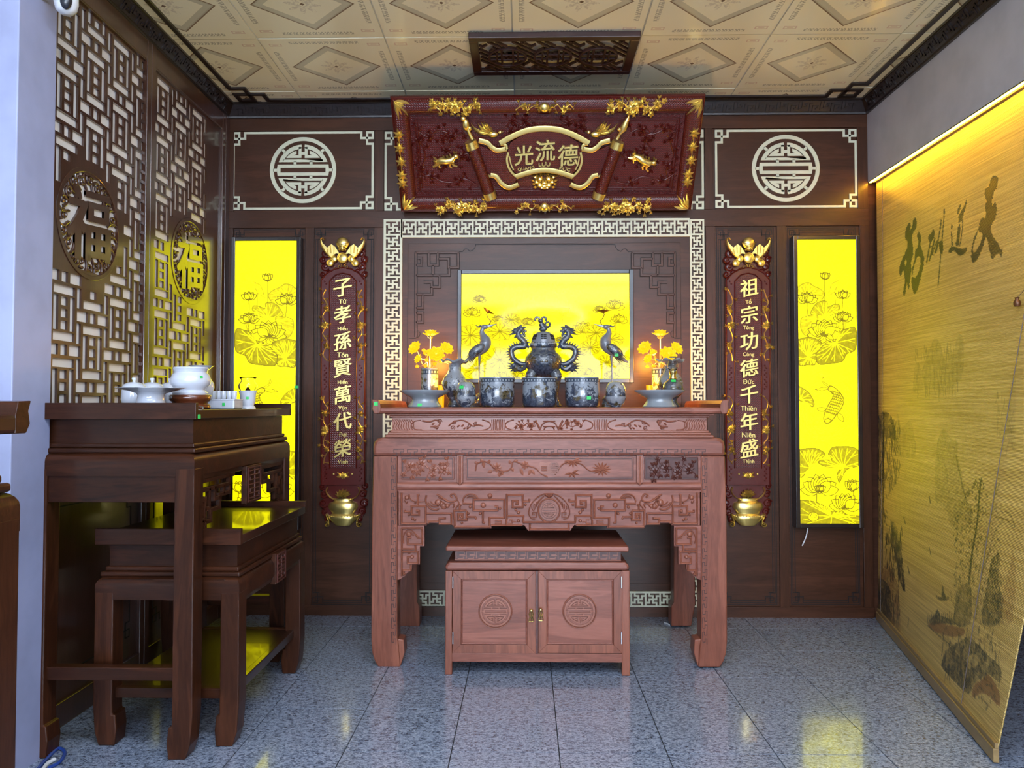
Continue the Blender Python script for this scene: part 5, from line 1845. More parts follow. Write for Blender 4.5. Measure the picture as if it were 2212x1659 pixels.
def dark_table(label, xb, xf, y0, y1, zt, apron, legw, curl=False, shelf=None, stretch=None, fret=False, plaque=None, grp=None):
    t = thing('dark_altar_table', label, 'altar table', ((xb + xf) / 2, (y0 + y1) / 2, 0), grp)
    k = .06 if not curl else .068
    MB().box(xb, xf, y0, y1, zt - k, zt - k * .42).build('tabletop', 'dark_wood_long', t, bevel=.003 if not curl else .008)
    for s, e in ((1, y0), (-1, y1)):
        if curl: pf = [(e + s * .030, zt - k * .45), (e + s * .022, zt - .002), (e - s * .018, zt), (e - s * .010, zt - .022), (e - s * .016, zt - .048), (e - s * .004, zt - k), (e + s * .03, zt - k)]
        else: pf = [(e - s * .001, zt - k - .001), (e - s * .001, zt), (e + s * .022, zt), (e + s * .022, zt - k - .001)]
        MB().prism(pf, xb - .001, xf + .001, 'x').build('end_lip', 'dark_wood', t, bevel=.002)
    zs = zt - .185 if apron > .5 else zt - .118
    MB().box(xb + .03, xf - .03, y0 + .05, y1 - .05, zs + .034, zt - k).build('waist', 'dark_wood', t)
    MB().box(xb + .02, xf - .02, y0 + .036, y1 - .036, zs + .017, zs + .034).build('waist_moulding', 'dark_wood', t, bevel=.005)
    MB().box(xb + .008, xf - .010, y0 + .022, y1 - .022, zs - .002, zs + .017).build('waist_moulding', 'dark_wood', t, bevel=.006)
    MB().crown_box(xb, xf - .004, y0 + .004, y1 - .004, zs - .085, zs, .034).build('shoulder', 'dark_wood', t, smooth=50)
    # aprons
    for e in (y0 + .012, y1 - .036): MB().box(xb + .02, xf - legw + .01, e, e + .024, apron, zs - .08).build('end_apron', 'dark_wood', t, bevel=.002)
    az = zs - .105
    MB().box(xf - .030, xf - .012, y0 + legw - .01, y1 - legw + .01, az, zs - .05).build('front_apron', 'dark_wood_long', t, bevel=.002)
    # legs with in-turned feet
    for ys, ye in ((y0 + .0035, 1), (y1 - .0035, -1)):
        for xs, xe in ((xf - .0035, -1), (xb - .0005, 1)):
            ya, yb = ys, ys + ye * legw * 1.12
            pf = [(xs, zs - .055), (xs + xe * -.002, .16), (xs + xe * .006, .05), (xs + xe * .022, 0), (xs + xe * (legw + .012), 0), (xs + xe * (legw + .018), .06), (xs + xe * (legw + .012), .115), (xs + xe * legw, .118), (xs + xe * legw, zs - .055)]
            pf = [(a, z) for a, z in pf]
            MB().prism(pf, min(ya, yb), max(ya, yb), 'y').build('leg', 'dark_wood_upright', t, bevel=.005)
    if fret:
        for s, e in ((1, y0 + legw * 1.12), (-1, y1 - legw * 1.12)):
            g = MB()
            R = [[(0, 0), (.34, 0)], [(0, -.035), (.29, -.035), (.29, 0)], [(.007, -.205), (.007, 0)], [(0, -.205), (.055, -.205), (.055, -.16), (.105, -.16), (.105, -.12), (.19, -.12), (.19, -.07), (.29, -.07), (.29, -.035)],
                 [(0, -.07), (.05, -.07), (.05, -.15), (0, -.15)], [(.05, -.11), (.09, -.11), (.09, -.035)], [(.14, -.035), (.14, -.08), (.19, -.08)], [(.23, -.035), (.23, -.07)], [(.03, -.15), (.03, -.19), (.055, -.19)]]
            for l in R: g.bar([(e + s * a, az - .008 + z) for a, z in l], .016, .016, 0, flat=True)
            g.xform(MFX(xf - .030)).build('fretwork_bracket', 'dark_wood', t, label='openwork key-fret bracket')
    if plaque:
        ya, yb, z0, z1 = plaque
        g = MB().box(ya, yb, -.020, .004, z0, z1)
        pq = g.xform(MFX(xf - .014)).build('plaque', 'dark_wood', t, bevel=.003, label='hanging carved longevity plaque')
        g = MB()
        w, h, yc, zc = yb - ya, z1 - z0, (ya + yb) / 2, (z0 + z1) / 2
        g.bar([(ya + .1 * w, z0 + .06 * h), (yb - .1 * w, z0 + .06 * h), (yb - .1 * w, z1 - .06 * h), (ya + .1 * w, z1 - .06 * h)], .006, .005, -.020, flat=True, close=True)
        for s in (1, -1):
            g.bar([(yc, zc), (yc, zc + s * .4 * h)], .006, .005, -.020)
            for q in (.12, .24, .36): g.bar([(yc - .3 * w, zc + s * q * h), (yc + .3 * w, zc + s * q * h)], .006, .005, -.020)
            g.bar([(yc - .3 * w, zc + s * .12 * h), (yc - .3 * w, zc + s * .2 * h)], .006, .005, -.020)
            g.bar([(yc + .3 * w, zc + s * .24 * h), (yc + .3 * w, zc + s * .32 * h)], .006, .005, -.020)
        g.bar([(yc - .32 * w, zc), (yc + .32 * w, zc)], .006, .005, -.020)
        g.xform(MFX(xf - .014)).build('carving', 'rosewood_deep', pq)
    if stretch:
        for e in (y0 + .02, y1 - .06): MB().box(xb + .05, xf - legw + .01, e, e + .045, stretch - .048, stretch).build('stretcher', 'dark_wood', t, bevel=.003)
    if shelf:
        MB().box(xb + .05, xf - .05, y0 + .06, y1 - .06, shelf - .022, shelf).build('shelf', 'dark_wood_long', t, bevel=.002)
        for e in (y0 + .03, y1 - .06): MB().box(xb + .045, xf - .045, e, e + .034, shelf - .036, shelf + .002).build('shelf_rail', 'dark_wood', t, bevel=.003)
        MB().box(xf - .062, xf - .034, y0 + .06, y1 - .06, shelf - .036, shelf + .002).build('shelf_rail', 'dark_wood_long', t, bevel=.003)
    return t


pl = [atx(525, 1000, -1.226), atx(556, 990, -1.226)]
dark_table('tall dark lacquered altar table holding the white porcelain', -1.835, -1.212, 2.782, 3.925, 1.297, .93, .074, stretch=.325, fret=True,
           plaque=(pl[0].y - .01, pl[1].y, .86, 1.025))
pl = [atx(585, 1190, -1.10), atx(607, 1190, -1.10)]
dark_table('lower dark lacquered table pushed beneath the tall dark one', -1.640, -1.083, 2.892, 3.765, .818, .625, .072, shelf=.205, plaque=(pl[0].y, pl[1].y, .515, .648))
dark_table('dark table with curled top cut off by the picture edge', -1.66, -1.045, 0.25, 1.575, 1.296, .80, .080, curl=True)


# ---------------------------------------------------------------- porcelain, glass, lamps
plain('white_porcelain', (0.66, 0.70, 0.80), 0.12, 0, 0.5, 0.8, 0.03)
plain('grey_porcelain', (0.27, 0.30, 0.33), 0.22, 0, 0.5, 0.6, 0.05)
plain('crane_glaze', (0.17, 0.185, 0.22), 0.25, 0, 0.5, 0.6, 0.06)
wood('stand_wood', (0.10, 0.022, 0.008), (0.17, 0.045, 0.016), 0.25, 'x', 0.5, 0.8, 0.06)
emitter('lotus_glow', (1.0, 0.72, 0.012), 0.60)
MATS['lotus_glow'].node_tree.nodes['Principled BSDF'].inputs['Base Color'].default_value = (0.55, 0.34, 0.01, 1)
emitter('amber_glow', (1.0, 0.42, 0.004), 0.8)


def painted(name, base, k, relief=False):
    """blue-black and brown landscape painting on a glazed vessel"""
    m, nt, b = newmat(name)
    so = coords(nt, (1, 1, 1), True)
    gz = xyz(nt, coords(nt, (1, 1, 1), False, 'Generated'))[2]
    n1 = noise(nt, so, 26.0, 6.0, 0.65, 0.8)
    n2 = noise(nt, so, 13.0, 3.0)
    n3 = noise(nt, so, 90.0, 3.0)
    low = gz.smooth(0.62, 0.05) if False else (gz * -1.0 + 1.0)
    ink = (n1 + (n3 - 0.5) * 0.25 + (low - 0.5) * 0.26).smooth(0.455 - k, 0.53 - k)
    blue = mixc(nt, n3.smooth(0.3, 0.7), (0.016, 0.022, 0.040), (0.055, 0.070, 0.105))
    brown = mixc(nt, n3.smooth(0.3, 0.7), (0.030, 0.024, 0.011), (0.105, 0.080, 0.036))
    inkc = mixc(nt, n2.smooth(0.53, 0.61), blue, brown)
    c = mixc(nt, ink, base, inkc)
    if not relief:
        band = gz.between(0.84, 0.965)
        keyc = (xyz(nt, coords(nt, (1, 1, 1)))[0] * 420.0).m('SINE').gt(0.0)
        c = mixc(nt, band, c, mixc(nt, gz.between(0.875, 0.93) * keyc, (0.035, 0.05, 0.075), (0.30, 0.33, 0.36)))
    nt.links.new(c, b.inputs['Base Color'])
    setp(b, None, 0.22, 0, 0.5, 0.6, 0.06)
    if relief: bump(nt, b, n1 + n3 * 0.4, 0.9, 0.006)
    return m


painted('painted_porcelain', (0.25, 0.28, 0.32), 0.0)
painted('painted_light', (0.25, 0.27, 0.30), -0.035, True)
painted('carved_glaze', (0.085, 0.095, 0.11), 0.05, True)


def glass_mat():
    m, nt, b = newmat('clear_glass')
    n = noise(nt, coords(nt, (1, 1, 1)), 20.0, 2.0)
    nt.links.new(mixc(nt, n, (0.96, 0.98, 0.98), (0.93, 0.96, 0.96)), b.inputs['Base Color'])
    setp(b, None, 0.02)
    b.inputs['Transmission Weight'].default_value = 1.0
    b.inputs['IOR'].default_value = 1.2


glass_mat()
ZA = 1.2792          # altar top
ZL = 1.2725          # tall dark table top


def on_altar(u, Y): return Vector((at(u, 880, Y).x, Y, ZA))


def sticker(t, c, n, w=.011, h=.008):
    """small green price tag stuck on a surface; c in world, n the outward direction"""
    n = Vector(n).normalized()
    r = Vector((0, 0, 1)).cross(n).normalized()
    up = n.cross(r)
    V = [Vector(c) + r * a + up * b + n * d for d in (0, .0012) for b in (-h, h) for a in (-w, w)]
    MB().add(V, [(0, 2, 3, 1), (4, 5, 7, 6), (0, 1, 5, 4), (2, 6, 7, 3), (0, 4, 6, 2), (1, 3, 7, 5)]).build('price_tag', 'tag_green', t)


def lathe_thing(name, label, cat, loc, prof, mat, scale=1.0, group=None, n=40, part='body', ruffle=None):
    t = thing(name, label, cat, loc, group)
    MB().lathe([(r * scale, z * scale) for r, z in prof], loc, n, ruffle).build(part, mat, t, smooth=60)
    return t


PX = lambda Y: Y / FPX
# footed fruit dishes: px profile (radius, height)
dish = [(0, 0), (36, 0), (37, 2), (31, 9), (28, 15), (29, 20), (38, 24), (54, 34), (54.5, 36.5), (50, 36), (36, 27), (0, 25)]
for u, lab in ((917.5, 'grey footed dish in front of the lotus lamp nearest the lattice screens'), (1425, 'grey footed dish in front of the small oil lamp')):
    Y = 3.90
    t = lathe_thing('footed_dish', lab, 'dish', on_altar(u, Y), dish, 'grey_porcelain', PX(Y), 'grey footed dishes on the altar')
    if u < 1000: sticker(t, on_altar(u - 6, Y) + Vector((-.0, -.083, .011)), (0, -1, .35))
# incense bowls
bowl = [(0, 0), (33, 0), (36, 2), (37, 6), (37.5, 30), (37, 55), (38.5, 59), (38.5, 64), (35, 64), (34, 56), (33, 8), (0, 6)]
for u, lab in ((1074, 'painted incense bowl under the crane facing the dragon censer'), (1165, 'middle painted incense bowl in front of the dragon censer'), (1258, 'painted incense bowl beside the stacked cups near the oil lamp')):
    Y = 4.0
    t = lathe_thing('incense_bowl', lab, 'incense bowl', on_altar(u, Y), bowl, 'painted_porcelain', PX(Y), 'three incense bowls in a row')
    if u > 1250: sticker(t, on_altar(u + 6, Y) + Vector((0.012, -.0905, .048)), (.12, -1, 0))
# bowls with an upturned cup
b1 = [(0, 0), (12, 0), (12, 2), (18, 8), (22, 18), (22.5, 23), (21, 23), (17, 10), (0, 5)]
c1 = [(21.5, 0), (21.5, 4), (21, 16), (18.5, 24), (14, 30), (8, 32), (0, 32.5)]
for u, s in ((1006, 'beside the ruffled vase'), (1330, 'below the crane with a green sticker')):
    Y = 3.97
    lathe_thing('painted_bowl', 'small painted bowl holding an upturned cup ' + s, 'bowl', on_altar(u, Y), b1, 'painted_light', PX(Y), 'bowls under upturned cups')
    q = on_altar(u, Y) + Vector((0, 0, 23 * PX(Y)))
    t = lathe_thing('painted_cup', 'painted cup standing upside down in a bowl ' + s, 'cup', q, c1, 'painted_light', PX(Y), 'upturned cups')
    g = MB().tube([q + Vector((.002, -21.7 * PX(Y), .004)), q + Vector((.002, -21.2 * PX(Y), 16 * PX(Y))), q + Vector((.002, -14.5 * PX(Y), 29.5 * PX(Y))), q + Vector((.002, -4 * PX(Y), 32.5 * PX(Y)))], .0016, 6)
    g.build('seam', 'grey_porcelain', t)
    if u < 1100: sticker(t, q + Vector((-.018, -.046, .048)), (-.35, -1, .5))
# ruffled vases
vase = [(0, 0), (15, 0), (16, 3), (12, 12), (13, 17), (22, 32), (27, 46), (27, 54), (22, 66), (15, 74), (12, 83), (13, 91), (20, 96), (28, 97.5), (29.5, 100), (27, 102.5), (20, 100), (11, 92), (10, 80), (0, 70)]
def ruf(a, r, z, j):
    if 12 <= j <= 16: return r * (1 + .07 * math.cos(6 * a)), z + 0.007 * math.cos(6 * a) * (.5, 1, 1, 1, .5)[j - 12]
    return r, z
for u, lab in ((982, 'ruffle-necked painted vase between the stacked cups and a lotus lamp'), (1448, 'ruffle-necked painted vase behind the small oil lamp')):
    Y = 4.19
    t = lathe_thing('ruffled_vase', lab, 'vase', on_altar(u, Y), vase, 'painted_light', PX(Y), 'pair of ruffled vases', 48, 'body', ruf)
# brush pots for the lotus lamps
pot = [(0, 0), (17, 0), (18.5, 2), (19, 40), (18.5, 80), (19, 84), (17.5, 84), (16.5, 78), (16, 6), (0, 4)]
for u, s in ((928, 'nearest the lattice screens'), (1427, 'behind the oil lamp')):
    Y = 4.36
    o = on_altar(u, Y)
    t = lathe_thing('brush_pot', 'painted cylinder pot holding a glowing lotus lamp ' + s, 'pot', o, pot, 'painted_porcelain', PX(Y), 'pots holding the lotus lamps')
    if u < 1000: sticker(t, o + Vector((.030, -.038, .168)), (.7, -1, 0), .009, .007)
    # lotus lamp
    top = o + Vector((0, 0, 84 * PX(Y)))
    lamp = thing('lotus_lamp', 'gilded lamp with five glowing yellow lotus flowers in the pot ' + s, 'lamp', o + Vector((0, 0, .02)), 'pair of lotus lamps')
    g = MB()
    spots = [(2.6, 724, 18, (0, -.15, 1)), (-30, 753, 16.5, (-.55, -.75, .5)), (36, 754, 16, (.5, -.7, .5)), (16, 768, 19, (.2, -.85, .5)), (-23, 776, 11, (-.6, -.6, .35)), (-8, 762, 9, (-.2, .5, .7))]
    du = 0 if u < 1000 else -4
    for k, (dx_, v, r, d) in enumerate(spots):
        c = at(u + dx_ + du, v, Y)
        c.y = Y + (-.05 if k == 3 else (.05 if k == 5 else -.01))
        base = o + Vector((.010 * math.cos(k * 1.2), .010 * math.sin(k * 1.2), .03))
        g.tube(sp([base, top + (c - top) * .15 + Vector((0, 0, .01)), top + (c - top) * .6 + Vector((0, 0, -.012)), c - Vector(d).normalized() * .01], 5), .0028 if k else .0042, 6)
        # flower of three rings of cupped petals
        dz = Vector(d).normalized()
        dx3 = dz.orthogonal().normalized()
        dy3 = dz.cross(dx3)
        R = r * PX(Y) * 1.12
        f = MB()
        for ring, (n_, tilt, L, w) in enumerate(((9, 22, 1.0, .52), (8, 45, .92, .48), (6, 68, .78, .42))):
            for i in range(n_):
                a = 2 * math.pi * (i + .5 * ring) / n_
                out = dx3 * math.cos(a) + dy3 * math.sin(a)
                sid = dz.cross(out)
                V, F = [], []
                for q, ww, cup in ((0, .25, 0), (.35, .9, .10), (.7, 1, .02), (.9, .6, -.06), (1, .08, -.02)):
                    tl = math.radians(tilt) * (.35 + .65 * q)
                    p = c + out * (R * L * q * math.cos(tl)) + dz * (R * L * q * math.sin(tl) - R * .15)
                    for e in (-.5, 0, .5): V.append(p + sid * (e * R * w * ww) + dz * (R * .10 * abs(e) * 2 * ww))
                for j in range(4):
                    for m in range(2): F.append((j * 3 + m, j * 3 + m + 1, j * 3 + m + 4, j * 3 + m + 3))
                f.add(V, F)
        f.ell(c + dz * (R * .15), (R * .3, R * .3, R * .3), 8, 6)
        f.build('lotus_flower', 'lotus_glow', lamp, smooth='all', label='glowing yellow lotus flower')
        cap = MB()
        for i in range(5):
            a = 2 * math.pi * i / 5
            out = dx3 * math.cos(a) + dy3 * math.sin(a)
            cap.tube([c - dz * (R * .45), c - dz * (R * .25) + out * R * .28, c - dz * (R * .05) + out * R * .34], [.002, .003, .001], 5)
        cap.build('calyx', 'gold_leaf', lamp)
    g.build('stems', 'gold_leaf', lamp, smooth=True)
    lf = MB()
    for i, (dx_, v) in enumerate(((-14, 756), (6, 760), (-10, 790), (-26, 792), (10, 786), (14, 760), (24, 780), (-6, 778))):
        c = at(u + dx_ + du, v, Y)
        c.y = Y + .02 * (-1) ** i
        for j in range(5):
            a = j * 1.25 + i
            e = c + Vector((.014 * math.cos(a), .006 * math.sin(3 * a), .012 * math.sin(a)))
            lf.ell((c + e) / 2, (.0065, .003, .0045), 6, 4)
        lf.tube([top + Vector((0, 0, -.02)), (top + c) / 2 + Vector((0, 0, .01)), c], .0012, 5)
    lf.build('leaves', 'amber_glow', lamp, label='small gilded leaves with a glow of their own', kind='stuff')  # leaves use the emitting amber material
    pl_ = bpy.data.lights.new('lotus_light', 'POINT')
    pl_.energy, pl_.color, pl_.shadow_soft_size = 8.5, (1.0, .46, .05), .05
    lo = bpy.data.objects.new('lotus_light', pl_)
    lo.location = Vector((0, .15, .25))
    COL.objects.link(lo)
    lo.parent = lamp
# glowing amber glasses behind the dishes; left one added for amber-lit surfaces
for u, s in ((953, 'added for the amber-lit surfaces by the ruffled vase near the lattice screens'), (1403, 'beside the pot behind the oil lamp')):
    Y = 4.30
    o = on_altar(u, Y)
    t = lathe_thing('amber_glass', 'small glowing amber glass ' + s, 'candle', o, [(0, 0), (6, 0), (6.5, 30), (7, 47), (5.5, 47), (5, 6), (0, 5)], 'amber_glow', PX(Y), 'glowing amber glasses', 20)
    pl_ = bpy.data.lights.new('amber_glass_light', 'POINT')
    pl_.energy, pl_.color, pl_.shadow_soft_size = 2.2, (1.0, .42, .03), .02  # lamp added inside, its glow also reaches the wall behind
    lo = bpy.data.objects.new('amber_glass_light', pl_)
    lo.location = Vector((0, 0, .15))
    COL.objects.link(lo)
    lo.parent = t


# cranes carrying lotus-leaf candle cups
def crane(u_leg, Y, s, lab):
    k = PX(Y)
    o = on_altar(u_leg, Y)
    def W(du, v, dy=0.0): return Vector((o.x + s * du * k, Y + dy, at(u_leg, v, Y).z))
    t = thing('crane_figure', lab, 'figurine', o, 'pair of cranes flanking the censer')
    g = MB()       # rock and tortoise base
    r0 = random.Random(3)
    g.lathe([(0, 0), (20 * k, 0), (21 * k, 6 * k), (17 * k, 18 * k), (10 * k, 27 * k), (0, 31 * k)], o, 16, lambda a, r, z, j: (r * (1 + .18 * math.sin(5 * a + j)), z))
    for i in range(16):
        a = i * 2.4
        g.ell(o + Vector((16 * k * math.cos(a), 16 * k * math.sin(a), (6.5 + 22 * r0.random()) * k * .8)), 5 * k, 6, 4)
    g.build('rock_base', 'carved_glaze', t, smooth=True)
    g = MB()
    P = [W(-36, 783), W(-24, 776), W(-10, 766), W(2, 757), W(10, 748), W(13, 738), W(9, 728), W(5, 719), W(6, 711), W(10, 706)]
    g.tube(sp(P, 6), [.006 + .0 * i for i in range(0)] or [max(.005, q) for q in np.interp(np.linspace(0, 1, 6 * 9 + 1), [0, .18, .38, .52, .62, .72, .84, .93, 1], [.005, .014, .030, .035, .029, .018, .012, .012, .016])], 14)
    g.ell(W(11, 706), (.022, .016, .014), 12, 8)
    g.build('body', 'crane_glaze', t, smooth='all')
    g = MB()
    for sy in (-1, 1): g.tube([W(0, 768, sy * .008), W(-1, 790, sy * .007), W(-1, 815, sy * .006), W(0, 862, sy * .006)], [.010, .0042, .0038, .0045], 8)
    g.build('legs', 'carved_glaze', t, smooth=True)
    g = MB().tube([W(15, 705), W(24, 703.5), W(37, 700)], [.010, .007, .001], 8)
    g.build('beak', 'crane_glaze', t, smooth=True)
    for sy in (-1, 1):
        g = MB()
        c = W(-6, 757, sy * .032)
        M = Matrix.Translation(c) @ Matrix.Rotation(math.radians(-35 * s), 4, 'Y')
        e = MB().ell((0, 0, 0), (.056, .014, .026), 14, 8)
        for i in range(6): e.tube([Vector((s * -.015, sy * .010, .012 - i * .006)), Vector((s * -.075, sy * .012, -.002 - i * .007))], [.006, .001], 6)
        g.merge(e, M)
        g.build('wing', 'carved_glaze', t, smooth=True)
    g = MB()
    for i, (du, v) in enumerate(((4, 716), (3, 724), (5, 732), (4, 740), (0, 746), (-6, 750))): g.tube([W(du + 2, v), W(du - 5, v - 3)], [.006, .0005], 6)
    g.tube([W(4, 704), W(-4, 706), W(-9, 702)], [.008, .005, .001], 6)
    g.build('crest_feathers', 'carved_glaze', t)
    g = MB().tube(sp([W(20, 702), W(24, 694), W(19, 688), W(15, 680), W(17, 676)], 5), .0025, 6)
    n = 9
    cpt = W(17, 675)
    rot = Matrix.Translation(cpt) @ Matrix.Rotation(math.radians(32 * s if s > 0 else 0), 4, 'Y')
    c = MB().lathe([(.002, -.004), (.012, 0), (.026, .006), (.036, .012), (.034, .013), (.012, .004), (0, .003)], (0, 0, 0), 27, lambda a, r, z, j: (r * (1 + .08 * math.cos(n * a) * (j > 1)), z))
    g.merge(c, rot)
    g.build('lotus_cup', 'brown_bronze', t, smooth=True, label='bronze lotus-leaf cup on a wire stem')
    if s < 0: sticker(t, W(-9, 768, -.046), (0, -1, 0))
    return t


plain('brown_bronze', (0.14, 0.055, 0.02), 0.35, 0.4)
crane(1036, 4.37, 1, 'crane figurine facing the dragon censer, tail towards the ruffled vase with cups')
crane(1321, 4.37, -1, 'crane figurine with a green sticker facing the dragon censer')


# dragon-handled tripod censer
def censer():
    Y = 4.24
    k = PX(Y)
    o = on_altar(1174, Y)
    def W(du, v, dy=0.0): return Vector((o.x + du * k, Y + dy, at(1174, v, Y).z))
    zz = lambda v: (W(0, v).z - o.z)
    t = thing('dragon_censer', 'dark glazed tripod censer with two dragon handles and a lion on its lid', 'censer', o)
    prof = [(0, 818), (20, 814), (31, 804), (38, 792), (40.5, 781), (39, 772), (35, 766), (30, 762), (27, 758), (26, 754), (28, 751)]
    MB().lathe([(r * k, zz(v)) for r, v in prof], o, 36).build('belly', 'carved_glaze', t, smooth=60)
    MB().lathe([(28 * k, zz(751)), (29.5 * k, zz(749)), (29.5 * k, zz(742)), (28 * k, zz(741))], o, 36).build('collar', 'painted_porcelain', t, smooth=30)
    # domed lid, dark blocks set on it for the shaded slots
    dome = [(27 * k, zz(741)), (27 * k, zz(739)), (25.5 * k, zz(732)), (22 * k, zz(724)), (15 * k, zz(718)), (6 * k, zz(716)), (0, zz(716))]
    lid = MB().lathe(dome, o, 36).build('lid', 'crane_glaze', t, smooth=60)
    g = MB()
    for a0 in (-90, -38, -142):
        a = math.radians(a0)
        out = Vector((math.cos(a), math.sin(a), 0))
        tg = Vector((-out.y, out.x, 0))
        for r, v in ((22.4, 725.2), (24.2, 729.0), (25.6, 733.2)):
            c = o + out * (r * k + .0006) + Vector((0, 0, zz(v)))
            for sx in ((-1, 1) if v != 733.2 else (-1, 1)):
                p = c + tg * (sx * 3.1 * k)
                M = Matrix((( tg.x, out.x, 0, p.x), (tg.y, out.y, 0, p.y), (0, 0, 1, p.z), (0, 0, 0, 1)))
                g.merge(MB().box(-2.9 * k, 2.9 * k, -.004, .0016, -.0036, .0036), M)
    g.build('pierced_slots', 'groove_shade', lid)
    # lion
    g = MB()
    g.ell(W(-1, 711), (.022, .018, .016), 12, 8)
    g.tube(sp([W(3, 712), W(-2, 705), W(-5, 698)], 4), [.018, .017, .017, .016, .016, .016, .016, .016, .015], 10)
    g.ell(W(-6, 693), (.016, .016, .014), 12, 8)
    g.build('lion', 'carved_glaze', t, smooth=True, label='seated lion finial')
    g2 = MB()
    for s in (-1, 1): g2.tube(sp([W(-6 + s * 2, 688), W(-6 + s * 8, 685), W(-6 + s * 12, 690), W(-6 + s * 10, 694)], 4), [.006] * 5 + [.007] * 4 + [.006] * 3 + [.004], 8)
    for i in range(10):
        a = 2 * math.pi * i / 10
        g2.tube([W(9 + 5 * math.cos(a), 701 + 5 * math.sin(a)), W(9 + 9.5 * math.cos(a), 701 + 9.5 * math.sin(a))], [.005, .0005], 6)
    g2.tube([W(9 + 5 * math.cos(a * .5), 701 + 5 * math.sin(a * .5)) for a in range(13)], .0055, 8, True)
    g2.tube([W(3, 713), W(8, 707)], .008, 8)
    g2.build('lion_mane', 'carved_glaze', t, smooth=True)
    # mask relief on the belly
    g = MB()
    for s in (-1, 1):
        for du, v, r in ((9, 772, 5), (16, 779, 5), (5, 782, 5), (22, 770, 5), (12, 790, 4.5), (27, 776, 4)):
            a = math.asin(min(.95, du / 37))
            rr = np.interp(v, [757, 763, 770, 780, 792, 803], [30, 32, 36, 38, 36, 28])
            c = o + Vector((s * rr * k * math.sin(a), -rr * k * math.cos(a), zz(v)))
            g.ell(c, (r * k * .9, .010, r * k * .7), 8, 6)
        g.tube(sp([o + Vector((s * 4 * k, -38 * k, zz(770))), o + Vector((s * 14 * k, -36 * k, zz(766))), o + Vector((s * 24 * k, -29 * k, zz(774)))], 4), .005, 6)
    g.build('mask_relief', 'carved_glaze', t, smooth=True)
    # legs
    for i, a0 in enumerate((-150, -30, 90)):
        a = math.radians(a0)
        out = Vector((math.cos(a), math.sin(a), 0))
        P = [o + out * (22 * k) + Vector((0, 0, zz(800))), o + out * (31 * k) + Vector((0, 0, zz(812))), o + out * (29 * k) + Vector((0, 0, zz(838))), o + out * (30 * k) + Vector((0, 0, zz(862))), o + out * (34 * k) + Vector((0, 0, .010))]
        g = MB().tube(sp(P, 5), list(np.interp(np.linspace(0, 1, 21), [0, .25, .6, .85, 1], [.030, .030, .017, .016, .020])), 10)
        g.ell(P[1] + out * .012, (.022, .022, .024), 10, 8)
        for j in range(3): g.ell(P[4] + out * .012 + Vector((-out.y, out.x, 0)) * (j - 1) * .012 + Vector((0, 0, -.002)), .008, 8, 6)
        g.build('leg', 'carved_glaze', t, smooth=True, label='beast-headed leg')
    # dragons
    for s in (-1, 1):
        D_ = lambda x, y, dy=0.0: W(s * (1174 - (1080 + x / 7.542)), 670 + y / 7.542, dy)
        body = [(430, 880), (330, 870), (230, 800), (190, 720), (190, 650), (240, 605), (320, 590), (390, 590), (410, 540), (360, 480), (310, 430), (300, 370), (330, 320)]
        P = sp([D_(*p) for p in body], 5)
        n = len(P)
        R = list(np.interp(np.linspace(0, 1, n), [0, .15, .5, .75, .92, 1], [.012, .016, .018, .017, .014, .016]))
        g = MB().tube(P, R, 12)
        g.build('dragon_body', 'carved_glaze', t, smooth='all', label='coiling dragon handle')
        g = MB()
        g.ell(D_(345, 310), (.020, .016, .016), 10, 8)
        g.tube([D_(360, 320), D_(400, 345), D_(425, 350)], [.013, .010, .006], 8)
        g.tube([D_(370, 350), D_(400, 400), D_(405, 440)], [.009, .007, .004], 8)
        for a, b in (((330, 290), (355, 235)), ((310, 300), (270, 275)), ((300, 320), (210, 310)), ((290, 340), (180, 340)), ((290, 360), (150, 405)), ((300, 400), (240, 440)), ((360, 300), (430, 280)), ((410, 350), (435, 320)), ((285, 420), (225, 455)), ((340, 300), (300, 255))):
            g.tube([D_(*a), D_((a[0] + b[0]) / 2, (a[1] + b[1]) / 2 - 8), D_(*b)], [.010, .008, .0008], 7)
        g.build('dragon_head', 'carved_glaze', t, smooth=True)
        g = MB()
        for i in range(2, n - 6, 2):
            q = P[i]
            tg = (P[i + 1] - P[i - 1]).normalized()
            nn = Vector((tg.z, 0, -tg.x))
            if (nn.x * s) > 0 and i > n * .0: nn = nn
            cen = D_(330, 720)
            if (q - cen).dot(nn) < 0: nn = -nn
            g.tube([q + nn * R[i] * .8, q + nn * (R[i] + .016) - tg * .004], [.0055, .0004], 5)
        for a, b in (((430, 560), (480, 600)), ((420, 560), (470, 620)), ((400, 570), (440, 600))): g.tube([D_(*a), D_(*b)], [.008, .005], 6)
        for i, (x, y) in enumerate(((130, 860), (105, 905), (120, 950), (160, 1000), (220, 1010), (290, 1000))):
            g.tube([D_(330, 950), D_((330 + x) / 2 - 10, (950 + y) / 2 - 10), D_(x, y)], [.012, .009, .0008], 7)
        g.tube(sp([D_(430, 880), D_(400, 940), D_(340, 965), D_(280, 930), D_(240, 890), D_(200, 890)], 4), [.012] * 8 + [.014] * 8 + [.010] * 4 + [.006], 8)
        g.build('dragon_fins', 'carved_glaze', t, smooth=True)
    return t


censer()

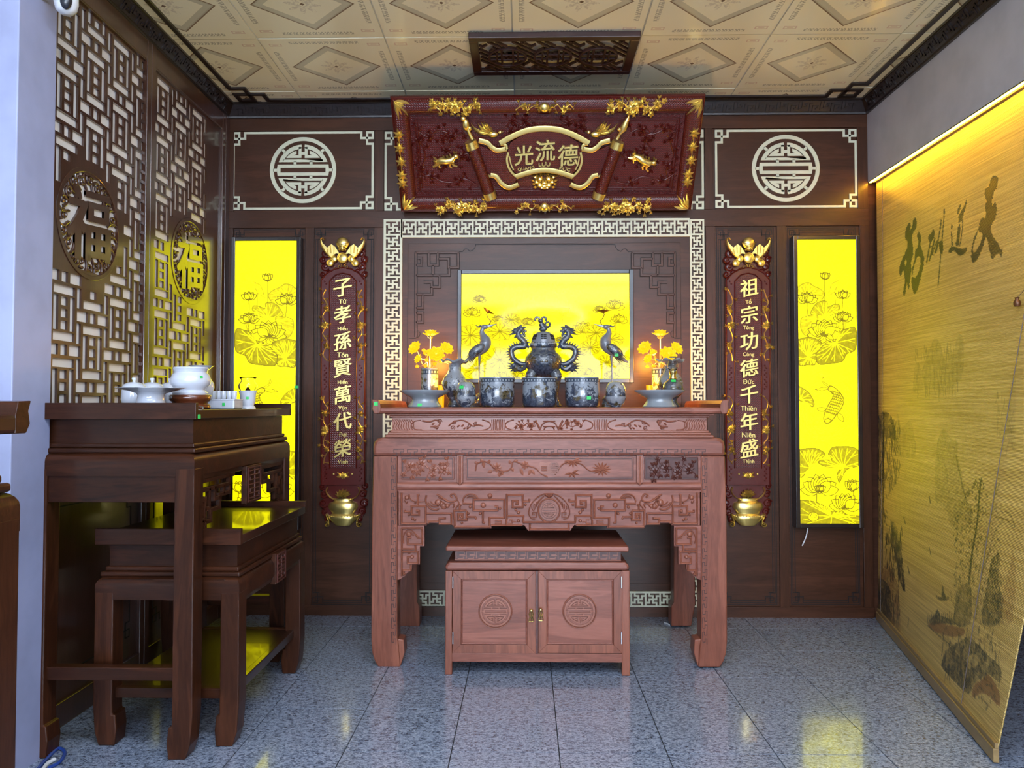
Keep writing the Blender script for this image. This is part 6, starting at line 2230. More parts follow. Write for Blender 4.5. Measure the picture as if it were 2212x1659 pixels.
# small oil lamp in front of the ruffled vase
Y = 4.06
o = on_altar(1454, Y)
t = thing('oil_lamp', 'small glass oil lamp with brass burner behind the grey footed dish', 'oil lamp', o)
k = PX(Y)
MB().lathe([(0, 0), (14 * k, 0), (15 * k, 3 * k), (8 * k, 12 * k), (9 * k, 18 * k), (19 * k, 28 * k), (22 * k, 40 * k), (19 * k, 52 * k), (10 * k, 60 * k), (0, 61 * k)], o, 32).build('reservoir', 'carved_glaze', t, smooth=60)
MB().lathe([(7 * k, 60 * k), (8 * k, 62 * k), (6 * k, 68 * k), (7 * k, 72 * k), (8.5 * k, 75 * k), (8.5 * k, 77 * k), (2 * k, 78 * k), (1.5 * k, 84 * k), (0, 84 * k)], o, 24).build('burner', 'brass', t, smooth=40)
MB().lathe([(7.6 * k, 76 * k), (8 * k, 80 * k), (12 * k, 88 * k), (11 * k, 96 * k), (7 * k, 106 * k), (7.5 * k, 109 * k), (7.2 * k, 109 * k), (6.7 * k, 106 * k), (10.7 * k, 96 * k), (11.6 * k, 88 * k), (7.4 * k, 80 * k)], o, 28).build('chimney', 'clear_glass', t, smooth='all', label='clear glass chimney')
sticker(t, o + Vector((-.006, -.045, 56 * k)), (0, -1, .9), .012, .008)


# ---------------------------------------------------------------- white porcelain on the tall dark table
def on_side(u, Y): return Vector((at(u, 880, Y).x, Y, ZL))


def hz(v, Y): return at(400, v, Y).z - ZL


Y = 3.02
o = on_side(326, Y)
k = PX(Y)
top = hz(838, Y)
MB_dish = [(0, 0), (38 * k, 0), (39 * k, .004), (31 * k, .014), (27 * k, top - .030), (29 * k, top - .022), (44 * k, top - .014), (72 * k, top - .001), (72 * k, top), (40 * k, top - .010), (0, top - .012)]
lathe_thing('white_footed_dish', 'wide white footed dish at the front of the tall dark table', 'dish', o, MB_dish, 'white_porcelain')
for i, (u, Y) in enumerate(((289, 3.20), (328, 3.30), (367, 3.40))):
    o = on_side(u, Y)
    k = PX(Y)
    s = ('first lidded white bowl behind the wide dish, next to the white wall end', 'middle lidded white bowl behind the wide dish', 'lidded white bowl half hidden by the large incense pot')[i]
    t = thing('lidded_bowl', s, 'bowl', o, 'lidded white bowls in a row')
    lip = hz(840, Y)
    MB().lathe([(0, 0), (.030, 0), (.031, .004), (.046, .020), (.051, .040), (.048, lip), (.045, lip)], o, 32).build('bowl', 'white_porcelain', t, smooth=60)
    MB().lathe([(.050, lip), (.050, lip + .003), (.042, lip + .018), (.022, lip + .027), (.006, lip + .030), (.005, lip + .034), (.010, lip + .042), (.009, lip + .047), (0, lip + .049)], o, 32).build('lid', 'white_porcelain', t, smooth=60, label='domed lid with round knob')
Y = 3.22
o = on_side(411, Y)
k = PX(Y)
st = hz(853, Y)
lathe_thing('wooden_stand', 'round red-brown wooden stand under the large white incense pot', 'stand', o, [(0, 0), (40 * k, 0), (43 * k, .006), (42 * k, .016), (36 * k, .022), (37 * k, .030), (43 * k, .038), (43.5 * k, st - .004), (41 * k, st), (0, st)], 'stand_wood')
q = o + Vector((0, 0, st))
t = lathe_thing('white_incense_pot', 'large white incense pot with flared rim on a wooden stand', 'incense pot', q, [(0, 0), (36 * k, 0), (37 * k, 4 * k), (30 * k, 10 * k), (33 * k, 14 * k), (41 * k, 24 * k), (42 * k, 33 * k), (38 * k, 44 * k), (33 * k, 49 * k), (35 * k, 54 * k), (37 * k, 57 * k), (35 * k, 60 * k), (31 * k, 58 * k), (30 * k, 48 * k), (0, 20 * k)], 'white_porcelain', 1, None, 48)
sticker(t, q + Vector((.066, -.047, 38 * k)), (.8, -.6, .2), .006, .005)
Y = 3.42
o = on_side(434, Y)
k = PX(Y)
z = lambda v: hz(v, Y)
lathe_thing('white_vase', 'white flared vase standing behind the large incense pot', 'vase', o, [(0, 0), (15 * k, 0), (16 * k, .006), (13 * k, .018), (20 * k, z(858)), (27 * k, z(838)), (26 * k, z(828)), (15 * k, z(812)), (13 * k, z(803)), (17 * k, z(795)), (27 * k, z(790)), (24 * k, z(791)), (11 * k, z(803)), (0, z(830))], 'white_porcelain', 1, None, 40)
# five cups on a box stand
Y = 3.50
o = on_side(485, Y)
k = PX(Y)
t = thing('cup_stand', 'white porcelain box stand for the row of little cups', 'stand', o)
hb = hz(862, Y)
MB().box(o.x - 31 * k, o.x + 31 * k, Y - .055, Y + .055, ZL, ZL + hb).build('body', 'white_porcelain', t, bevel=.006)
MB().box(o.x - 32 * k, o.x + 32 * k, Y - .058, Y + .058, ZL + hb - .006, ZL + hb).build('rim', 'white_porcelain', t, bevel=.002)
sticker(t, Vector((o.x + .018, Y - .0565, ZL + hb * .45)), (0, -1, 0), .006, .007)
names = ['end cup towards the incense pot', 'second cup from the incense pot', 'middle cup', 'second cup from the small lamp', 'end cup towards the small lamp']
ch = hz(845, Y) - hb
for i in range(5):
    q = Vector((o.x + (-23 + 11.5 * i) * k, Y - .01 + .004 * (i % 2), ZL + hb))
    lathe_thing('offering_cup', 'little white cup on the box stand, ' + names[i], 'cup', q, [(0, 0), (4.6 * k, 0), (5.2 * k, .004), (5.6 * k, ch * .5), (5.7 * k, ch), (5.0 * k, ch), (4.6 * k, .008), (0, .006)], 'white_porcelain', 1, 'row of five little white cups', 20)
# white oil lamp
Y = 3.66
o = on_side(535, Y)
k = PX(Y)
z = lambda v: hz(v, Y)
t = thing('white_oil_lamp', 'small white porcelain lamp with glass chimney at the far end of the dark table', 'oil lamp', o)
MB().lathe([(0, 0), (17 * k, 0), (17 * k, .005), (13 * k, .014), (16 * k, z(866)), (17 * k, z(852)), (19 * k, z(846)), (19.5 * k, z(844)), (17 * k, z(844)), (0, z(848))], o, 32).build('body', 'white_porcelain', t, smooth=50)
MB().lathe([(7 * k, z(848)), (6 * k, z(843)), (3 * k, z(838)), (0, z(835))], o, 16).build('burner', 'brown_bronze', t, smooth=True)
MB().lathe([(15 * k, z(846)), (20 * k, z(838)), (20.5 * k, z(832)), (14 * k, z(823)), (15 * k, z(819)), (19 * k, z(815)), (18.4 * k, z(815)), (14.4 * k, z(819)), (13.4 * k, z(823)), (19.9 * k, z(832)), (19.4 * k, z(838)), (14.4 * k, z(846))], o, 32).build('chimney', 'clear_glass', t, smooth='all', label='clear glass chimney')
sticker(t, o + Vector((.012, -.037, z(860))), (.3, -1, 0), .006, .006)
# odds and ends
q = on_side(432, 2.86)
tag(MB().box(q.x - .012, q.x + .012, 2.85, 2.868, ZL, ZL + .012).build('glass_stub', 'clear_glass', bevel=.003), 'small clear glass block near the dark table edge', 'glass block')
q = at(429, 897, 2.775)
tag(MB().box(-1.2125, -1.2085, 2.800, 2.818, 1.238, 1.254).build('price_sticker', 'tag_green'), 'green price sticker on the edge of the tall dark table', 'sticker')
q = at(641, 836, D - .064)
tag(MB().box(q.x - .014, q.x + .010, D - .0655, D - .0632, q.z - .008, q.z + .008).build('price_sticker', 'tag_green'), 'green price sticker on the frame of the light panel', 'sticker')

# ---------------------------------------------------------------- bamboo blind with ink landscape
def project(p):
    d = Vector(p) - Vector((0, 0, EYE))
    f = d.dot(_F)
    return 1106 + FPX * d.dot(_R) / f, 829.5 - FPX * d.dot(_U) / f


def blind_material():
    m, nt, b = newmat('bamboo_blind')
    a = nt.nodes.new('ShaderNodeAttribute')
    a.attribute_name = 'ink'
    a2 = nt.nodes.new('ShaderNodeAttribute')
    a2.attribute_name = 'wash'
    ink, wash = X(nt, a.outputs['Fac']), X(nt, a2.outputs['Fac'])
    so = coords(nt, (1, 1, 1))
    x, y, z = xyz(nt, so)
    n = noise(nt, coords(nt, (2.0, 2.0, 130.0)), 1.0, 3.0, 0.6)
    n2 = noise(nt, coords(nt, (3.0, 3.0, 420.0)), 1.0, 2.0)
    base = mixc(nt, n.smooth(0.3, 0.7), (0.44, 0.285, 0.075), (0.68, 0.48, 0.155))
    base = mixc(nt, n2.smooth(0.55, 0.7) * 0.4, base, (0.26, 0.17, 0.06))
    c = mixc(nt, wash.min(1.0).max(0.0) * 0.75, base, (0.19, 0.060, 0.018))
    c = mixc(nt, (ink * (n * 0.35 + 1.0)).min(0.97).max(0.0), c, (0.014, 0.017, 0.013))
    nt.links.new(c, b.inputs['Base Color'])
    setp(b, None, 0.38, 0, 0.5)
    reed = (z * 1150.0).m('SINE')
    thread = (y * 300.0).m('SINE').gt(0.985)
    bump(nt, b, reed * 0.5 + n * 0.8 + thread * 0.3, 0.55, 0.003)
    return m


blind_material()
wood('blind_rail_wood', (0.20, 0.125, 0.045), (0.33, 0.215, 0.085), 0.4, 'y', 0.4, 0.2, 0.2)
plain('cord_grey', (0.16, 0.12, 0.10), 0.7)
TLc, TRc = Vector((2.142, 4.655, 2.660)), Vector((2.142, 2.60, 2.660))
BLc, BRc = Vector((2.120, 4.660, 0.055)), Vector((1.690, 2.800, 0.060))


def blind_point(s, q):
    """s from the far end to the near end, q from top to bottom; slight billow"""
    a = TLc.lerp(TRc, s)
    b = BLc.lerp(BRc, s)
    p = a.lerp(b, q)
    p.x += -.012 * math.sin(math.pi * q) * math.sin(math.pi * s) + .006 * math.sin(9 * s + 3 * q) * math.sin(math.pi * q)
    return p


def blind_art():
    ink, wash = Canvas(1870, 2230, 150, 1659, 1.0), Canvas(1870, 2230, 150, 1659, 1.0)
    r = random.Random(11)
    c1 = lambda p: (1920 + p[0] / 5.027, 370 + p[1] / 5.027)
    c2 = lambda p: (1880 + p[0] / 3.455, 860 + p[1] / 3.455)
    c3 = lambda p: (1860 + p[0] / 3.2585, 1150 + p[1] / 3.2585)
    nr = np.random.default_rng(4)
    N = nr.random(ink.A.shape)
    def blur(a, n, ax):
        c = np.cumsum(np.concatenate([a.take(range(n), ax), a], ax), ax)
        return (c.take(range(n, c.shape[ax]), ax) - c.take(range(0, c.shape[ax] - n), ax)) / n
    N = blur(blur(N, 3, 1), 16, 0) + .8 * blur(blur(nr.random(N.shape), 9, 1), 30, 0) + .25 * blur(nr.random(N.shape), 3, 0)
    N = np.clip((N - np.quantile(N, .04)) / (np.quantile(N, .96) - np.quantile(N, .04)), 0, 1)
    def fill(cv, f, pts, v):
        J, I, ins, uu_, vv_ = cv.mask(sp([f(p) for p in pts] + [f(pts[0])], 3))
        a, b = cv.A[J, I], v if (v > .95 or v == 0) else v * (.30 + .95 * N[J, I])
        a[ins] = np.broadcast_to(b, a.shape)[ins]
        cv.A[J, I] = a
    def line(cv, f, pts, w, v, w1=None): cv.line(sp([f(p) for p in pts], 4) if len(pts) > 2 else [f(p) for p in pts], w, v, w1)
    F = lambda pts, v=.97: fill(ink, c1, pts, v)
    F([(1150, 45), (1185, 75), (1180, 130), (1165, 190), (1135, 240), (1120, 320), (1090, 330), (1070, 325), (1045, 280), (1040, 220), (1055, 180), (1080, 170), (1100, 110), (1125, 60)])
    F([(1060, 325), (1115, 320), (1125, 370), (1155, 340), (1172, 390), (1165, 480), (1140, 540), (1110, 590), (1105, 640), (1130, 700), (1175, 770), (1215, 850), (1235, 830), (1225, 930), (1200, 890), (1170, 900), (1130, 950), (1110, 930), (1090, 850), (1070, 740), (1050, 720), (1030, 800), (990, 900), (940, 985), (910, 990), (895, 950), (900, 850), (925, 720), (975, 620), (985, 560), (1010, 505), (1045, 500), (1055, 450), (1045, 400)])
    F([(975, 640), (945, 720), (920, 800), (915, 870), (940, 870), (975, 820), (1005, 750), (1020, 690), (990, 660)], 0)
    F([(840, 300), (845, 350), (825, 420), (800, 500), (770, 560), (755, 540), (760, 480), (790, 430), (815, 380)])
    F([(785, 345), (775, 410), (750, 470), (745, 430), (765, 380)])
    F([(760, 575), (778, 580), (770, 700), (760, 790), (725, 810), (740, 720), (745, 640)])
    F([(683, 570), (695, 600), (685, 635), (673, 610)])
    F([(650, 880), (660, 830), (700, 815), (750, 835), (800, 840), (850, 830), (835, 880), (780, 915), (740, 890), (700, 860), (670, 885)])
    for l, w in (([(795, 520), (800, 600), (785, 720), (770, 810)], 1.8), ([(680, 660), (685, 760), (690, 800)], 2.2), ([(450, 770), (430, 880), (410, 995)], 2.6), ([(500, 730), (470, 850), (440, 970)], 3.0), ([(520, 760), (470, 900)], 2.2), ([(570, 530), (545, 700), (500, 890)], 2.2),
                 ([(605, 420), (575, 780), (535, 1245)], 2.0), ([(440, 830), (490, 800)], 2.0), ([(455, 900), (490, 910)], 2.0), ([(540, 770), (510, 880)], 3.0), ([(603, 415), (600, 460)], 3.2)):
        line(ink, c1, l, w, .95)
    F([(435, 690), (465, 670), (480, 625), (497, 680), (485, 730), (460, 770), (440, 760), (430, 720)])
    F([(545, 760), (585, 765), (585, 890), (560, 890), (550, 840)])
    F([(230, 560), (235, 620), (195, 750), (180, 720), (180, 650), (205, 580)])
    F([(285, 500), (302, 540), (295, 620), (265, 660), (250, 740), (260, 810), (265, 900), (240, 980), (245, 1060), (230, 1180), (215, 1290), (195, 1200), (190, 1260), (170, 1355), (155, 1310), (175, 1200), (160, 1080), (125, 1140), (112, 1080), (130, 990), (180, 880), (205, 800), (200, 740), (225, 660), (255, 600), (258, 550)])
    F([(330, 650), (352, 720), (345, 800), (365, 860), (382, 940), (375, 1040), (340, 1180), (310, 1290), (275, 1330), (250, 1250), (245, 1160), (265, 1150), (285, 1160), (320, 1100), (345, 1000), (340, 930), (310, 930), (285, 1000), (265, 1080), (252, 1140), (255, 1050), (280, 950), (285, 860), (310, 830), (320, 760), (305, 700)])
    fill(ink, c1, [(185, 950), (195, 985), (180, 1025), (175, 985)], 0)
    # far mountains, faint
    fill(ink, c2, [(480, 760), (490, 400), (540, 230), (600, 300), (655, 330), (650, 420), (700, 620), (745, 720), (700, 800), (600, 850)], .22)
    for k in range(40):
        x, y = r.uniform(490, 660), r.uniform(280, 760)
        line(ink, c2, [(x, y), (x + r.uniform(-15, 20), y + r.uniform(20, 70))], 1.2, .42)
    c4 = lambda p: (1860 + p[0] / 3.017, 700 + p[1] / 3.017)
    fill(ink, c4, [(335, 440), (358, 240), (395, 300), (430, 200), (450, 150), (480, 95), (518, 130), (545, 235), (590, 200), (640, 60), (672, 150), (655, 350), (560, 430), (450, 420)], .24)
    fill(ink, c4, [(215, 860), (235, 580), (262, 680), (300, 640), (330, 650), (355, 860)], .20)
    fill(ink, c4, [(900, 640), (960, 480), (1000, 300), (1005, 560), (1000, 830), (940, 700)], .16)
    for k in range(90):
        x, y = r.uniform(350, 660), r.uniform(120, 420)
        line(ink, c4, [(x, y), (x + r.uniform(-8, 8), y + r.uniform(25, 90))], 1.4, r.uniform(.28, .48))
    for k in range(40):
        x, y = r.uniform(880, 1000), r.uniform(400, 800)
        line(ink, c4, [(x, y), (x + r.uniform(-30, 20), y + r.uniform(25, 90))], 1.2, r.uniform(.22, .40))
    fill(ink, c2, [(560, 800), (640, 780), (760, 830), (740, 960), (620, 980)], .30)
    line(ink, c2, [(640, 430), (680, 620), (720, 780)], 3.0, .55)
    # willow
    fill(ink, c2, [(22, 350), (26, 250), (52, 150), (100, 100), (150, 128), (178, 190), (190, 270), (150, 300), (110, 290), (70, 330), (40, 380)], .78)
    for k in range(150):
        x = r.uniform(20, 215)
        y = r.uniform(150, 620)
        line(ink, c2, [(x, y), (x + r.uniform(-8, 10), y + r.uniform(25, 70)), (x + r.uniform(-10, 14), y + r.uniform(60, 130))], 1.3, r.uniform(.45, .85))
    line(ink, c2, [(100, 110), (98, 400), (95, 700), (92, 1000), (88, 1300)], 2.0, .8)
    for k in range(60):
        x, y = r.uniform(40, 120), r.uniform(560, 1050)
        line(ink, c2, [(x, y), (x + r.uniform(-8, 12), y + r.uniform(15, 60))], 1.6, r.uniform(.5, .9))
    fill(ink, c2, [(150, 910), (190, 945), (215, 1050), (238, 1190), (262, 1440), (226, 1390), (205, 1290), (185, 1180), (160, 1050)], .86)
    for k in range(50):
        x, y = r.uniform(120, 235), r.uniform(950, 1300)
        line(ink, c2, [(x, y), (x + r.uniform(-12, 12), y + r.uniform(40, 110))], 1.5, .8)
    # rocks at the far foot
    fill(ink, c3, [(95, 330), (150, 330), (205, 410), (212, 640), (150, 620), (112, 570)], .88)
    fill(wash, c3, [(185, 200), (240, 320), (268, 430), (272, 750), (205, 690), (120, 580), (100, 380)], .9)
    for k in range(70):
        x, y = r.uniform(100, 268), r.uniform(300, 730)
        line(ink, c3, [(x, y), (x + r.uniform(-6, 6), y + r.uniform(20, 80))], 1.3, r.uniform(.4, .9))
    # boat, birds
    fill(ink, c3, [(520, 425), (545, 455), (610, 450), (620, 468), (590, 482), (540, 472)], .75)
    fill(ink, c3, [(565, 455), (568, 395), (578, 378), (592, 440), (590, 465)], .8)
    for p in ((440, 1130), (280, 1270), (438, 745), (250, 900)): line(ink, c2, [(p[0], p[1] - 15), (p[0] + 6, p[1] + 15), (p[0] + 12, p[1] + 40)], 1.8, .7)
    line(ink, c3, [(335, 600), (330, 660)], 2, .5)
    # islet
    fill(ink, c3, [(478, 620), (510, 590), (540, 540), (560, 585), (600, 600), (650, 612), (662, 650), (560, 640), (500, 655)], .8)
    fill(wash, c3, [(468, 652), (530, 622), (600, 648), (722, 678), (720, 722), (640, 735), (560, 712), (500, 690)], 1.0)
    line(ink, c3, [(470, 655), (520, 700), (600, 770), (640, 800)], 2.0, .7)
    for x in range(470, 660, 14): line(ink, c3, [(x, 560 + r.uniform(0, 40)), (x, 640)], 1.4, .75)
    # tall trees
    line(ink, c2, [(828, 600), (812, 750), (795, 950), (760, 1150), (742, 1320), (722, 1500), (715, 1680)], 3.0, .85, 5.5)
    for k in range(330):
        y = r.uniform(600, 1400)
        w = np.interp(y, [600, 700, 950, 1150, 1400], [20, 80, 130, 90, 70])
        xc = np.interp(y, [600, 950, 1400], [815, 740, 700])
        x = xc + r.uniform(-1, 1) * w
        line(ink, c2, [(x, y), (x + r.uniform(-9, 9), y + r.uniform(4, 16))], 2.0, r.uniform(.45, .9))
    for l in ([(940, 640), (915, 800), (890, 950), (860, 1150), (810, 1450), (790, 1660)], [(1000, 900), (930, 1000), (870, 1200), (830, 1330)], [(890, 950), (850, 1100), (800, 1350)], [(960, 1045), (900, 1140), (850, 1260)], [(930, 650), (925, 720)], [(965, 630), (935, 720)], [(1080, 965), (1000, 900), (930, 890)], [(1080, 965), (1040, 860), (960, 850)]):
        line(ink, c2, l, 1.6, .62)
    for k in range(90):
        x, y = r.uniform(840, 980), r.uniform(760, 1300)
        line(ink, c2, [(x, y), (x + r.uniform(-16, 16), y + r.uniform(10, 40))], 1.1, .45)
    fill(ink, c2, [(640, 1440), (690, 1400), (752, 1420), (745, 1680), (628, 1680)], .66)
    fill(ink, c2, [(905, 1195), (935, 1170), (967, 1160), (962, 1390), (990, 1500), (965, 1680), (830, 1680), (868, 1400)], .78)
    fill(wash, c2, [(1065, 1100), (1085, 1300), (1060, 1660), (960, 1660), (1000, 1400), (1040, 1250)], .55)
    for k in range(160):
        x, y = r.uniform(600, 1000), r.uniform(1320, 1660)
        line(ink, c2, [(x, y), (x + r.uniform(-10, 10), y + r.uniform(12, 50))], 1.4, r.uniform(.25, .75))
    # foreground rocks
    fill(ink, c3, [(562, 940), (600, 830), (700, 765), (760, 735), (830, 800), (900, 870), (985, 960), (972, 1060), (900, 1000), (800, 1060), (760, 1140), (680, 1075), (620, 1010)], .78)
    fill(ink, c3, [(740, 900), (780, 855), (830, 880), (820, 930), (760, 960)], .25)
    for k in range(120):
        x, y = r.uniform(570, 980), r.uniform(650, 1040)
        line(ink, c3, [(x, y), (x + r.uniform(-8, 8), y + r.uniform(20, 70))], 1.5, r.uniform(.3, .9))
    fill(wash, c3, [(780, 1120), (800, 1070), (850, 1035), (900, 1000), (970, 1120), (972, 1225), (900, 1150), (840, 1135), (790, 1160)], 1.0)
    for k in range(30):
        x, y = r.uniform(790, 970), r.uniform(1060, 1180)
        line(ink, c3, [(x, y), (x + r.uniform(0, 16), y + r.uniform(10, 40))], 1.4, .7)
    line(ink, c3, [(870, 1190), (890, 1220), (880, 1250)], 3, .6)
    return ink, wash


blind = thing('bamboo_blind', 'bamboo roll blind printed with an ink landscape and four brush characters', 'blind', (2.12, 3.7, 0.0))
ink, wash = blind_art()
NS, NQ = 300, 560
S_, Q_ = np.meshgrid(np.linspace(0, 1, NS), np.linspace(0, 1, NQ))
TL_, TR_, BL_, BR_ = (np.array(c) for c in (TLc, TRc, BLc, BRc))
top_ = TL_ + (TR_ - TL_) * S_[..., None]
bot_ = BL_ + (BR_ - BL_) * S_[..., None]
Pb = top_ + (bot_ - top_) * Q_[..., None]
Pb[..., 0] += -.012 * np.sin(np.pi * Q_) * np.sin(np.pi * S_) + .006 * np.sin(9 * S_ + 3 * Q_) * np.sin(np.pi * Q_)
rel = Pb - np.array([0, 0, EYE])
ff = rel @ np.array(_F)
uu = 1106 + FPX * (rel @ np.array(_R)) / ff
vv = 829.5 - FPX * (rel @ np.array(_U)) / ff
def lookup(c):
    i = np.clip(((uu - c.u0) / c.step).round().astype(int), 0, c.nx - 1)
    j = np.clip(((vv - c.v0) / c.step).round().astype(int), 0, c.ny - 1)
    return np.where((uu > c.u0) & (uu < c.u0 + c.nx - 2) & (vv < 1658), c.A[j, i], 0)
vi, vw = lookup(ink), lookup(wash)
front = Pb.reshape(-1, 3) - np.array(ORG[blind])
back = front + np.array([.005, 0, 0])
idx = np.arange(NS * NQ).reshape(NQ, NS)
Fq = np.stack([idx[:-1, :-1], idx[:-1, 1:], idx[1:, 1:], idx[1:, :-1]], -1).reshape(-1, 4)
# coarse back sheet closes the blind to a thin slab
cs, cq = np.linspace(0, NS - 1, 31).astype(int), np.linspace(0, NQ - 1, 41).astype(int)
bidx = idx[np.ix_(cq, cs)]
bv = back[bidx.ravel()]
k0 = len(front)
bi = (k0 + np.arange(bidx.size)).reshape(bidx.shape)
Bq = np.stack([bi[:-1, :-1], bi[1:, :-1], bi[1:, 1:], bi[:-1, 1:]], -1).reshape(-1, 4)
edge = []
for e in range(len(cq) - 1):
    edge.append([int(idx[cq[e], NS - 1]), int(bi[e, -1]), int(bi[e + 1, -1]), int(idx[cq[e + 1], NS - 1])])
    edge.append([int(idx[cq[e], 0]), int(idx[cq[e + 1], 0]), int(bi[e + 1, 0]), int(bi[e, 0])])
me = bpy.data.meshes.new('printed_sheet')
me.from_pydata(np.concatenate([front, bv]).tolist(), [], Fq.tolist() + Bq.tolist() + edge)
pad = np.zeros(len(bv))
for nm, a in (('ink', vi), ('wash', vw)):
    at_ = me.attributes.new(nm, 'FLOAT', 'POINT')
    at_.data.foreach_set('value', np.concatenate([a.ravel(), pad]).astype(np.float32))
me.materials.append(MATS['bamboo_blind'])
me.polygons.foreach_set('use_smooth', [True] * len(me.polygons))
ob = bpy.data.objects.new('printed_sheet', me)
COL.objects.link(ob)
ob.parent = blind
ob['label'] = 'reed sheet with ink trees, rocks, a boat and brush writing'
# bottom rail and hem
def rail_piece(q, out, z0, z1, name, mat):
    g = MB()
    n = 12
    V, F = [], []
    d = (BRc - BLc).normalized()
    side = Vector((-d.y, d.x, 0)) * (1 if (-d.y) < 0 else -1)     # towards the room
    if side.x > 0: side = -side
    for i in range(n + 1):
        p = BLc.lerp(BRc, i / n)
        for a, b in ((0.006, z0), (-out, z0), (-out, z1), (0.006, z1)): V.append(Vector((p.x, p.y, p.z)) - side * a + Vector((0, 0, b)))
    for i in range(n):
        for j in range(4): F.append((i * 4 + j, i * 4 + (j + 1) % 4, i * 4 + 4 + (j + 1) % 4, i * 4 + 4 + j))
    F += [(0, 1, 2, 3), (n * 4 + 3, n * 4 + 2, n * 4 + 1, n * 4)]
    g.add(V, F)
    return g.build(name, mat, blind, bevel=.002)


rail_piece(1, .014, -.053, -.004, 'bottom_rail', 'blind_rail_wood')
rail_piece(1, .008, -.004, .016, 'hem', 'blind_rail_wood')
def cord(name, pts, r): MB().tube(pts, r, 6).build(name, 'cord_grey', blind)
cord('cord', [blind_point(.045, q / 12) + Vector((-.006, 0, 0)) for q in range(13)], .0014)
cord('cord', [blind_point(.80, q / 12) + Vector((-.006, 0, 0)) for q in range(13)], .0016)
kp = atx(2197, 650, 1.985)
cord('pull_cord', [blind_point(.79, 0.0) + Vector((-.012, 0, 0)), blind_point(.8, .35) + Vector((-.03, -.02, 0)), kp + Vector((0, 0, .012))], .0014)
MB().lathe([(0, -.022), (.010, -.022), (.014, -.014), (.014, -.004), (.008, .004), (.008, .012), (.010, .014), (0, .015)], kp, 16).build('pull_knob', 'brown_bronze', blind, smooth=60, label='turned wooden pull knob')
MB().box(2.1275, 2.157, 2.60, 4.66, 2.650, 2.668).build('head_rail', 'blind_rail_wood', blind, bevel=.002)

# LED strip under the painted beam
emitter('led_amber', (1.0, 0.52, 0.02), 110.0)
led = thing('led_strip', 'amber LED strip along the lower edge of the grey beam', 'light strip', (2.1, 3.6, 2.65))
MB().box(2.1135, 2.126, 1.6, 4.69, 2.661, 2.668).build('channel', 'steel', led)
MB().box(2.115, 2.1245, 1.6, 4.69, 2.6575, 2.661).build('diffuser', 'led_amber', led)

# ---------------------------------------------------------------- pierced wooden lamp box on the ceiling
q0, q1 = atz(1012, 77, HC - .05), atz(1385, 160, HC - .05)
vx0, vx1, vy0, vy1 = -.288, .580, 3.785, 4.225
wood('grille_wood', (0.018, 0.006, 0.006), (0.045, 0.016, 0.014), 0.35, 'x', 0.4, 0.3, 0.2)
vent = thing('ceiling_grille', 'dark wooden pierced grille box on the cream ceiling', 'ceiling grille', ((vx0 + vx1) / 2, (vy0 + vy1) / 2, HC))
zb, fwv = HC - .032, .045
for a, b, c, d in ((vx0, vx1, vy0, vy0 + fwv), (vx0, vx1, vy1 - fwv, vy1), (vx0, vx0 + fwv, vy0 + fwv, vy1 - fwv), (vx1 - fwv, vx1, vy0 + fwv, vy1 - fwv)):
    MB().box(a, b, c, d, zb, HC - .002).build('frame_bar', 'grille_wood', vent, bevel=.003)
MZ = Matrix(((1, 0, 0, 0), (0, 0, 1, 0), (0, 1, 0, zb + .012), (0, 0, 0, 1)))      # carving plane (x, depth, y) facing down
g = MB()
ix0, ix1, iy0, iy1 = vx0 + fwv, vx1 - fwv, vy0 + fwv, vy1 - fwv
def clip_bar(a, b, w):
    g.bar([a, b], w, .012, 0, flat=True)
cxs = [ix0 + (ix1 - ix0) * q for q in (.19, .5, .81)]
cyv, rv = (iy0 + iy1) / 2, .098
def clear(x, y): return all(math.hypot(x - c, y - cyv) > rv * 1.02 for c in cxs) and ix0 < x < ix1 and iy0 < y < iy1
for k in range(-12, 34):       # diagonal key bars, broken and kept out of the roundels
    for sgn, every in ((1, 1), (-1, 2)):
        if k % every: continue
        pts = []
        for j in range(90):
            s = j * .008
            x, y = ix0 + k * .042 + (s if sgn > 0 else -s) , iy0 + s
            ok = clear(x, y) and ((j // 9 + k) % 3 != 0 or sgn < 0) and (sgn > 0 or (j // 5 + k) % 3 == 0)
            if ok: pts.append((x, y))
            else:
                if len(pts) > 2: clip_bar(pts[0], pts[-1], .010)
                pts = []
        if len(pts) > 2: clip_bar(pts[0], pts[-1], .010)
g.xform(MZ).build('diagonal_lattice', 'grille_wood', vent, kind='stuff')
for i, c in enumerate(cxs):
    g = MB()
    g.bar([(c + rv * math.cos(a * .1309), cyv + rv * math.sin(a * .1309)) for a in range(48)], .012, .016, 0, flat=True, close=True)
    for s in (-1, 1):
        g.bar([(c - rv, cyv + s * .026), (c + rv, cyv + s * .026)], .011, .014, 0, flat=True)
        g.bar([(c + s * .030, cyv - rv * .95), (c + s * .030, cyv + rv * .95)], .011, .014, 0, flat=True)
        g.bar([(c + s * .055, cyv - .06), (c + s * .055, cyv + .06)], .010, .014, 0, flat=True)
    put_glyph(g, '\u798f\u5bff\u7984'[i], c, cyv, .085, .012, 0.0, .02)
    g.xform(MZ).build('roundel', 'grille_wood', vent)
MB().box(ix0, ix1, iy0, iy1, HC - .006, HC - .001).build('pale_back', 'grid_white', vent)  # plain white board, silvery reflection put in as pale colour

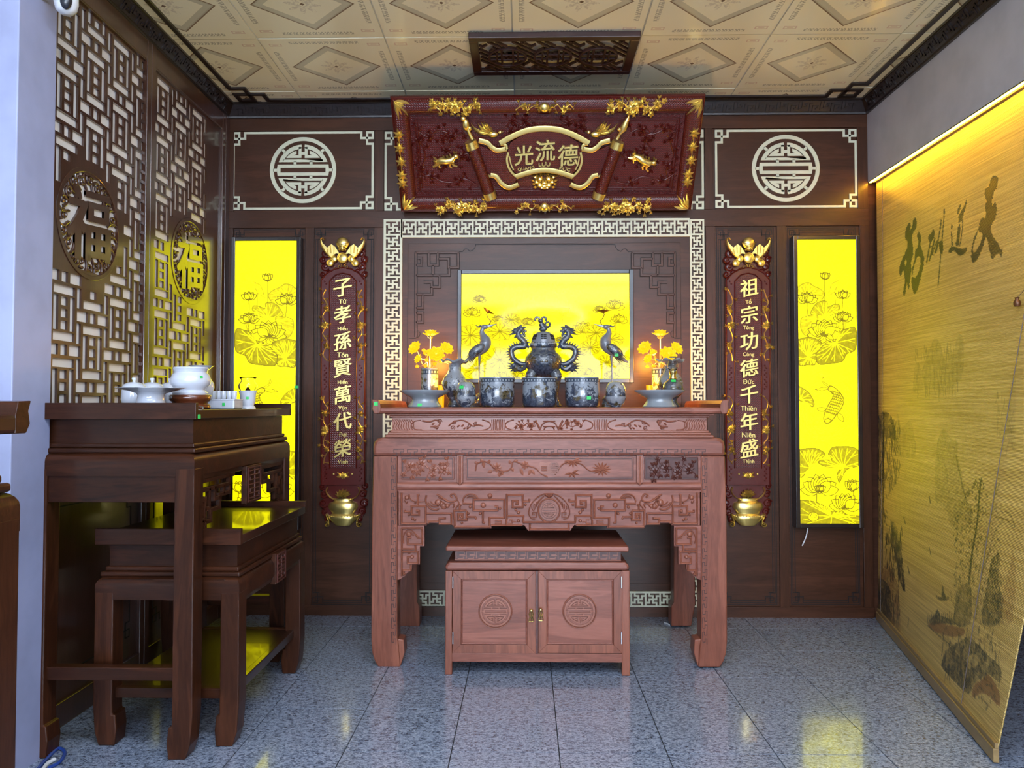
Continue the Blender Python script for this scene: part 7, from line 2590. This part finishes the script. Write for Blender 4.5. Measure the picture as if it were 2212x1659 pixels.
# ---------------------------------------------------------------- security camera on the white wall end
pc = at(122, 2, 2.70)
cm = thing('security_camera', 'white security camera fixed to the white wall end near the ceiling', 'camera', (-1.772, 2.70, pc.z))
MB().tube([Vector((-1.774, 2.72, pc.z + .03)), Vector((-1.71, 2.71, pc.z + .03)), Vector((-1.685, 2.70, pc.z + .01))], .014, 10).build('bracket', 'white_plastic', cm, smooth=True)
g = MB()
g.lathe([(0, -.050), (.020, -.048), (.034, -.036), (.040, -.012), (.040, .05), (.034, .066), (0, .070)], Vector((-1.668, 2.70, pc.z)), 24)
g.build('housing', 'white_plastic', cm, smooth=60)
MB().ell(Vector((-1.652, 2.672, pc.z - .012)), (.021, .018, .034), 16, 10).build('lens_window', 'dark_lacquer', cm, smooth=True, label='glossy black lens window')

# ---------------------------------------------------------------- cables on the floor
plain('blue_cable', (0.02, 0.06, 0.30), 0.4)
q = [atz(u, v, .006) for u, v in ((75, 1668), (100, 1640), (125, 1617), (140, 1625), (130, 1645), (105, 1659))]
tag(MB().tube(sp(q, 6), .006, 8).build('blue_cable', 'blue_cable', smooth=True), 'loop of blue cable on the floor by the white wall end', 'cable')
q = [atz(u, v, .007) for u, v in ((92, 1664), (102, 1650), (118, 1640))]
tag(MB().tube(sp(q, 6), .007, 8).build('white_cable', 'white_plastic', smooth=True), 'white cable end on the floor by the white wall end', 'cable')
q = [atz(u, v, .004) for u, v in ((1435, 1345), (1441, 1347), (1446, 1350))]
tag(MB().tube(sp(q, 4), .004, 6).build('cable_end', 'white_plastic', smooth=True), 'tiny white cable end by the back leg of the altar', 'cable')

# ---------------------------------------------------------------- ring lamp on the shop ceiling behind the viewer (seen mirrored in the glass panel)
emitter('ring_light', (0.86, 0.93, 1.0), 55.0)
rl = thing('ring_lamp', 'oval white tube lamp on the shop ceiling mirrored in the wide glowing panel', 'lamp', (.36, -6.97, HC))
def oval(a): return Vector((.36 + .85 * math.cos(a), -6.97 + 2.4 * math.sin(a), HC - .05))
MB().tube([oval(a * .1309) for a in range(48)], .011, 8, True).build('tube', 'ring_light', rl, smooth=True)
for a in range(4): MB().tube([oval(a * 1.5708), oval(a * 1.5708) + Vector((0, 0, .056))], .010, 8).build('holder', 'steel', rl)
